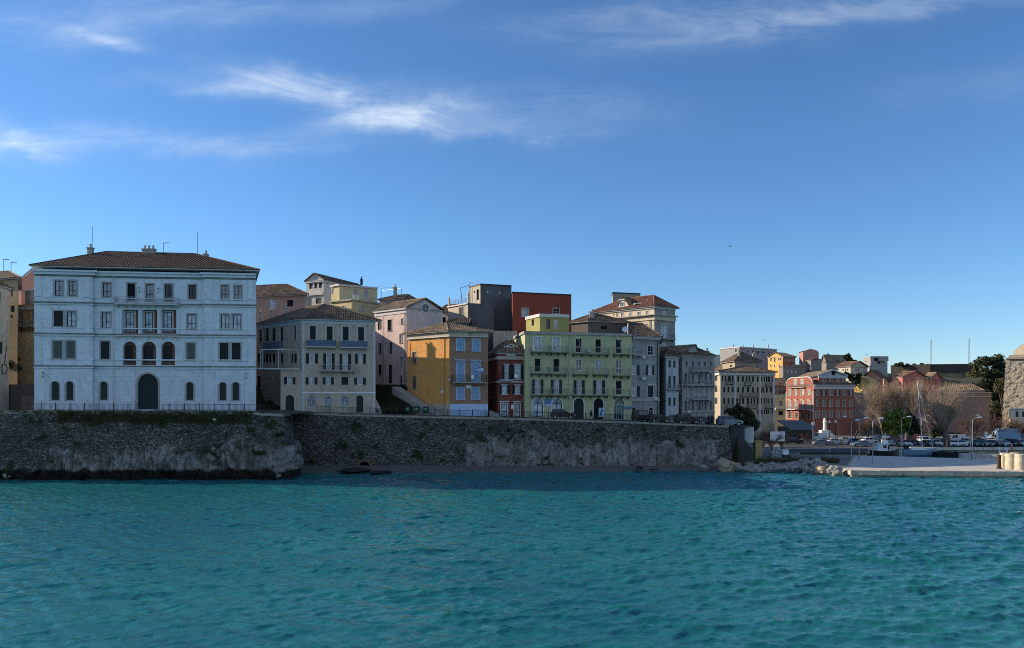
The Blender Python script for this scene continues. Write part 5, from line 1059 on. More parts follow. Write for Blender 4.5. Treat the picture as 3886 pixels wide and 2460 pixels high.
# --- quay land and pier
def pavemat():
    m,nt,b=nodes('pale_quay_concrete'); tc=N(nt,'ShaderNodeTexCoord'); bk=N(nt,'ShaderNodeTexBrick'); bk.inputs['Scale'].default_value=.22; bk.inputs['Color1'].default_value=(.60,.555,.49,1); bk.inputs['Color2'].default_value=(.50,.465,.41,1); bk.inputs['Mortar'].default_value=(.22,.20,.17,1); bk.inputs['Mortar Size'].default_value=.012; L(nt,tc.outputs['Object'],bk.inputs['Vector'])
    f=noisen(nt,coords(nt,(.25,.6,1)),1.0,7,.7); c=mixc(nt,ramp(nt,f,[(.45,0.),(.75,.6)]),bk.outputs['Color'],(.20,.18,.15)); L(nt,c,b.inputs['Base Color']); b.inputs['Roughness'].default_value=.9; return m
PAVE=pavemat(); QUAY=flat('quay_stone',(.40,.35,.28),.9,sc=1.2,var=.35); LAND=flat('quay_ground',(.17,.155,.135),.95,sc=.3,var=.3)
def prism(name,pts,z0,z1,mt,side):
    mb=MB(); mb.add([(p.x,p.y,z1) for p in pts]); n=len(pts)
    for i in range(n): a,b=pts[i],pts[(i+1)%n]; mb.add([(a.x,a.y,z0),(b.x,b.y,z0),(b.x,b.y,z1),(a.x,a.y,z1)],1)
    o=mb.build(name,[mt,side]); o['kind']='structure'; return o
prism('quay_ground',[Vector((36,129)),XY(2820,128.0),XY(2900,126.5),XY(3020,125.5),XY(3130,124),XY(3215,122.5),XY(3245,148.5),XY(3290,149),XY(3292,168),XY(4700,168),Vector((400,240)),Vector((48,240))],-2,1.16,LAND,QUAY)
prism('pier',[XY(3232,116.2),XY(3886,114.2),XY(4600,112.5),XY(4600,133),XY(3790,138.3),XY(3560,143),XY(3320,147.8),XY(3120,147.8),XY(3150,124)],-2,.92,PAVE,QUAY)
mb=MB()   # weathered edge beam of the pier
a,b=XY(3226,116.0),XY(4600,112.3); d=(b-a).normalized(); n=Vector((d.y,-d.x))
for k in range(60):
    t0,t1=(b-a).length*k/60,(b-a).length*(k+1)/60-.02; p0,p1=a+d*t0,a+d*t1; j=random.uniform(-.02,.03)
    mb.hexa([(*(p0+n*.25),.30),(*(p1+n*.25),.30),(*(p1-n*1.0),.30),(*(p0-n*1.0),.30),(*(p0+n*.22),1.0+j),(*(p1+n*.22),1.0+j),(*(p1-n*1.0),.98+j),(*(p0-n*1.0),.98+j)])
o=mb.build('pier_kerb',QUAY); o['kind']='structure'
mb=MB(); p0,p1=XY(3450,167.9),XY(4700,167.9); mb.box(p0.x,p1.x,167.2,168.6,.75,1.35); o=mb.build('quay_edge',PAVE); o['kind']='structure'
mb=MB(); p0,p1=XY(3655,151),XY(3818,146); mb.hexa([(p0.x,151,-1),(p1.x,146,-1),(p1.x,147.5,-1),(p0.x,152.5,-1),(p0.x,151,1.15),(p1.x,146,1.15),(p1.x,147.5,1.15),(p0.x,152.5,1.15)]); o=mb.build('breakwater',PAVE); o['kind']='structure'
# road strips and grass on the quay
for nm,u0,u1,y0,y1,mt,dz in (('quay_road',2985,4300,152.5,166,ASPH,.004),('car_park',2960,4600,169.5,192,ASPH,.004)):
    if nm=='quay_road': u1=3286
    a,b,c,d=XY(u0,y0),XY(u1,y0),XY(u1,y1),XY(u0,y1); mb=MB(); z=1.16+dz; mb.add([(a.x,y0,z),(b.x,y0,z),(c.x,y1,z),(d.x,y1,z)]); o=mb.build(nm,mt); o['kind']='structure'
a=XY(3020,150.4).x; b_=XY(3284,150.4).x
mb=MB(); mb.box(a,b_,150.2,150.5,1.0,1.3); mb.box(a+4,b_,166.4,166.7,1.0,1.3); o=mb.build('kerb',PAVE); o['kind']='structure'
# ---------------------------------------------------------------- vegetation
def leafmat(name,a,b_,c_):
    m,nt,b=nodes(name); g=N(nt,'ShaderNodeNewGeometry'); L(nt,ramp(nt,g.outputs['Random Per Island'],[(0.,a),(.5,b_),(1.,c_)]),b.inputs['Base Color']); b.inputs['Roughness'].default_value=.7
    b.inputs['Specular IOR Level'].default_value=.25; return m
LEAFD=leafmat('dark_leaves',(.012,.018,.008),(.022,.032,.012),(.04,.05,.018)); LEAFG=leafmat('fresh_leaves',(.06,.09,.012),(.11,.15,.02),(.17,.19,.03)); LEAFO=leafmat('olive_leaves',(.03,.035,.015),(.055,.06,.025),(.09,.08,.035)); GRASSM=leafmat('dry_grass',(.03,.04,.012),(.055,.06,.02),(.12,.09,.045))
BARK=flat('grey_bark',(.15,.115,.09),.95,sc=3,var=.35); TWIG=flat('pale_twigs',(.27,.205,.15),.95,sc=1,var=.3); TWIGR=flat('reddish_twigs',(.13,.08,.065),.95,sc=1,var=.3)
def clump(mb,c,r,n,sz,flat_=1.0):
    for _ in range(n):
        d=Vector((random.gauss(0,1),random.gauss(0,1),random.gauss(0,1))).normalized(); p=Vector(c)+Vector((d.x*r[0],d.y*r[1],d.z*r[2]))*random.uniform(.45,1.05)**.6
        a=Vector((random.gauss(0,1),random.gauss(0,1),random.gauss(0,.6))).normalized(); b=a.cross(d+a*.1).normalized(); s=sz*random.uniform(.6,1.4)
        mb.add([p-a*s,p+b*s*.5,p+a*s,p-b*s*.5])
def leafy(label,u,Y,z0,blobs,leaf,sz=.28,dens=60,group=None,name='tree',trunk=.3,tz=None,cat='tree'):
    c=XY(u,Y); r=empty(name,(c.x,c.y,z0),label,cat,group); mb=MB(); n=4
    for (du,dv,rr) in blobs:
        x,z=XY(du,Y).x,Z(dv,Y); rad=rr*Y/F; mb_y=c.y+random.uniform(-.4,.4)*rad
        for k in range(6): 
            o=Vector((random.uniform(-1,1),random.uniform(-1,1),random.uniform(-1,1)))*rad*.5; clump(mb,(x+o.x,mb_y+o.y,z+o.z),(rad*.62,)*3,int(dens*rad),sz)
    mb.build('crown',leaf,r)
    t=MB(); 
    for (du,dv,rr) in blobs[:6]: t.bar((c.x,c.y,z0-.3),(c.x,c.y,z0+1.2),trunk,n=7,r2=trunk*.8); t.bar((c.x,c.y,z0+1.2),(XY(du,Y).x,Y,Z(dv,Y)),trunk*.6,n=5,r2=.04)
    t.build('trunk',BARK,r); return r
def bare(name,label,base,H,spread,levels,ntop,trunkr,bark,twig,group=None,seed=1,th=.2,cat='tree',upl=.25,side=1.0):
    rd=random.Random(seed); root=empty(name,base,label,cat,group); tk=MB(); tw=MB()
    def grow(p,d,l,r,lv):
        n=3 if lv<levels-1 else 2; q_=Vector(p); dd=Vector(d)
        for k in range(n):
            nd=(dd+Vector((rd.gauss(0,.11),rd.gauss(0,.11),rd.gauss(0,.06)+upl*.12))).normalized(); e=q_+nd*l/n; rr=r*(1-.22*(k+1)/n*1.3)
            (tk if lv<=1 else tw).bar(q_,e,max(r,.012),n=6 if lv<=1 else (4 if lv<3 else 3),r2=max(rr,.009)); r=rr; q_=e; dd=nd
            if lv<levels and lv>0 and k<n-1 :
                for _ in range(1 if lv<3 else 2):
                    if rd.random()<side: sub(q_,dd,l,r*.6,lv,.75)
        if lv<levels:
            for _ in range(ntop if lv==0 else rd.choice((2,3))): sub(q_,dd,l,r*.72,lv,1.0)
    def sub(p,dd,l,r,lv,f):
        a=dd.orthogonal().normalized(); a.rotate(Matrix.Rotation(rd.uniform(0,6.28),3,dd)); sp=spread*(rd.uniform(.5,1.1)) if lv==0 else rd.uniform(.35,.8)*spread
        nd=(dd*math.cos(sp)+a*math.sin(sp)); nd.z+=upl; nd.normalize()
        grow(p,nd,(H*th*1.05 if lv==0 else l*rd.uniform(.62,.85))*f,r,lv+1)
    grow(Vector((0,0,-.2)),Vector((0,0,1)),H*th,trunkr,0)
    a=tk.build('trunk',bark,root,base=(0,0,0)); b=tw.build('crown',twig,root,base=(0,0,0)); regkids(root,[a,b]); return root
def gz(Y): return 1.16
Yb=168.8+8; c=XY(3597,176); big=bare('bare_tree','big bare tree with a pollarded trunk behind the black pontoon',(c.x,176,1.1),17.5,1.08,5,15,.95,BARK,TWIG,seed=5,th=.22,upl=.30,side=.6)
c=XY(3440,182); t2=bare('bare_tree','tall slender bare tree left of the sailing boat mast',(c.x,182,1.1),15,.75,6,5,.35,BARK,TWIG,seed=8,th=.26,upl=.35)
c=XY(3362,186); dup(t2,(c.x,186,1.1),2.2,.95,'tall slender bare tree behind the bright green tree, leftmost of the tall bare trees')
c=XY(3706,184); t3=bare('bare_tree','low wide bare reddish tree',(c.x,184,1.1),9.5,1.05,5,6,.28,BARK,TWIGR,seed=12,th=.2,upl=.16,side=.7)
t3['label']='bare reddish tree right of the big pollarded tree, behind the twin lamps'
for k,(u,Y,s,lb) in enumerate(((3775,186,1.0,'bare reddish tree between the twin lamps and the blue camper'),(3845,188,.95,'bare tree below the fortress bastion at the right edge'),(3655,192,.9,'bare reddish tree just right of the big pollarded trunk'),(3530,190,.85,'bare reddish tree between the mast and the big pollarded tree'),(3300,190,.95,'bare reddish tree left of the bright green tree, over the tall lamp'),(3252,192,.85,'bare reddish tree right of the white statue'),(3345,195,.8,'bare reddish tree partly hidden by the bright green tree'))):
    c=XY(u,Y); dup(t3,(c.x,Y,1.1),k*1.3+.4,s,lb,'reddish bare trees round the car park')
t3['group']='reddish bare trees round the car park'
c=XY(2925,150); t4=bare('bare_tree','bare purple brown bush',(c.x,150,1.1),8.5,.9,5,7,.16,BARK,TWIGR,seed=21,th=.16,upl=.2); t4['label']='bare brown tree at the end of the promenade, left of the white hoarding'
for k,(u,Y,s,lb) in enumerate(((2890,147,.9,'dark bare bush behind the yellow pillar'),(2965,160,.75,'bare bush in front of the grey awning'),(3055,185,.55,'rusty low bush under the awning, left of the white statue'))):
    c=XY(u,Y); dup(t4,(c.x,Y,1.1),k*2+1,s,lb)
leafy('bright green leafy tree left of the sailing boat',3405,172,1.1,[(3385,1580,24),(3410,1570,22),(3370,1600,22),(3400,1612,30),(3425,1598,24),(3360,1622,16),(3385,1632,20),(3420,1628,20)],LEAFG,.30,70,trunk=.35)
leafy('dark green tree just right of the bright green tree, behind the mast',3455,176,1.1,[(3450,1590,22),(3470,1605,24),(3440,1618,22),(3475,1628,20),(3455,1635,18)],LEAFD,.30,60)
leafy('low green bush at the foot of the big bare tree',3560,180,1.1,[(3550,1638,18),(3570,1645,16),(3538,1650,13)],LEAFO,.26,60,name='bush',cat='bush',trunk=.1)
leafy('large dark evergreen tree between fort wall and fortress bastion',3765,262,12,[(3740,1375,30),(3775,1372,30),(3800,1395,32),(3735,1410,30),(3775,1420,36),(3805,1440,26),(3745,1450,32),(3785,1470,34),(3760,1500,30),(3800,1500,22),(3775,1528,24)],LEAFD,.45,40,trunk=.6)
leafy('smaller dark evergreen left of the large one, against the fort wall',3712,290,12,[(3705,1395,20),(3716,1378,16),(3700,1420,22),(3718,1440,24)],LEAFO,.45,38,trunk=.4)
leafy('olive green tree hugging the lower left side of the fortress bastion',3802,228,8,[(3800,1455,20),(3790,1475,18),(3812,1470,16)],LEAFO,.4,44,trunk=.3)
leafy('green shrub right of the bastion corner, above the bare trees',3775,215,6,[(3772,1540,18),(3790,1550,16),(3765,1558,16)],LEAFG if False else LEAFO,.35,44,name='shrub',cat='shrub',trunk=.15)
leafy('dark hedge of evergreens at the end of the promenade above the silver van',2800,140,6,[(2775,1562,16),(2795,1553,18),(2812,1560,18),(2835,1568,22),(2858,1578,20),(2780,1585,20),(2805,1590,24),(2840,1597,24),(2868,1602,18),(2820,1612,24),(2855,1620,20)],LEAFD,.22,80,name='hedge',cat='hedge',trunk=.15)
leafy('spiky dark shrub rising highest from the promenade hedge',2798,143,7,[(2790,1548,9),(2800,1538,8),(2806,1552,9)],LEAFD,.18,90,name='shrub',cat='shrub',trunk=.08)
leafy('dark tree crowns on the hill crest behind the tan roofed houses',3225,285,18,[(3190,1365,14),(3210,1360,16),(3228,1366,14),(3238,1375,10)],LEAFD,.5,34)
leafy('dark green tree below the white fronted hill house',3235,252,8,[(3215,1420,12),(3232,1432,16),(3250,1445,16),(3262,1425,12),(3240,1455,14)],LEAFD,.4,40,trunk=.2)
leafy('ivy covered tree stump in the dark alley left of the palace',58,128,10,[(48,1375,16),(60,1365,12),(66,1392,14),(55,1400,16),(75,1398,10)],LEAFD,.2,80,trunk=.12,name='climbing_shrub',cat='shrub')
leafy('long green hedge row on the crest left of the fort wall',3440,336,16,[(3400,1384,8),(3420,1382,10),(3445,1386,8),(3470,1388,8),(3500,1386,8),(3520,1386,8)],LEAFO,.5,30,name='hedge',cat='hedge')
# hillside behind right houses
def slope(name,u0,u1,v0,v1,Y0,Y1,mt):
    a,b=XY(u0,Y0),XY(u1,Y0); n=60; m=20; mbX=np.zeros((m+1,n+1)); mbY=mbX.copy(); mbZ=mbX.copy()
    for j in range(m+1):
        for i in range(n+1):
            Y=Y0+(Y1-Y0)*j/m; u=u0+(u1-u0)*i/n; p=XY(u,Y); z=Z(v0+(v1-v0)*j/m,Y)+noise.fractal(Vector((p.x*.12,Y*.12,2)),1,2,4)*1.0; mbX[j,i],mbY[j,i],mbZ[j,i]=p.x,p.y,z
    o=gridmesh(name,mbX,mbY,mbZ,mt); o['kind']='structure'
slope('hillside',2990,3720,1560,1418,246,325,flat('dark_hillside',(.03,.028,.016),.95,sc=.3,var=.4))
a=XY(2720,3000); xs=np.linspace(a.x-300,a.x+260,40); ys=np.linspace(2800,3400,12); X,Y=np.meshgrid(xs,ys); H_=205*np.exp(-((X-a.x-30)/190)**2)*np.sin(np.clip((Y-2800)/600,0,1)*math.pi); o=gridmesh('hills',X,Y,H_,flat('haze_blue_hill',(.07,.11,.13),.95,sc=.01)); o['kind']='structure'  # distance haze put into the bluish hill colour
# grass ledge on the wall, tufts on the wall, shrubs on the shore
mb=MB()
def blades(x,y,z,n,hh=.35,sp=.25,out=0):
    for _ in range(n):
        a=Vector((x+random.uniform(-sp,sp),y+random.uniform(-sp,sp),z+random.uniform(-.12,.08))); t=a+Vector((random.uniform(-.15,.15),random.uniform(-.3,.05)-out,hh*random.uniform(.4,1.1))); w=Vector((.035,0,0)); mb.add([a-w,a+w,t])
for k in range(1500):
    u=random.uniform(225,960); x=XY(u,112.2).x; g=noise.noise(Vector((u*.01,0,0))); z=zst(x)-random.uniform(.1,1.8+g); blades(x,112.1-random.uniform(.0,.35),z,6,.38,.22,.1)
for k in range(150): x=XY(random.uniform(-20,240),112.2).x; blades(x,112.3,zst(x)-random.uniform(0,.5),6,.45,.25)
o=mb.build('ledge_grass',GRASSM); tag(o,kind='stuff')
mb=MB()
for (u,v,w) in ((1930,1632,10),(1975,1636,12),(1985,1655,7),(1860,1625,8),(1905,1650,6),(1095,1590,9),(1092,1620,8),(1058,1650,10),(1075,1645,8),(1320,1600,5),(2230,1655,5),(1760,1610,8),(2085,1665,4)):
    c=P(u,v,128.0 if u>1110 else 116.5 if u>1085 else 113.0); c.y-=.55; rad=w*c.y/F; clump(mb,c,(rad,.35,rad*.9),130,.12)
o=mb.build('wall_plants',LEAFD); tag(o,kind='stuff')
mb=MB()
for k in range(1500):
    u=random.uniform(2770,3180); Y=random.uniform(126.5,134) if u>2860 else random.uniform(130,133)
    c=XY(u,Y); 
    if noise.noise(Vector((c.x*.25,Y*.3,0)))<-.05: continue
    blades(c.x,Y,1.15,7,.55 if random.random()<.8 else 1.1,.3)
for k in range(700):
    u=random.uniform(3040,3285); Y=random.uniform(148.2,150.0); c=XY(u,Y); blades(c.x,Y,1.15,6,.35,.3)
o=mb.build('shore_scrub',GRASSM); tag(o,kind='stuff')
mb=MB()
for k in range(2600):
    u=random.uniform(1425,1560); Y=random.uniform(134.5,144); c=XY(u,Y)
    z=hter(c.x,Y); blades(c.x,Y,z+.1,8,.5,.35)
for k in range(500): c=XY(random.uniform(1425,1545),random.uniform(134.3,137)); clump(mb,(c.x,c.y,hter(c.x,c.y)+.2),(.4,.4,.3),10,.14)
o=mb.build('hillside_weeds',LEAFD); tag(o,kind='stuff')
# ---------------------------------------------------------------- rocks
ROCK=flat('boulder_stone',(.24,.23,.215),.9,sc=1.3,var=.4); ROCKT=flat('tan_boulder_stone',(.32,.25,.17),.9,sc=1.3,var=.4)
def rock(x,y,z,r,label,group=None,mt=None,sq=(1,1,.75),seed=0):
    bm=bmesh.new(); bmesh.ops.create_icosphere(bm,subdivisions=3,radius=1)
    for v in bm.verts:
        n=v.co.normalized(); k=1+noise.fractal(n*1.1+Vector((seed*7.3,0,0)),1,2,4)*.35; cc=noise.voronoi(n*1.6+Vector((seed,3,1)))[0][0]; v.co=n*(k-.25*(cc)); v.co.x*=sq[0]*r; v.co.y*=sq[1]*r; v.co.z*=sq[2]*r
    me=bpy.data.meshes.new('boulder'); bm.to_mesh(me); bm.free(); me.materials.append(mt or ROCK); o=bpy.data.objects.new('boulder',me); C.objects.link(o); o.location=(x,y,z); o.rotation_euler=(0,0,random.uniform(0,6)); return tag(o,label,'boulder',group)
def rk(u,v,Y,r,label,group=None,mt=None,sq=(1,1,.75),seed=0): p=P(u,v,Y); return rock(p.x,p.y,p.z,r,label,group,mt,sq,seed)
rk(1062,1798,112.0,.95,'pale boulder in the water at the foot of the rocky corner of the sea wall',seed=3)
rk(30,1805,111.2,.7,'small boulder at the left edge foot of the sea wall',seed=5)
rk(2755,1768,124.5,1.75,'large blocky tan boulder on the shore below the right end of the sea wall',mt=ROCKT,sq=(1.15,1,.75),seed=8)
rk(3122,1788,119.5,1.25,'sunlit brown boulder second from the corner of the pier',mt=ROCKT,sq=(1.1,1,.8),seed=11); rk(3165,1788,118.3,1.3,'sunlit grey and white boulder touching the pier corner',sq=(1.15,1,.8),seed=14)
rk(3138,1774,121.0,.8,'small pale boulder perched above the two sunlit boulders',seed=17)
for k,(u,v,Y,r) in enumerate(((2670,1775,124,.9),(2705,1742,126.5,1.0),(2730,1755,125.5,.8),(2805,1775,123,.7),(2828,1780,122.8,.8),(2850,1782,122.6,.9),(2872,1780,122.4,1.0),(2897,1780,122.4,.8),(2918,1780,122.4,1.0),(2940,1775,122.6,.8),(2958,1778,122.6,.9),(2985,1775,122.4,.9),(3005,1778,122.4,.8),(3025,1776,122.3,.85),(2995,1765,123.5,.9),(3015,1763,123.7,1.),(3048,1768,122.6,1.1),(3062,1782,121.6,1.0),(3085,1786,120.8,.95),(3070,1758,123.9,1.1),(3095,1770,122.4,1.1),(3100,1754,124.2,1.1),(3120,1762,123.2,.9),(3040,1752,124.4,.7),(2890,1762,124,.6),(2930,1762,124.2,.7),(3060,1745,125,.6))):
    rk(u,v,Y,r*random.uniform(.9,1.1)*.85,'pale boulder in the heap along the shore between sea wall and pier','boulders heaped along the shore',seed=20+k)
for k,(u,v,Y,w) in enumerate(((1345,1785,121.5,3.2),(1445,1793,120.5,2.6),(2425,1775,124.2,1.6),(2480,1783,123.2,.9))):
    rk(u,v,Y,w*.5,['flat dark seaweed covered rock shelf below the culvert arch','dark low rock at the water right of the culvert arch','dark driftwood like rock on the beach below the lime green house end','small dark rock at the water near the driftwood like one'][k],mt=flat('wet_rock',(.025,.022,.02),.6,sc=2),sq=(1.9,.8,.28),seed=60+k)
# stairs beside the orange house
mb=MB(); a=Vector((-11.9-.6,133.6)); b=Vector((-20.5-1.0,141.5)); n=26
for k in range(n):
    p=a.lerp(b,k/n); p2=a.lerp(b,(k+1)/n); z=9.3+(14.6-9.3)*(k+1)/n; d=(b-a).normalized(); w=Vector((d.y,-d.x))*-1; w=Vector((-d.y,d.x)); w=w if w.x<0 else -w; w=w*2.0
    mb.hexa([(p.x,p.y,8),(p2.x,p2.y,8),(p2.x+w.x,p2.y+w.y,8),(p.x+w.x,p.y+w.y,8),(p.x,p.y,z),(p2.x,p2.y,z),(p2.x+w.x,p2.y+w.y,z),(p.x+w.x,p.y+w.y,z)])
thingmesh(mb,'stone_stairs',flat('stair_stone',(.34,.31,.29),.9,sc=2),(a.x,a.y,9),'long pale stone stairs climbing beside the orange house','stairs')
mb=MB(); 
for k in range(9): p=Vector((-28.5+k*.0,0)); 
c0=P(1418,1505,134.5); c1=P(1447,1560,134.0); mb.hexa([(c0.x,134.6,9),(c1.x,134.2,9),(c1.x,135,9),(c0.x,135.4,9),(c0.x,134.6,c0.z),(c1.x,134.2,c1.z),(c1.x,135,c1.z),(c0.x,135.4,c0.z)])
thingmesh(mb,'ramp_wall',W_PINK,(c0.x,134.6,9),'short pink ramp wall sloping down from the right corner of the beige house','wall')
mb=MB()
for k in range(7):
    x=XY(1858,133).x+k*.32; mb.box(x,x+.32,132.2,135.5,8.5,9.25+.9-k*.13)
thingmesh(mb,'stone_steps',flat('stair_stone',(.34,.31,.29),.9,sc=2),(XY(1858,133).x,133,9),'few low stone steps between the orange and dark red houses','steps')
c=XY(100,124); mb=MB(); mb.box(-95,-76.6,122.5,125.5,9,Z(1460,124)); mb.box(-79.5,-76.4,119.5,122.5,9,Z(1505,121)); thingmesh(mb,'ruined_wall',plaster('dark_ruin_plaster',(.11,.085,.075),.5),(-85,124,9),'dark ruined retaining wall in the gap left of the palace','wall')
leafy('dark bush under the cream building at the right edge',3860,196,1.1,[(3835,1618,16),(3860,1622,18),(3880,1618,16),(3848,1636,16),(3875,1638,16)],LEAFO,.3,50,name='bush',cat='bush',trunk=.1)
leafy('dense dark green thicket filling the slope between bastion corner and fortress',3760,250,9,[(3705,1470,22),(3730,1490,26),(3765,1520,26),(3790,1510,24),(3800,1545,20),(3775,1555,22),(3790,1585,18)],LEAFD,.42,44,name='shrub',cat='thicket',trunk=.2)
leafy('olive bush on the crest at the foot of the large dark evergreen',3705,300,14,[(3690,1392,14),(3700,1410,16),(3690,1430,16),(3712,1445,18)],LEAFO,.45,40,name='bush',cat='bush',trunk=.15)
# ================================================================ PROMENADE FURNITURE
def railing(label,pts,h=1.08):
    c=pts[0]; root=empty('railing',(c[0],c[1],zst(c[0])),label,'railing'); mb=MB(); bs=MB()
    for a,b in zip(pts[:-1],pts[1:]):
        A=Vector((a[0],a[1],0)); B_=Vector((b[0],b[1],0)); ln=(B_-A).length; n=int(ln/.18); np_=max(1,round(ln/2.2))
        for k in range(n+1):
            p=A.lerp(B_,k/n); z=zst(p.x); bs.bar((p.x,p.y,z+.12),(p.x,p.y,z+h),.02,n=3)
        for k in range(np_):
            p=A.lerp(B_,k/np_); r_=A.lerp(B_,(k+1)/np_); bs.bar((p.x,p.y,zst(p.x)+h),(r_.x,r_.y,zst(r_.x)+h),.042); bs.bar((p.x,p.y,zst(p.x)+.12),(r_.x,r_.y,zst(r_.x)+.12),.02)
            m=MB(); z=zst(p.x); m.bar((p.x,p.y,z),(p.x,p.y,z+h+.12),.06,n=6); m.bar((p.x,p.y,z+h+.1),(p.x,p.y,z+h+.22),.06,n=6); m.build('post',IRON,root)
    bs.build('bars',IRON,root)
W0=XY(100,113.6).x
railing('dark iron railing on the wall top in front of the left half of the palace',[(W0,113.7),(-57,113.8)])
railing('dark iron railing on the wall top in front of the right half of the palace',[(-55.2,113.8),(-36.8,114.2)])
railing('dark iron railing stepping back in front of the beige corner house',[(-34.3,129.2),(-22.5,129.25)])
railing('dark iron railing in front of the bins and the orange house',[(-22.4,129.25),(-2.5,129.3)])
railing('dark iron railing in front of the dark red and lime green houses',[(-2.2,129.3),(21.5,129.6)])
railing('dark iron railing beside the parked cars at the right end of the promenade',[(22,129.8),(37.5,130.2)])
GLOBE=flat('lamp_glass',(.6,.6,.55),.3)
def wlantern(f,u,v,label):
    s,z=f.uv(u,v); p=f.P(s,z,.55); r=empty('wall_lantern',tuple(p),label,'lantern','old iron lanterns on house walls'); mb=MB()
    mb.bar((0,0,.55),f.P(s,z+.55,0)-p,.03); mb.lathe((0,0,0),[(.02,.6),(.22,.45),(.03,.44)],6); mb.lathe((0,0,0),[(.1,-.15),(.13,-.1),(.02,-.3)],6); mb.bar((0,0,.5),(0,0,.7),.02); mb.build('frame',IRON,r,base=(0,0,0)); m=MB(); m.lathe((0,0,0),[(.1,-.1),(.19,.42)],6); m.build('glass',GLOBE,r,base=(0,0,0)); return r
wlantern(fL,*q(1,347,1168),'iron lantern on the left end of the palace ground floor'); wlantern(fR,*q(2,900,1175),'iron lantern on the right end of the palace ground floor'); wlantern(fC,*q(1,1096,506),'small iron lantern between left and middle upper balcony doors of the palace'); wlantern(fC,*q(2,214,510),'small iron lantern between middle and right upper balcony doors of the palace')
wlantern(ORANGE.faces[1],*q(4,768,1058),'iron lantern on the corner of the orange house'); wlantern(LIME.faces[1],*q(5,683,1185),'iron lantern between the ground floor arches of the lime green house')
# flag
f=ORANGE.faces[1]; s,z=f.uv(*q(4,1040,1020)); a=f.P(s,z,.95); b=a+Vector((-.75,-.55,1.75)); r=empty('flag',tuple(a),'blue and white striped flag with cross on the balcony of the orange house','flag'); mb=MB(); mb.bar(a,b,.025); mb.build('flagpole',WHITE,r)
FB=flat('flag_blue',(.01,.05,.30)); FWH=flat('flag_white',(.75,.77,.8)); mb=MB(); w,h,nx=1.45,.95,18
def fp(i,j): x=i/nx; y=j/18; return b+Vector((x*w*.97,.12*math.sin(x*7)-.1*x,-y*h-.28*x+.06*math.sin(x*8)))
for i in range(nx):
    for j in range(18):
        x,y=i/nx,j/18; st=int(j/2)%2==0; m_=0 if st else 1
        if x<.37 and j<10: m_=1 if (4<=j<6 or .148<=x<.222) else 0
        mb.add([fp(i,j+1),fp(i+1,j+1),fp(i+1,j),fp(i,j)],m_)
mb.build('cloth',[FB,FWH],r)
# rubbish bins
BG=flat('bin_green',(.012,.035,.02),.5); BP=flat('bin_panel_green',(.16,.34,.16),.6)
def bin_(): 
    r=empty('rubbish_bin',(0,0,0),'green wheeled rubbish bin','rubbish bin','green rubbish bins at the foot of the stairs'); mb=MB(); mb.hexa([(-.42,-.3,.12),(.42,-.3,.12),(.42,.3,.12),(-.42,.3,.12),(-.55,-.42,1.02),(.55,-.42,1.02),(.55,.42,1.02),(-.55,.42,1.02)]); a=mb.build('body',BG,r,base=(0,0,0))
    mb=MB(); mb.hexa([(-.58,-.46,1.03),(.58,-.46,1.03),(.58,.46,1.03),(-.58,.46,1.03),(-.5,-.3,1.22),(.5,-.3,1.22),(.5,.4,1.22),(-.5,.4,1.22)]); b=mb.build('lid',BG,r,base=(0,0,0)); mb=MB(); mb.add([(-.3,-.40,.45),(.3,-.40,.45),(.36,-.432,.92),(-.36,-.432,.92)]); c=mb.build('front_panel',BP,r,base=(0,0,0)); ws=[]
    for x,y in ((-.35,-.25),(.35,-.25),(-.35,.25),(.35,.25)): mb=MB(); mb.bar((x-.04,y,.1),(x+.04,y,.1),.1,n=10); ws.append(mb.build('wheel',BLACKIN,r,base=(0,0,0)))
    regkids(r,[a,b,c]+ws); return r
b0=bin_()
for k,(u,lb) in enumerate(((1549,'leftmost of the three green rubbish bins at the foot of the stairs'),(1582,'middle one of the three green rubbish bins at the foot of the stairs'),(1616,'rightmost of the three green rubbish bins, nearest the orange house'))):
    c=XY(u,130.4); 
    if k==0: b0.location=(c.x,c.y,zst(c.x)+.35); b0['label']=lb
    else: dup(b0,(c.x,c.y,zst(c.x)+.35),0,1,lb)
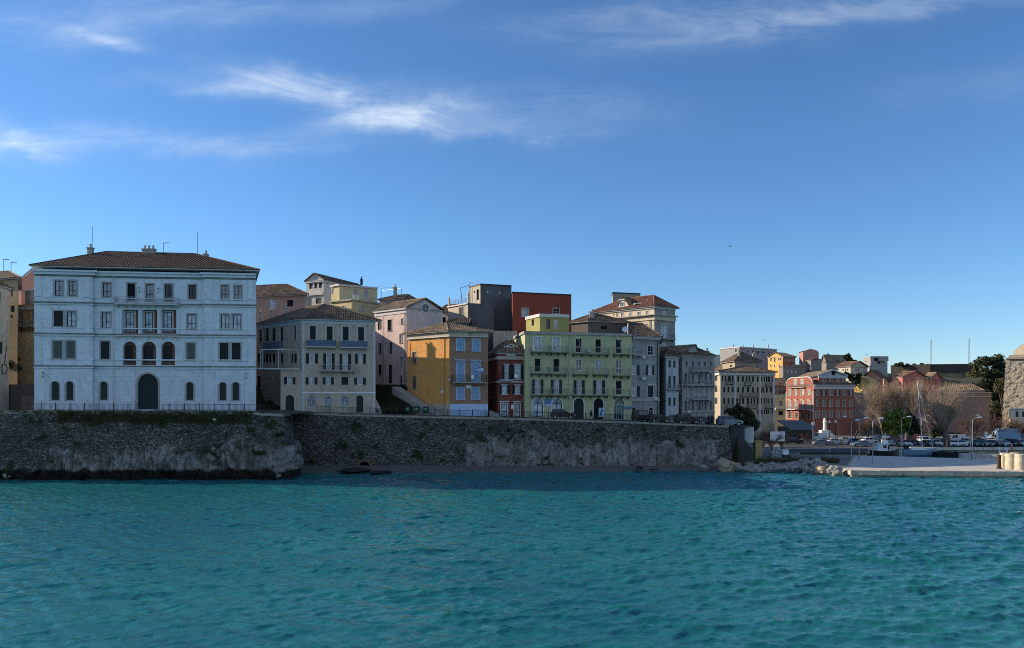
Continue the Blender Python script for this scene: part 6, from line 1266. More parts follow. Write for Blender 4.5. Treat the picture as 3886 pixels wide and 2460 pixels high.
# ---------------------------------------------------------------- cars
TYRE=flat('tyre_rubber',(.012,.012,.013),.9); RIM=flat('alloy_rim',(.35,.35,.36),.35,.8); CGL=glass('car_glass',(.012,.016,.02),.05,.7); HL=flat('headlight',(.6,.62,.62),.15); TL=flat('tail_light',(.25,.01,.01),.3); TRIM=flat('black_trim',(.01,.01,.011),.6)
def paint(n,c): 
    m=flat('paint_'+n,c,.32,.0,.04,3,.35); m.node_tree.nodes['Principled BSDF'].inputs['Coat Weight'].default_value=.15; return m
PT={k:paint(k,c) for k,c in dict(white=(.72,.73,.73),silver=(.42,.44,.46),black=(.012,.012,.014),blue=(.03,.07,.16),steel=(.13,.17,.22),red=(.42,.03,.04),cream=(.55,.50,.36),green=(.05,.11,.10),mint=(.36,.46,.43),grey=(.13,.13,.14)).items()}
def car(kind):
    D=dict(hatch=(4.0,1.74,1.48,[(-1.95,.55),(-1.98,.95),(-1.85,1.02)],[(-1.75,1.0),(-1.35,1.46),(.15,1.46),(.95,.98)],1.95,.72),
           sedan=(4.5,1.78,1.43,[(-2.2,.55),(-2.22,.92),(-2.1,.98)],[(-1.45,.96),(-.95,1.41),(.3,1.41),(1.1,.96)],2.2,.70),
           suv=(4.4,1.86,1.72,[(-2.15,.6),(-2.18,1.05),(-2.1,1.12)],[(-2.05,1.1),(-1.75,1.70),(.25,1.68),(.98,1.1)],2.2,.85),
           van=(5.0,1.95,2.05,[(-2.45,.5),(-2.5,1.1),(-2.48,1.15)],[(-2.46,1.14),(-2.38,2.02),(1.0,2.0),(1.75,1.15)],2.45,.95))[kind]
    Ln,W,Hh,rear,cab,fx,hz=D; r=empty('parked_car',(0,0,0),'parked car','car','cars parked on the quay')
    mb=MB(); belt=cab[0][1]; fz=cab[-1][1]
    prof=[(-fx+.05,.28),(-fx,.5)]+rear[1:2]+[rear[2]]+[(cab[0][0],belt),(cab[-1][0],fz),(fx-.35,hz+.10),(fx-.05,hz-.05),(fx,.5),(fx-.08,.25)]
    # wheel arches cut into the lower outline
    low=[]
    for cx in (fx-.85,-fx+.8):
        low+= [(cx+.38*math.cos(t),.30+.38*math.sin(t)) for t in [math.pi*k/8 for k in range(9)]]
    full=prof+low
    hw=W/2; cxm=0; 
    for sy in (-1,1):
        pts=[(x,sy*hw,z) for x,z in full]; mb.add(pts if sy<0 else pts[::-1])
    for k in range(len(full)):
        a,b=full[k],full[(k+1)%len(full)]; mb.add([(a[0],-hw,a[1]),(a[0],hw,a[1]),(b[0],hw,b[1]),(b[0],-hw,b[1])])
    tw=hw*.80; cb=[(x,hw*.97 if k in(0,3) else tw,z) for k,(x,z) in enumerate(cab)]
    for sy in (-1,1): mb.add([(x,sy*y,z-.005) for x,y,z in cb])
    for k in range(3): a,b=cb[k],cb[k+1]; mb.add([(a[0],-a[1],a[2]),(a[0],a[1],a[2]),(b[0],b[1],b[2]),(b[0],-b[1],b[2])])
    body=mb.build('body',PT['white'],r,base=(0,0,0)); ch=[body]
    g=MB()
    def lerp(p,q_,t): return tuple(p[i]+(q_[i]-p[i])*t for i in range(3))
    for sy in (-1,1):
        A,B_,Cc,Dd=[(x,sy*(y+.012),z) for x,y,z in cb]
        bl,br,tl,tr=lerp(A,Dd,.06),lerp(A,Dd,.90),lerp(B_,Cc,.03),lerp(B_,Cc,.97); bl=lerp(bl,tl,.10); br=lerp(br,tr,.10); tl=lerp(bl,tl,.88); tr=lerp(br,tr,.88)
        if kind=='van': bl,tl=lerp(bl,br,.6),lerp(tl,tr,.6)
        m1,m2=lerp(bl,br,.47),lerp(tl,tr,.47); m3,m4=lerp(bl,br,.51),lerp(tl,tr,.51); g.add([bl,m1,m2,tl]); g.add([m3,br,tr,m4])
    def cap(a,b,o,t0,t1,w):
        p0,p1=lerp(a,b,t0),lerp(a,b,t1); g.add([(p0[0]+o,-p0[1]*w,p0[2]+.01),(p0[0]+o,p0[1]*w,p0[2]+.01),(p1[0]+o,p1[1]*w,p1[2]+.01),(p1[0]+o,-p1[1]*w,p1[2]+.01)])
    cap(cb[3],cb[2],.02,.1,.9,.9); cap(cb[0],cb[1],-.02,.12,.85,.86); ch.append(g.build('car_windows',CGL,r,base=(0,0,0)))
    for cx in (fx-.85,-fx+.8):
        for sy in (-1,1):
            m=MB(); m.bar((cx,sy*(hw-.20),.31),(cx,sy*(hw+.01),.31),.31,n=18); wh=m.build('wheel',TYRE,r,base=(0,0,0)); m=MB(); m.bar((cx,sy*(hw+.005),.31),(cx,sy*(hw+.02),.31),.19,n=10); rm=m.build('rim',RIM,wh,base=(0,0,0)); regkids(wh,[rm]); ch.append(wh)
    for sy in (-1,1):
        m=MB(); m.box(fx-.22,fx+.012,min(sy*(hw-.45),sy*(hw+.01)),max(sy*(hw-.45),sy*(hw+.01)),hz-.22,hz-.07); ch.append(m.build('headlight',HL,r,base=(0,0,0)))
        m=MB(); m.box(-fx-.03,-fx+.15,min(sy*(hw-.3),sy*(hw+.01)),max(sy*(hw-.3),sy*(hw+.01)),.72,.92); ch.append(m.build('tail_light',TL,r,base=(0,0,0)))
        m=MB(); m.box(cab[-1][0]-.25,cab[-1][0]-.08,min(sy*(hw),sy*(hw+.2)),max(sy*hw,sy*(hw+.2)),fz+.02,fz+.17); ch.append(m.build('side_mirror',TRIM,r,base=(0,0,0)))
    m=MB(); m.box(fx-.02,fx+.015,-.55,.55,.32,.5); m.box(fx-.01,fx+.02,-.45,.45,.55,.66); m.box(-fx-.015,-fx+.1,-.3,.3,.5,.62); ch.append(m.build('grille',TRIM,r,base=(0,0,0)))
    regkids(r,ch); return r
PROT={k:car(k) for k in ('hatch','sedan','suv','van')}; used={}
def put(kind,u,Y,hd,col,label,group='cars parked on the quay',z=None,sc=1,cat='car'):
    c=XY(u,Y); z=1.165 if z is None else z
    if kind not in used: 
        o=PROT[kind]; used[kind]=1; o.location=(c.x,Y,z); o.rotation_euler=(0,0,math.radians(hd)); o['label']=label; o['group']=group
        b=[k for k in _ch[o.name] if k.name.startswith('body')][0]; b.material_slots[0].link='OBJECT'; b.material_slots[0].material=PT[col]
        root=o
    else: root=dup(PROT[kind],(c.x,Y,z),math.radians(hd),sc,label,group,PT[col])
    root['category']=cat; return root
# heading: 0 = nose to the right, 180 = left, -90 = nose to the camera
GQ='cars parked on the quay'; GP='cars parked along the promenade'
for a in (('suv',2135,131.9,0,'black','large black car side on in front of the arched doors of the lime green house'),('van',2428,132.6,95,'black','dark boxy van in front of the grey stained house'),('hatch',2500,132.2,8,'black','black hatchback just right of the dark boxy van'),('hatch',2552,132.6,185,'grey','grey hatchback below the narrow white house'),('suv',2607,132.0,4,'black','black car below the sunlit strip of the peeling house'),('sedan',2660,134.2,2,'grey','dark grey car half hidden behind the two standing people'),('suv',2768,131.6,0,'steel','silver blue car at the very end of the promenade')):
    c=XY(a[1],a[2]); o=put(a[0],*a[1:5],a[5],GP,z=zst(c.x)+.01)
for a in (('suv',3012,184,3,'black','big black car leftmost in the quay car park'),('sedan',3062,188,0,'grey','dark grey saloon between the big black car and the steel blue saloon'),('van',3098,201,180,'white','white van behind the saloons in front of the white statue'),('sedan',3120,179,2,'steel','steel blue saloon side on in front of the white van'),('hatch',3172,182,0,'silver','silver estate in the shade below the white statue'),('sedan',3208,190,0,'cream','cream coloured saloon right of the silver estate'),('hatch',3243,182,0,'blue','dark blue hatchback right of the cream saloon'),('sedan',3268,173.5,178,'steel','dark blue grey saloon nearest to the quay road, behind the three lamp posts'),('hatch',3302,186,0,'white','white hatchback catching the sun behind the fishing boat bow'),('hatch',3340,196,-90,'cream','cream hatchback behind the fishing boat cabin'),
  ('suv',3376,180,-88,'silver','silver car nose on, just right of the fishing boat cabin'),('hatch',3402,175,-95,'mint','pale green hatchback nose on below the bright green tree'),('hatch',3432,175,-85,'white','white hatchback nose on left of the sailing boat stern'),('hatch',3465,177,-90,'black','black hatchback nose on behind the sailing boat stern'),('suv',3508,186,-90,'white','white off roader behind the mast of the sailing boat'),('sedan',3520,176,-85,'grey','dark grey saloon nose on right of the mast'),('hatch',3552,176,-100,'white','white hatchback nose on below the low green bush'),('sedan',3580,180,-90,'black','black saloon nose on left of the big pollarded trunk'),
  ('hatch',3622,174,-120,'white','white hatchback parked askew just right of the big pollarded trunk'),('hatch',3650,174.5,-112,'white','white hatchback second to the right of the big pollarded trunk'),('suv',3672,178,-105,'mint','pale mint people carrier left of the twin lamps'),('hatch',3700,175,-90,'green','dark green hatchback just right of the twin lamps'),('sedan',3731,175,-85,'grey','grey saloon nose on, second right of the twin lamps'),('hatch',3762,176,-90,'black','black hatchback nose on left of the blue camper'),('hatch',3776,186,-60,'white','white hatchback behind the black one, left of the blue camper'),('sedan',3806,175,-90,'silver','silver saloon nose on in front of the blue camper'),('suv',3842,176,-90,'black','black off roader nose on right of the silver saloon'),('hatch',3876,176,-90,'mint','pale green hatchback at the right edge of the car park'),
  ('van',3624,190,178,'white','white van side on behind the hatchbacks right of the pollarded trunk'),('van',3862,205,180,'blue','dark blue van far back under the cream building at the right edge'),('suv',3395,196,0,'black','black car far back under the bright green tree'),('hatch',3712,188,0,'green','dark green hatchback side on far back behind the twin lamps'),('van',3452,192,180,'red','red van side on behind the hatchbacks left of the mast')):
    put(*a)
# camper with blue tarpaulin
c=XY(3818,188); r=empty('camper',(c.x,188,1.165),'large vehicle wrapped in pale blue tarpaulin at the back of the car park','camper'); mb=MB(); mb.hexa([(-3.6,-1.1,.9),(3.2,-1.1,.9),(3.2,1.1,.9),(-3.6,1.1,.9),(-2.4,-.95,3.7),(3.1,-.95,3.6),(3.1,.95,3.6),(-2.4,.95,3.7)]); mb.hexa([(-5.2,-1,.7),(-3.5,-1,.7),(-3.5,1,.7),(-5.2,1,.7),(-4.6,-.9,1.5),(-3.4,-.9,2.2),(-3.4,.9,2.2),(-4.6,.9,1.5)])
mb.build('tarpaulin',flat('tarpaulin_blue',(.20,.30,.42),.7,sc=1.5,var=.3),r,base=(0,0,0)); 
for x in (-4.2,-2.4,2.0):
    for y in (-1,1): mb=MB(); mb.bar((x,y-.12,.42),(x,y+.12,.42),.42,n=14); mb.build('wheel',TYRE,r,base=(0,0,0))
# ---------------------------------------------------------------- street lamps
def lamp(h,arm,label,loc,ht=.9):
    r=empty('street_lamp',loc,label,'street lamp','tall lamps on the quay and car park'); mb=MB(); mb.bar((0,0,0),(0,0,.9),.13,n=8); mb.bar((0,0,.9),(0,0,h-.7),.085,n=8,r2=.06)
    pv=Vector((0,0,h-.7))
    for k in range(1,7): t=math.pi/2*k/6; p=Vector((.7*(1-math.cos(t))*1.0,0,h-.7+.7*math.sin(t))); mb.bar(pv,p,.05,n=6); pv=p
    e=Vector((arm,0,h+.12)); mb.bar(pv,e,.045,n=6); mb.box(-.22,.22,-.22,.22,0,.08); a=mb.build('pole',GALV,r,base=(0,0,0)); mb=MB(); mb.hexa([(arm-.1,-.12,h+.03),(arm+.7,-.15,h+.12),(arm+.7,.15,h+.12),(arm-.1,.12,h+.03),(arm-.1,-.06,h+.2),(arm+.55,-.08,h+.3),(arm+.55,.08,h+.3),(arm-.1,.06,h+.2)]); b=mb.build('lamp_head',WHITE,r,base=(0,0,0)); regkids(r,[a,b]); return r
for u,Y,vt,arm,z,lb in ((3312,129.5,1591,1.2,.92,'nearest tall lamp standing on the sunlit pier'),(3260,136.5,1589,1.0,.92,'tall lamp second left of the nearest pier lamp'),(3230,141,1597,.9,.92,'dim tall lamp third left of the nearest pier lamp'),(3180,164,1583,1.2,1.16,'thin tall lamp in front of the big red house, right of the white statue'),(3293,208,1573,1.6,1.16,'pale lamp with lit head behind the fishing boat'),(3690,137.5,1587,1.1,.92,'tall lamp on the back edge of the pier, right one of the pair'),(3682,170,1578,1.5,1.35,'tall lamp behind the right pier lamp, on the far quay edge'),(3420,146.3,1584,1.3,.92,'tall lamp beside the sailing boat in front of the bright green tree'),(3497,200,1579,1.6,1.16,'lamp whose head shows between mast and furled sail'),(3879,206,1588,1.4,1.16,'lamp in front of the cream building at the right edge')):
    c=XY(u,Y); lamp(Z(vt,Y)-z,arm,lb,(c.x,Y,z))
for u,Y,v,lb in ((3148,196,1600,'white headed lantern just right of the white statue'),(3171,196,1600,'white headed lantern second right of the white statue'),(3331,196,1602,'white headed lantern left of the bright green tree'),(3349,196,1603,'white headed lantern against the left side of the bright green tree')):
    c=XY(u,Y); h=Z(v,Y)-1.16; r=empty('street_lantern',(c.x,Y,1.16),lb,'lantern','white headed lanterns by the car park'); mb=MB(); mb.bar((0,0,0),(0,0,h-.3),.07,n=8); mb.build('pole',IRON,r,base=(0,0,0)); mb=MB(); mb.lathe((0,0,h-.4),[(.12,0),(.36,.1),(.1,.75),(.02,.9)],10); mb.build('lamp_head',WHITE,r,base=(0,0,0))
# ---------------------------------------------------------------- boats
def hull(mb,L_,W_,H_,m=0,n=14,sheer=.35,deck=1,stern=.7):
    ring=[]
    for k in range(n+1):
        t=k/n; x=-L_/2+L_*t; w=W_/2*(stern+(1-stern)*math.sin(math.pi*min(t*1.3,.5)) if t<.45 else max(.02,(1-((t-.45)/.55)**2.2))); zt=H_*(1+sheer*(2*t-1)**2*(1 if t>.5 else .4)); ring.append([(x,-w,zt),(x-.0,-w*.82,H_*.25),(x,-w*.3,-.25),(x,w*.3,-.25),(x,w*.82,H_*.25),(x,w,zt)])
    for a,b in zip(ring[:-1],ring[1:]):
        for j in range(5): mb.add([a[j],b[j],b[j+1],a[j+1]],m)
        mb.add([a[5],b[5],b[0],a[0]],deck)
    mb.add(ring[0][::-1],m); return ring
HW=flat('hull_white',(.55,.60,.62),.35); HB=flat('hull_blue_grey',(.14,.24,.33),.4); HBK=flat('hull_black',(.010,.012,.014),.5); CRM=flat('boat_cream',(.55,.53,.47),.5)
c=XY(3490,163); r=empty('sailing_boat',(c.x,163,-.25),'small moored sailing boat with tall leaning mast and furled sail','sailing boat'); mb=MB(); hull(mb,7.6,2.3,1.35,0); mb.build('hull',[HB,HW],r,base=(0,0,0)); mb=MB(); mb.hexa([(-2.2,-.7,1.35),(1.4,-.6,1.4),(1.4,.6,1.4),(-2.2,.7,1.35),(-2.0,-.55,1.8),(.8,-.45,1.75),(.8,.45,1.75),(-2.0,.55,1.8)]); mb.build('cabin',HW,r,base=(0,0,0))
zt_=Z(1446,163)+.25; xt=XY(3482,163).x-c.x; x0=XY(3501,163).x-c.x; mb=MB(); mb.bar((x0,0,1.3),(xt,0,zt_),.085,n=8,r2=.06); mb.bar((x0*.5+xt*.5-.6,0,zt_*.55),(x0*.5+xt*.5+.6,0,zt_*.55),.03); mb.build('mast',HW,r,base=(0,0,0))
mb=MB(); xb=XY(3541,163).x-c.x; pv=Vector((xt,0,zt_-.1))
for k in range(1,15): t=k/14; p=Vector((xt+(xb-xt)*t+.05*math.sin(k*2.1)+.25*math.sin(t*math.pi)*-.6,0,zt_-.1+(1.6-zt_+.1)*t)); mb.bar(pv,p,.05+.03*math.sin(k*1.7)**2,n=6); pv=p
mb.build('furled_sail',CRM,r,base=(0,0,0)); mb=MB(); mb.bar((x0,0,2.2),(-3.2,0,2.1),.06,n=6); mb.bar((x0,.0,zt_*.98),(-3.6,0,1.5),.015,n=3); mb.build('boom',HW,r,base=(0,0,0)); mb=MB(); mb.box(-3.4,-2.5,-.3,.3,1.35,2.4); mb.build('outboard_motor',HBK,r,base=(0,0,0))
c=XY(3352,158); r=empty('fishing_boat',(c.x,158,-.25),'small fishing boat with white cabin, black hull and cross shaped mast','fishing boat'); mb=MB(); hull(mb,6.6,2.5,1.5,0); mb.build('hull',[HBK,CRM],r,base=(0,0,0)); mb=MB(); mb.box(-1.6,.9,-.8,.8,1.5,3.0); mb.box(-1.8,1.1,-.9,.9,3.0,3.12); cb=mb.build('cabin',HW,r,base=(0,0,0)); mb=MB(); mb.box(-.4,.3,-.82,-.79,2.1,2.7); mb.box(.55,.85,-.82,-.79,1.6,2.8); mb.build('cabin_window',HBK,cb,base=(0,0,0)); mb=MB(); mb.bar((.4,0,3.1),(.4,0,5.3),.09,n=6); mb.bar((-.5,0,4.5),(1.3,0,4.5),.1,n=6); mb.box(-.1,.9,-.3,.3,3.12,3.7); mb.build('mast',WHITE,r,base=(0,0,0)); mb=MB(); mb.bar((-1.7,-.8,1.7),(-2.9,-.5,2.1),.04); mb.bar((-2.9,-.5,1.5),(-2.9,-.5,2.1),.04); mb.bar((1.2,-.9,2.3),(3.1,0,2.6),.03); mb.bar((2.0,-.8,1.5),(2.0,-.8,2.4),.03); mb.build('boat_railing',HW,r,base=(0,0,0))
c=XY(3600,162); mb=MB(); mb.hexa([(c.x-3.3,160.4,-.4),(c.x+3.2,160.4,-.4),(c.x+3.0,162.6,-.4),(c.x-3.1,162.6,-.4),(c.x-3.5,160.2,.75),(c.x+3.4,160.2,.75),(c.x+3.2,162.8,.75),(c.x-3.3,162.8,.75)]); mb.bar((c.x-3.5,160.15,.45),(c.x+3.4,160.15,.45),.06,n=6); mb.box(c.x-2,c.x-1.2,161,161.8,.75,.95); mb.box(c.x+.8,c.x+1.1,161,161.3,.75,1.1); thingmesh(mb,'pontoon',HBK,(c.x,161.5,-.3),'low black floating pontoon between sailing boat and breakwater','pontoon')
# ---------------------------------------------------------------- quay objects
def post(u,Y,z,h,r_,m,label,grp=None):
    c=XY(u,Y); mb=MB(); mb.lathe((c.x,Y,z),[(r_,0),(r_*.9,h*.85),(r_*1.05,h*.88),(r_*.9,h),(.01,h)],10); return thingmesh(mb,'mooring_post',m,(c.x,Y,z),label,'post',grp)
SAL=flat('faded_red_paint',(.48,.16,.13),.7)
post(3592,168.6,1.3,1.6,.2,SAL,'faded red post on the far quay edge below the big pollarded tree'); post(3793,150,1.1,1.3,.17,WHITE,'white post left of the faded red one behind the concrete drums'); post(3820,150,1.1,1.3,.17,WHITE,'white post directly left of the tall faded red post'); post(3840,150,1.1,2.2,.22,SAL,'tall faded red post behind the concrete drums'); post(3741,180,1.16,3.2,.35,WHITE,'stout white post behind the parked cars left of the blue camper'); post(3784,182,1.16,3.0,.25,WHITE,'slim white post just left of the blue camper')
DR=flat('pale_drum_concrete',(.50,.44,.32),.9,sc=1.2,var=.25)
for u,Y,rr,hh,lb in ((3808,121.6,.5,2.45,'leftmost narrow pale concrete drum on the pier'),(3834,119.2,.84,2.5,'broad pale concrete drum, middle one of the row on the pier'),(3872,118.0,.8,2.5,'broad pale concrete drum at the right end of the row on the pier'),(3850,122.5,.7,2.4,'pale concrete drum mostly hidden behind the two broad ones')):
    c=XY(u,Y); mb=MB(); mb.lathe((c.x,Y,.92),[(rr,0),(rr,.03),(rr*1.01,hh*.38),(rr*.97,hh*.40),(rr*1.0,hh*.43),(rr*.98,hh*.97),(rr*.92,hh),(rr*.6,hh*.985),(.01,hh*.985)],26); mb.bar((c.x+rr*.5,Y-rr*.9,.92+hh*.4),(c.x+rr*.52,Y-rr*.86,.92+hh*.48),.04); thingmesh(mb,'concrete_drum',DR,(c.x,Y,.92),lb,'concrete drum','pale concrete drums on the pier',smooth=False)
c=XY(3791,119.8); mb=MB(); mb.lathe((c.x,119.8,.92),[(.42,0),(.32,.3),(.28,1.2),(.33,2.0),(.36,2.2),(.01,2.2)],9); thingmesh(mb,'rusty_bollard',flat('rust',(.06,.035,.025),.9,sc=3,var=.5),(c.x,119.8,.92),'dark rusty post left of the concrete drums on the pier','bollard')
# monument
c=XY(3130,222); r=empty('statue',(c.x,222,1.16),'tall white stone statue on a flared stepped base in the car park','statue'); ST=flat('white_marble',(.74,.72,.66),.8,sc=1.2,var=.12); H_=Z(1587,222)-1.16; mb=MB(); rr=[(1.15,0),(1.1,H_*.10),(.95,H_*.16),(.72,H_*.24),(.55,H_*.32),(.5,H_*.5),(.52,H_*.68),(.62,H_*.78),(.50,H_*.86),(.26,H_*.88),(.36,H_*.92),(.36,H_*.96),(.15,H_)]; mb.lathe((0,0,0),rr,18); mb.v=[(x*(1+.12*math.sin(z*1.3)),y,z) if True else 0 for x,y,z in mb.v]; mb.build('figure',ST,r,smooth=False,base=(0,0,0)); mb=MB(); mb.box(-2.6,2.6,-1.5,1.5,0,.5); mb.box(-1.9,1.9,-1.2,1.2,.5,1.1); mb.box(-1.4,1.4,-1,1,1.1,1.9); mb.build('base',ST,r,base=(0,0,0))
# kiosk with awning
c=XY(3030,200); x0,x1=XY(2981,200).x,XY(3078,200).x; r=empty('kiosk',(c.x,200,1.16),'low cafe building with sloping grey awning in front of the red house','kiosk'); zk=Z(1622,198); zk2=Z(1598,204); mb=MB(); mb.box(x0,x1,199,206,1,zk); mb.build('wall',flat('blue_grey_wall',(.12,.15,.17)),r); mb=MB(); mb.hexa([(x0-.3,195.5,zk-.6),(x1+.3,195.5,zk-.6),(x1+.3,206,zk2),(x0-.3,206,zk2),(x0-.3,195.5,zk-.45),(x1+.3,195.5,zk-.45),(x1+.3,206,zk2+.15),(x0-.3,206,zk2+.15)]); mb.build('awning',flat('grey_awning',(.12,.125,.13)),r); mb=MB()
for k in range(5): x=x0+(x1-x0)*(k+.5)/5; mb.box(x-.5,x+.5,198.9,198.98,1.2,3.4)
mb.build('window',G_DARK,r)
c=XY(3085,190); mb=MB(); mb.bar((c.x,190,1.16),(c.x,190,Z(1600,190)),.06,n=6); r=empty('road_sign',(c.x,190,1.16),'round white road sign on a pole beside the awning','road sign'); mb.build('pole',GALV,r); mb=MB(); mb.bar((c.x,189.9,Z(1608,190)),(c.x,189.82,Z(1608,190)),.45,n=18); mb.build('sign_disc',WHITE,r)
# hoarding, pillar, white stair block, tarpaulin heap
x0,x1=XY(2922,150).x,XY(2978,150).x; r=empty('hoarding',((x0+x1)/2,150,1.16),'blank white hoarding on posts at the end of the promenade','hoarding'); mb=MB(); mb.box(x0,x1,149.9,150.1,Z(1675,150),Z(1638,150)); mb.build('panel',WHITE,r); 
for x in (x0+.3,x1-.3): mb=MB(); mb.bar((x,150.2,1),(x,150.2,Z(1640,150)),.08,n=6); mb.build('post',IRON,r)
x0,x1=XY(2863,139).x,XY(2889,139).x; mb=MB(); mb.box(x0,x1,138.4,139.8,1,Z(1676,139)); mb.box(x0-.08,x1+.08,138.3,139.9,Z(1676,139),Z(1672,139)); thingmesh(mb,'gate_pillar',plaster('pillar_ochre',(.42,.31,.13),.2),((x0+x1)/2,139,1.1),'square ochre pillar standing below the promenade end','pillar')
x0,x1,x2=XY(2773,131).x,XY(2829,131).x,XY(2861,134).x; r=empty('stair_block',(x1,132,1),'grey lower retaining wall with white end wall and steep stair railing','building'); mb=MB(); mb.box(x0,x1,131.5,138,.5,Z(1622,131)); mb.box(x0-.2,x1+1.6,131.3,138,Z(1622,131),Z(1617,131)); mb.build('wall',plaster('dark_blue_grey_wall',(.055,.06,.065),.4),r); mb=MB(); mb.box(x1+.02,x2,134,138,Z(1680,134),Z(1618,134)); mb.build('end_wall',plaster('white_end_wall',(.50,.53,.55),.15),r); mb=MB()
for k in range(8): x=x1+.1+k*.22; z=Z(1662,133)-k*.28; mb.bar((x,133.2,z-.1),(x,133.2,z+1),.025); 
mb.bar((x1+.1,133.2,Z(1662,133)+1),(x1+1.7,133.2,Z(1662,133)-1.0),.03); mb.build('stair_railing',GALV,r); mb=MB()
for k in range(8): x=x1+.05+k*.24; mb.box(x,x+.24,132.6,133.9,.6,Z(1662,133)-k*.3-.1)
mb.build('stairs',flat('dark_stair_stone',(.05,.05,.05),.9),r)
c=XY(2953,141); mb=MB(); mb.hexa([(c.x-1.5,140.5,1.1),(c.x+1.3,140.5,1.1),(c.x+1.3,142.5,1.1),(c.x-1.5,142.5,1.1),(c.x-.9,140.8,3.1),(c.x+.7,140.9,2.6),(c.x+.5,142.2,2.8),(c.x-.8,142.2,3.2)]); mb.bar((c.x-1.6,140.9,2.1),(c.x+1.5,140.8,1.7),.35,n=7,r2=.2); mb.bar((c.x-.7,140.4,1.3),(c.x-.3,140.6,3.1),.25,n=6,r2=.12); thingmesh(mb,'covered_boat',flat('dirty_tarpaulin',(.33,.34,.35),.9,sc=2,var=.45),(c.x,141.5,1.1),'boat under a rumpled pale tarpaulin on the shore, below the white hoarding','boat')
c=XY(2979,140); r=empty('stall_cart',(c.x,140,1.1),'small white topped box cart right of the tarpaulin covered boat','cart'); mb=MB(); mb.box(c.x-.55,c.x+.55,139.5,140.5,1.75,2.6); mb.box(c.x-.6,c.x+.6,139.4,140.6,2.6,2.68); mb.build('box',WHITE,r); 
for x in (-.45,.45): mb=MB(); mb.bar((c.x+x,139.4,1.45),(c.x+x,139.5,1.45),.32,n=14); mb.build('wheel',TYRE,r)
for u,h in ((3147,1.5),(3296,2.0)): c=XY(u,152 if u<3200 else 149.2); mb=MB(); mb.lathe((c.x,c.y,1.16),[(.16,0),(.16,h*.9),(.1,h),(.01,h)],8); thingmesh(mb,'bollard',GALV if u<3200 else STONE,(c.x,c.y,1.16),'short grey post on the quay verge left of the lamps' if u<3200 else 'pale stone post beside the nearest pier lamp','bollard')
# poster board in the arch
f=LIME.faces[1]; a=f.rect(5,970,1282,1026,1372); mb=MB(); f.box(mb,a[0],a[1],a[2],a[3],.35,.42); mb2=MB(); w=a[1]-a[0]; h=a[3]-a[2]
r=empty('poster_board',tuple(f.P(a[0],a[2],.4)),'pale blue standing poster board in an arch of the lime green house','poster board'); mb.build('panel',flat('poster_pale_blue',(.36,.52,.62)),r)
mb2.add([f.P(a[0]+w*x,a[2]+h*y,.425) for x,y in ((.25,.1),(.45,.15),(.5,.45),(.8,.6),(.7,.85),(.45,.9),(.35,.6),(.2,.4))]); mb2.build('printed_figure',flat('poster_deep_blue',(.03,.10,.25)),r)
a=f.rect(5,1262,1280,1340,1298); 
s,z=f.uv(*q(6,75,1190)); mb=MB(); f.box(mb,f.L-1.9,f.L-.5,z-.22,z+.28,.1,.16); f.box(mb,f.L-.45,f.L+.25,z-.1,z+.35,.2,.28); 
thingmesh(mb,'shop_sign',flat('sign_slate_blue',(.10,.19,.30)),tuple(f.P(f.L-1.2,z,.1)),'pale blue shop sign on the right end of the lime green house','sign')
# masts
for u,vt,vb,lb in ((3533,1289,1384,'left one of two thin lattice masts behind the fort wall'),(3677,1287,1382,'right one of two thin lattice masts behind the fort wall')):
    c=XY(u,345); mb=MB(); z0,z1=Z(vb,345)-2,Z(vt,345)
    for dx,dy in ((-.35,-.3),(.35,-.3),(0,.4)): mb.bar((c.x+dx,345+dy,z0),(c.x+dx*.5,345+dy*.5,z1),.07)
    n=14
    for k in range(n): za,zb_=z0+(z1-z0)*k/n,z0+(z1-z0)*(k+1)/n; s_=1 if k%2 else -1; mb.bar((c.x-.33*s_,344.7,za),(c.x+.33*s_,344.7,zb_),.05)
    thingmesh(mb,'radio_mast',GALV,(c.x,345,z0),lb,'radio mast')
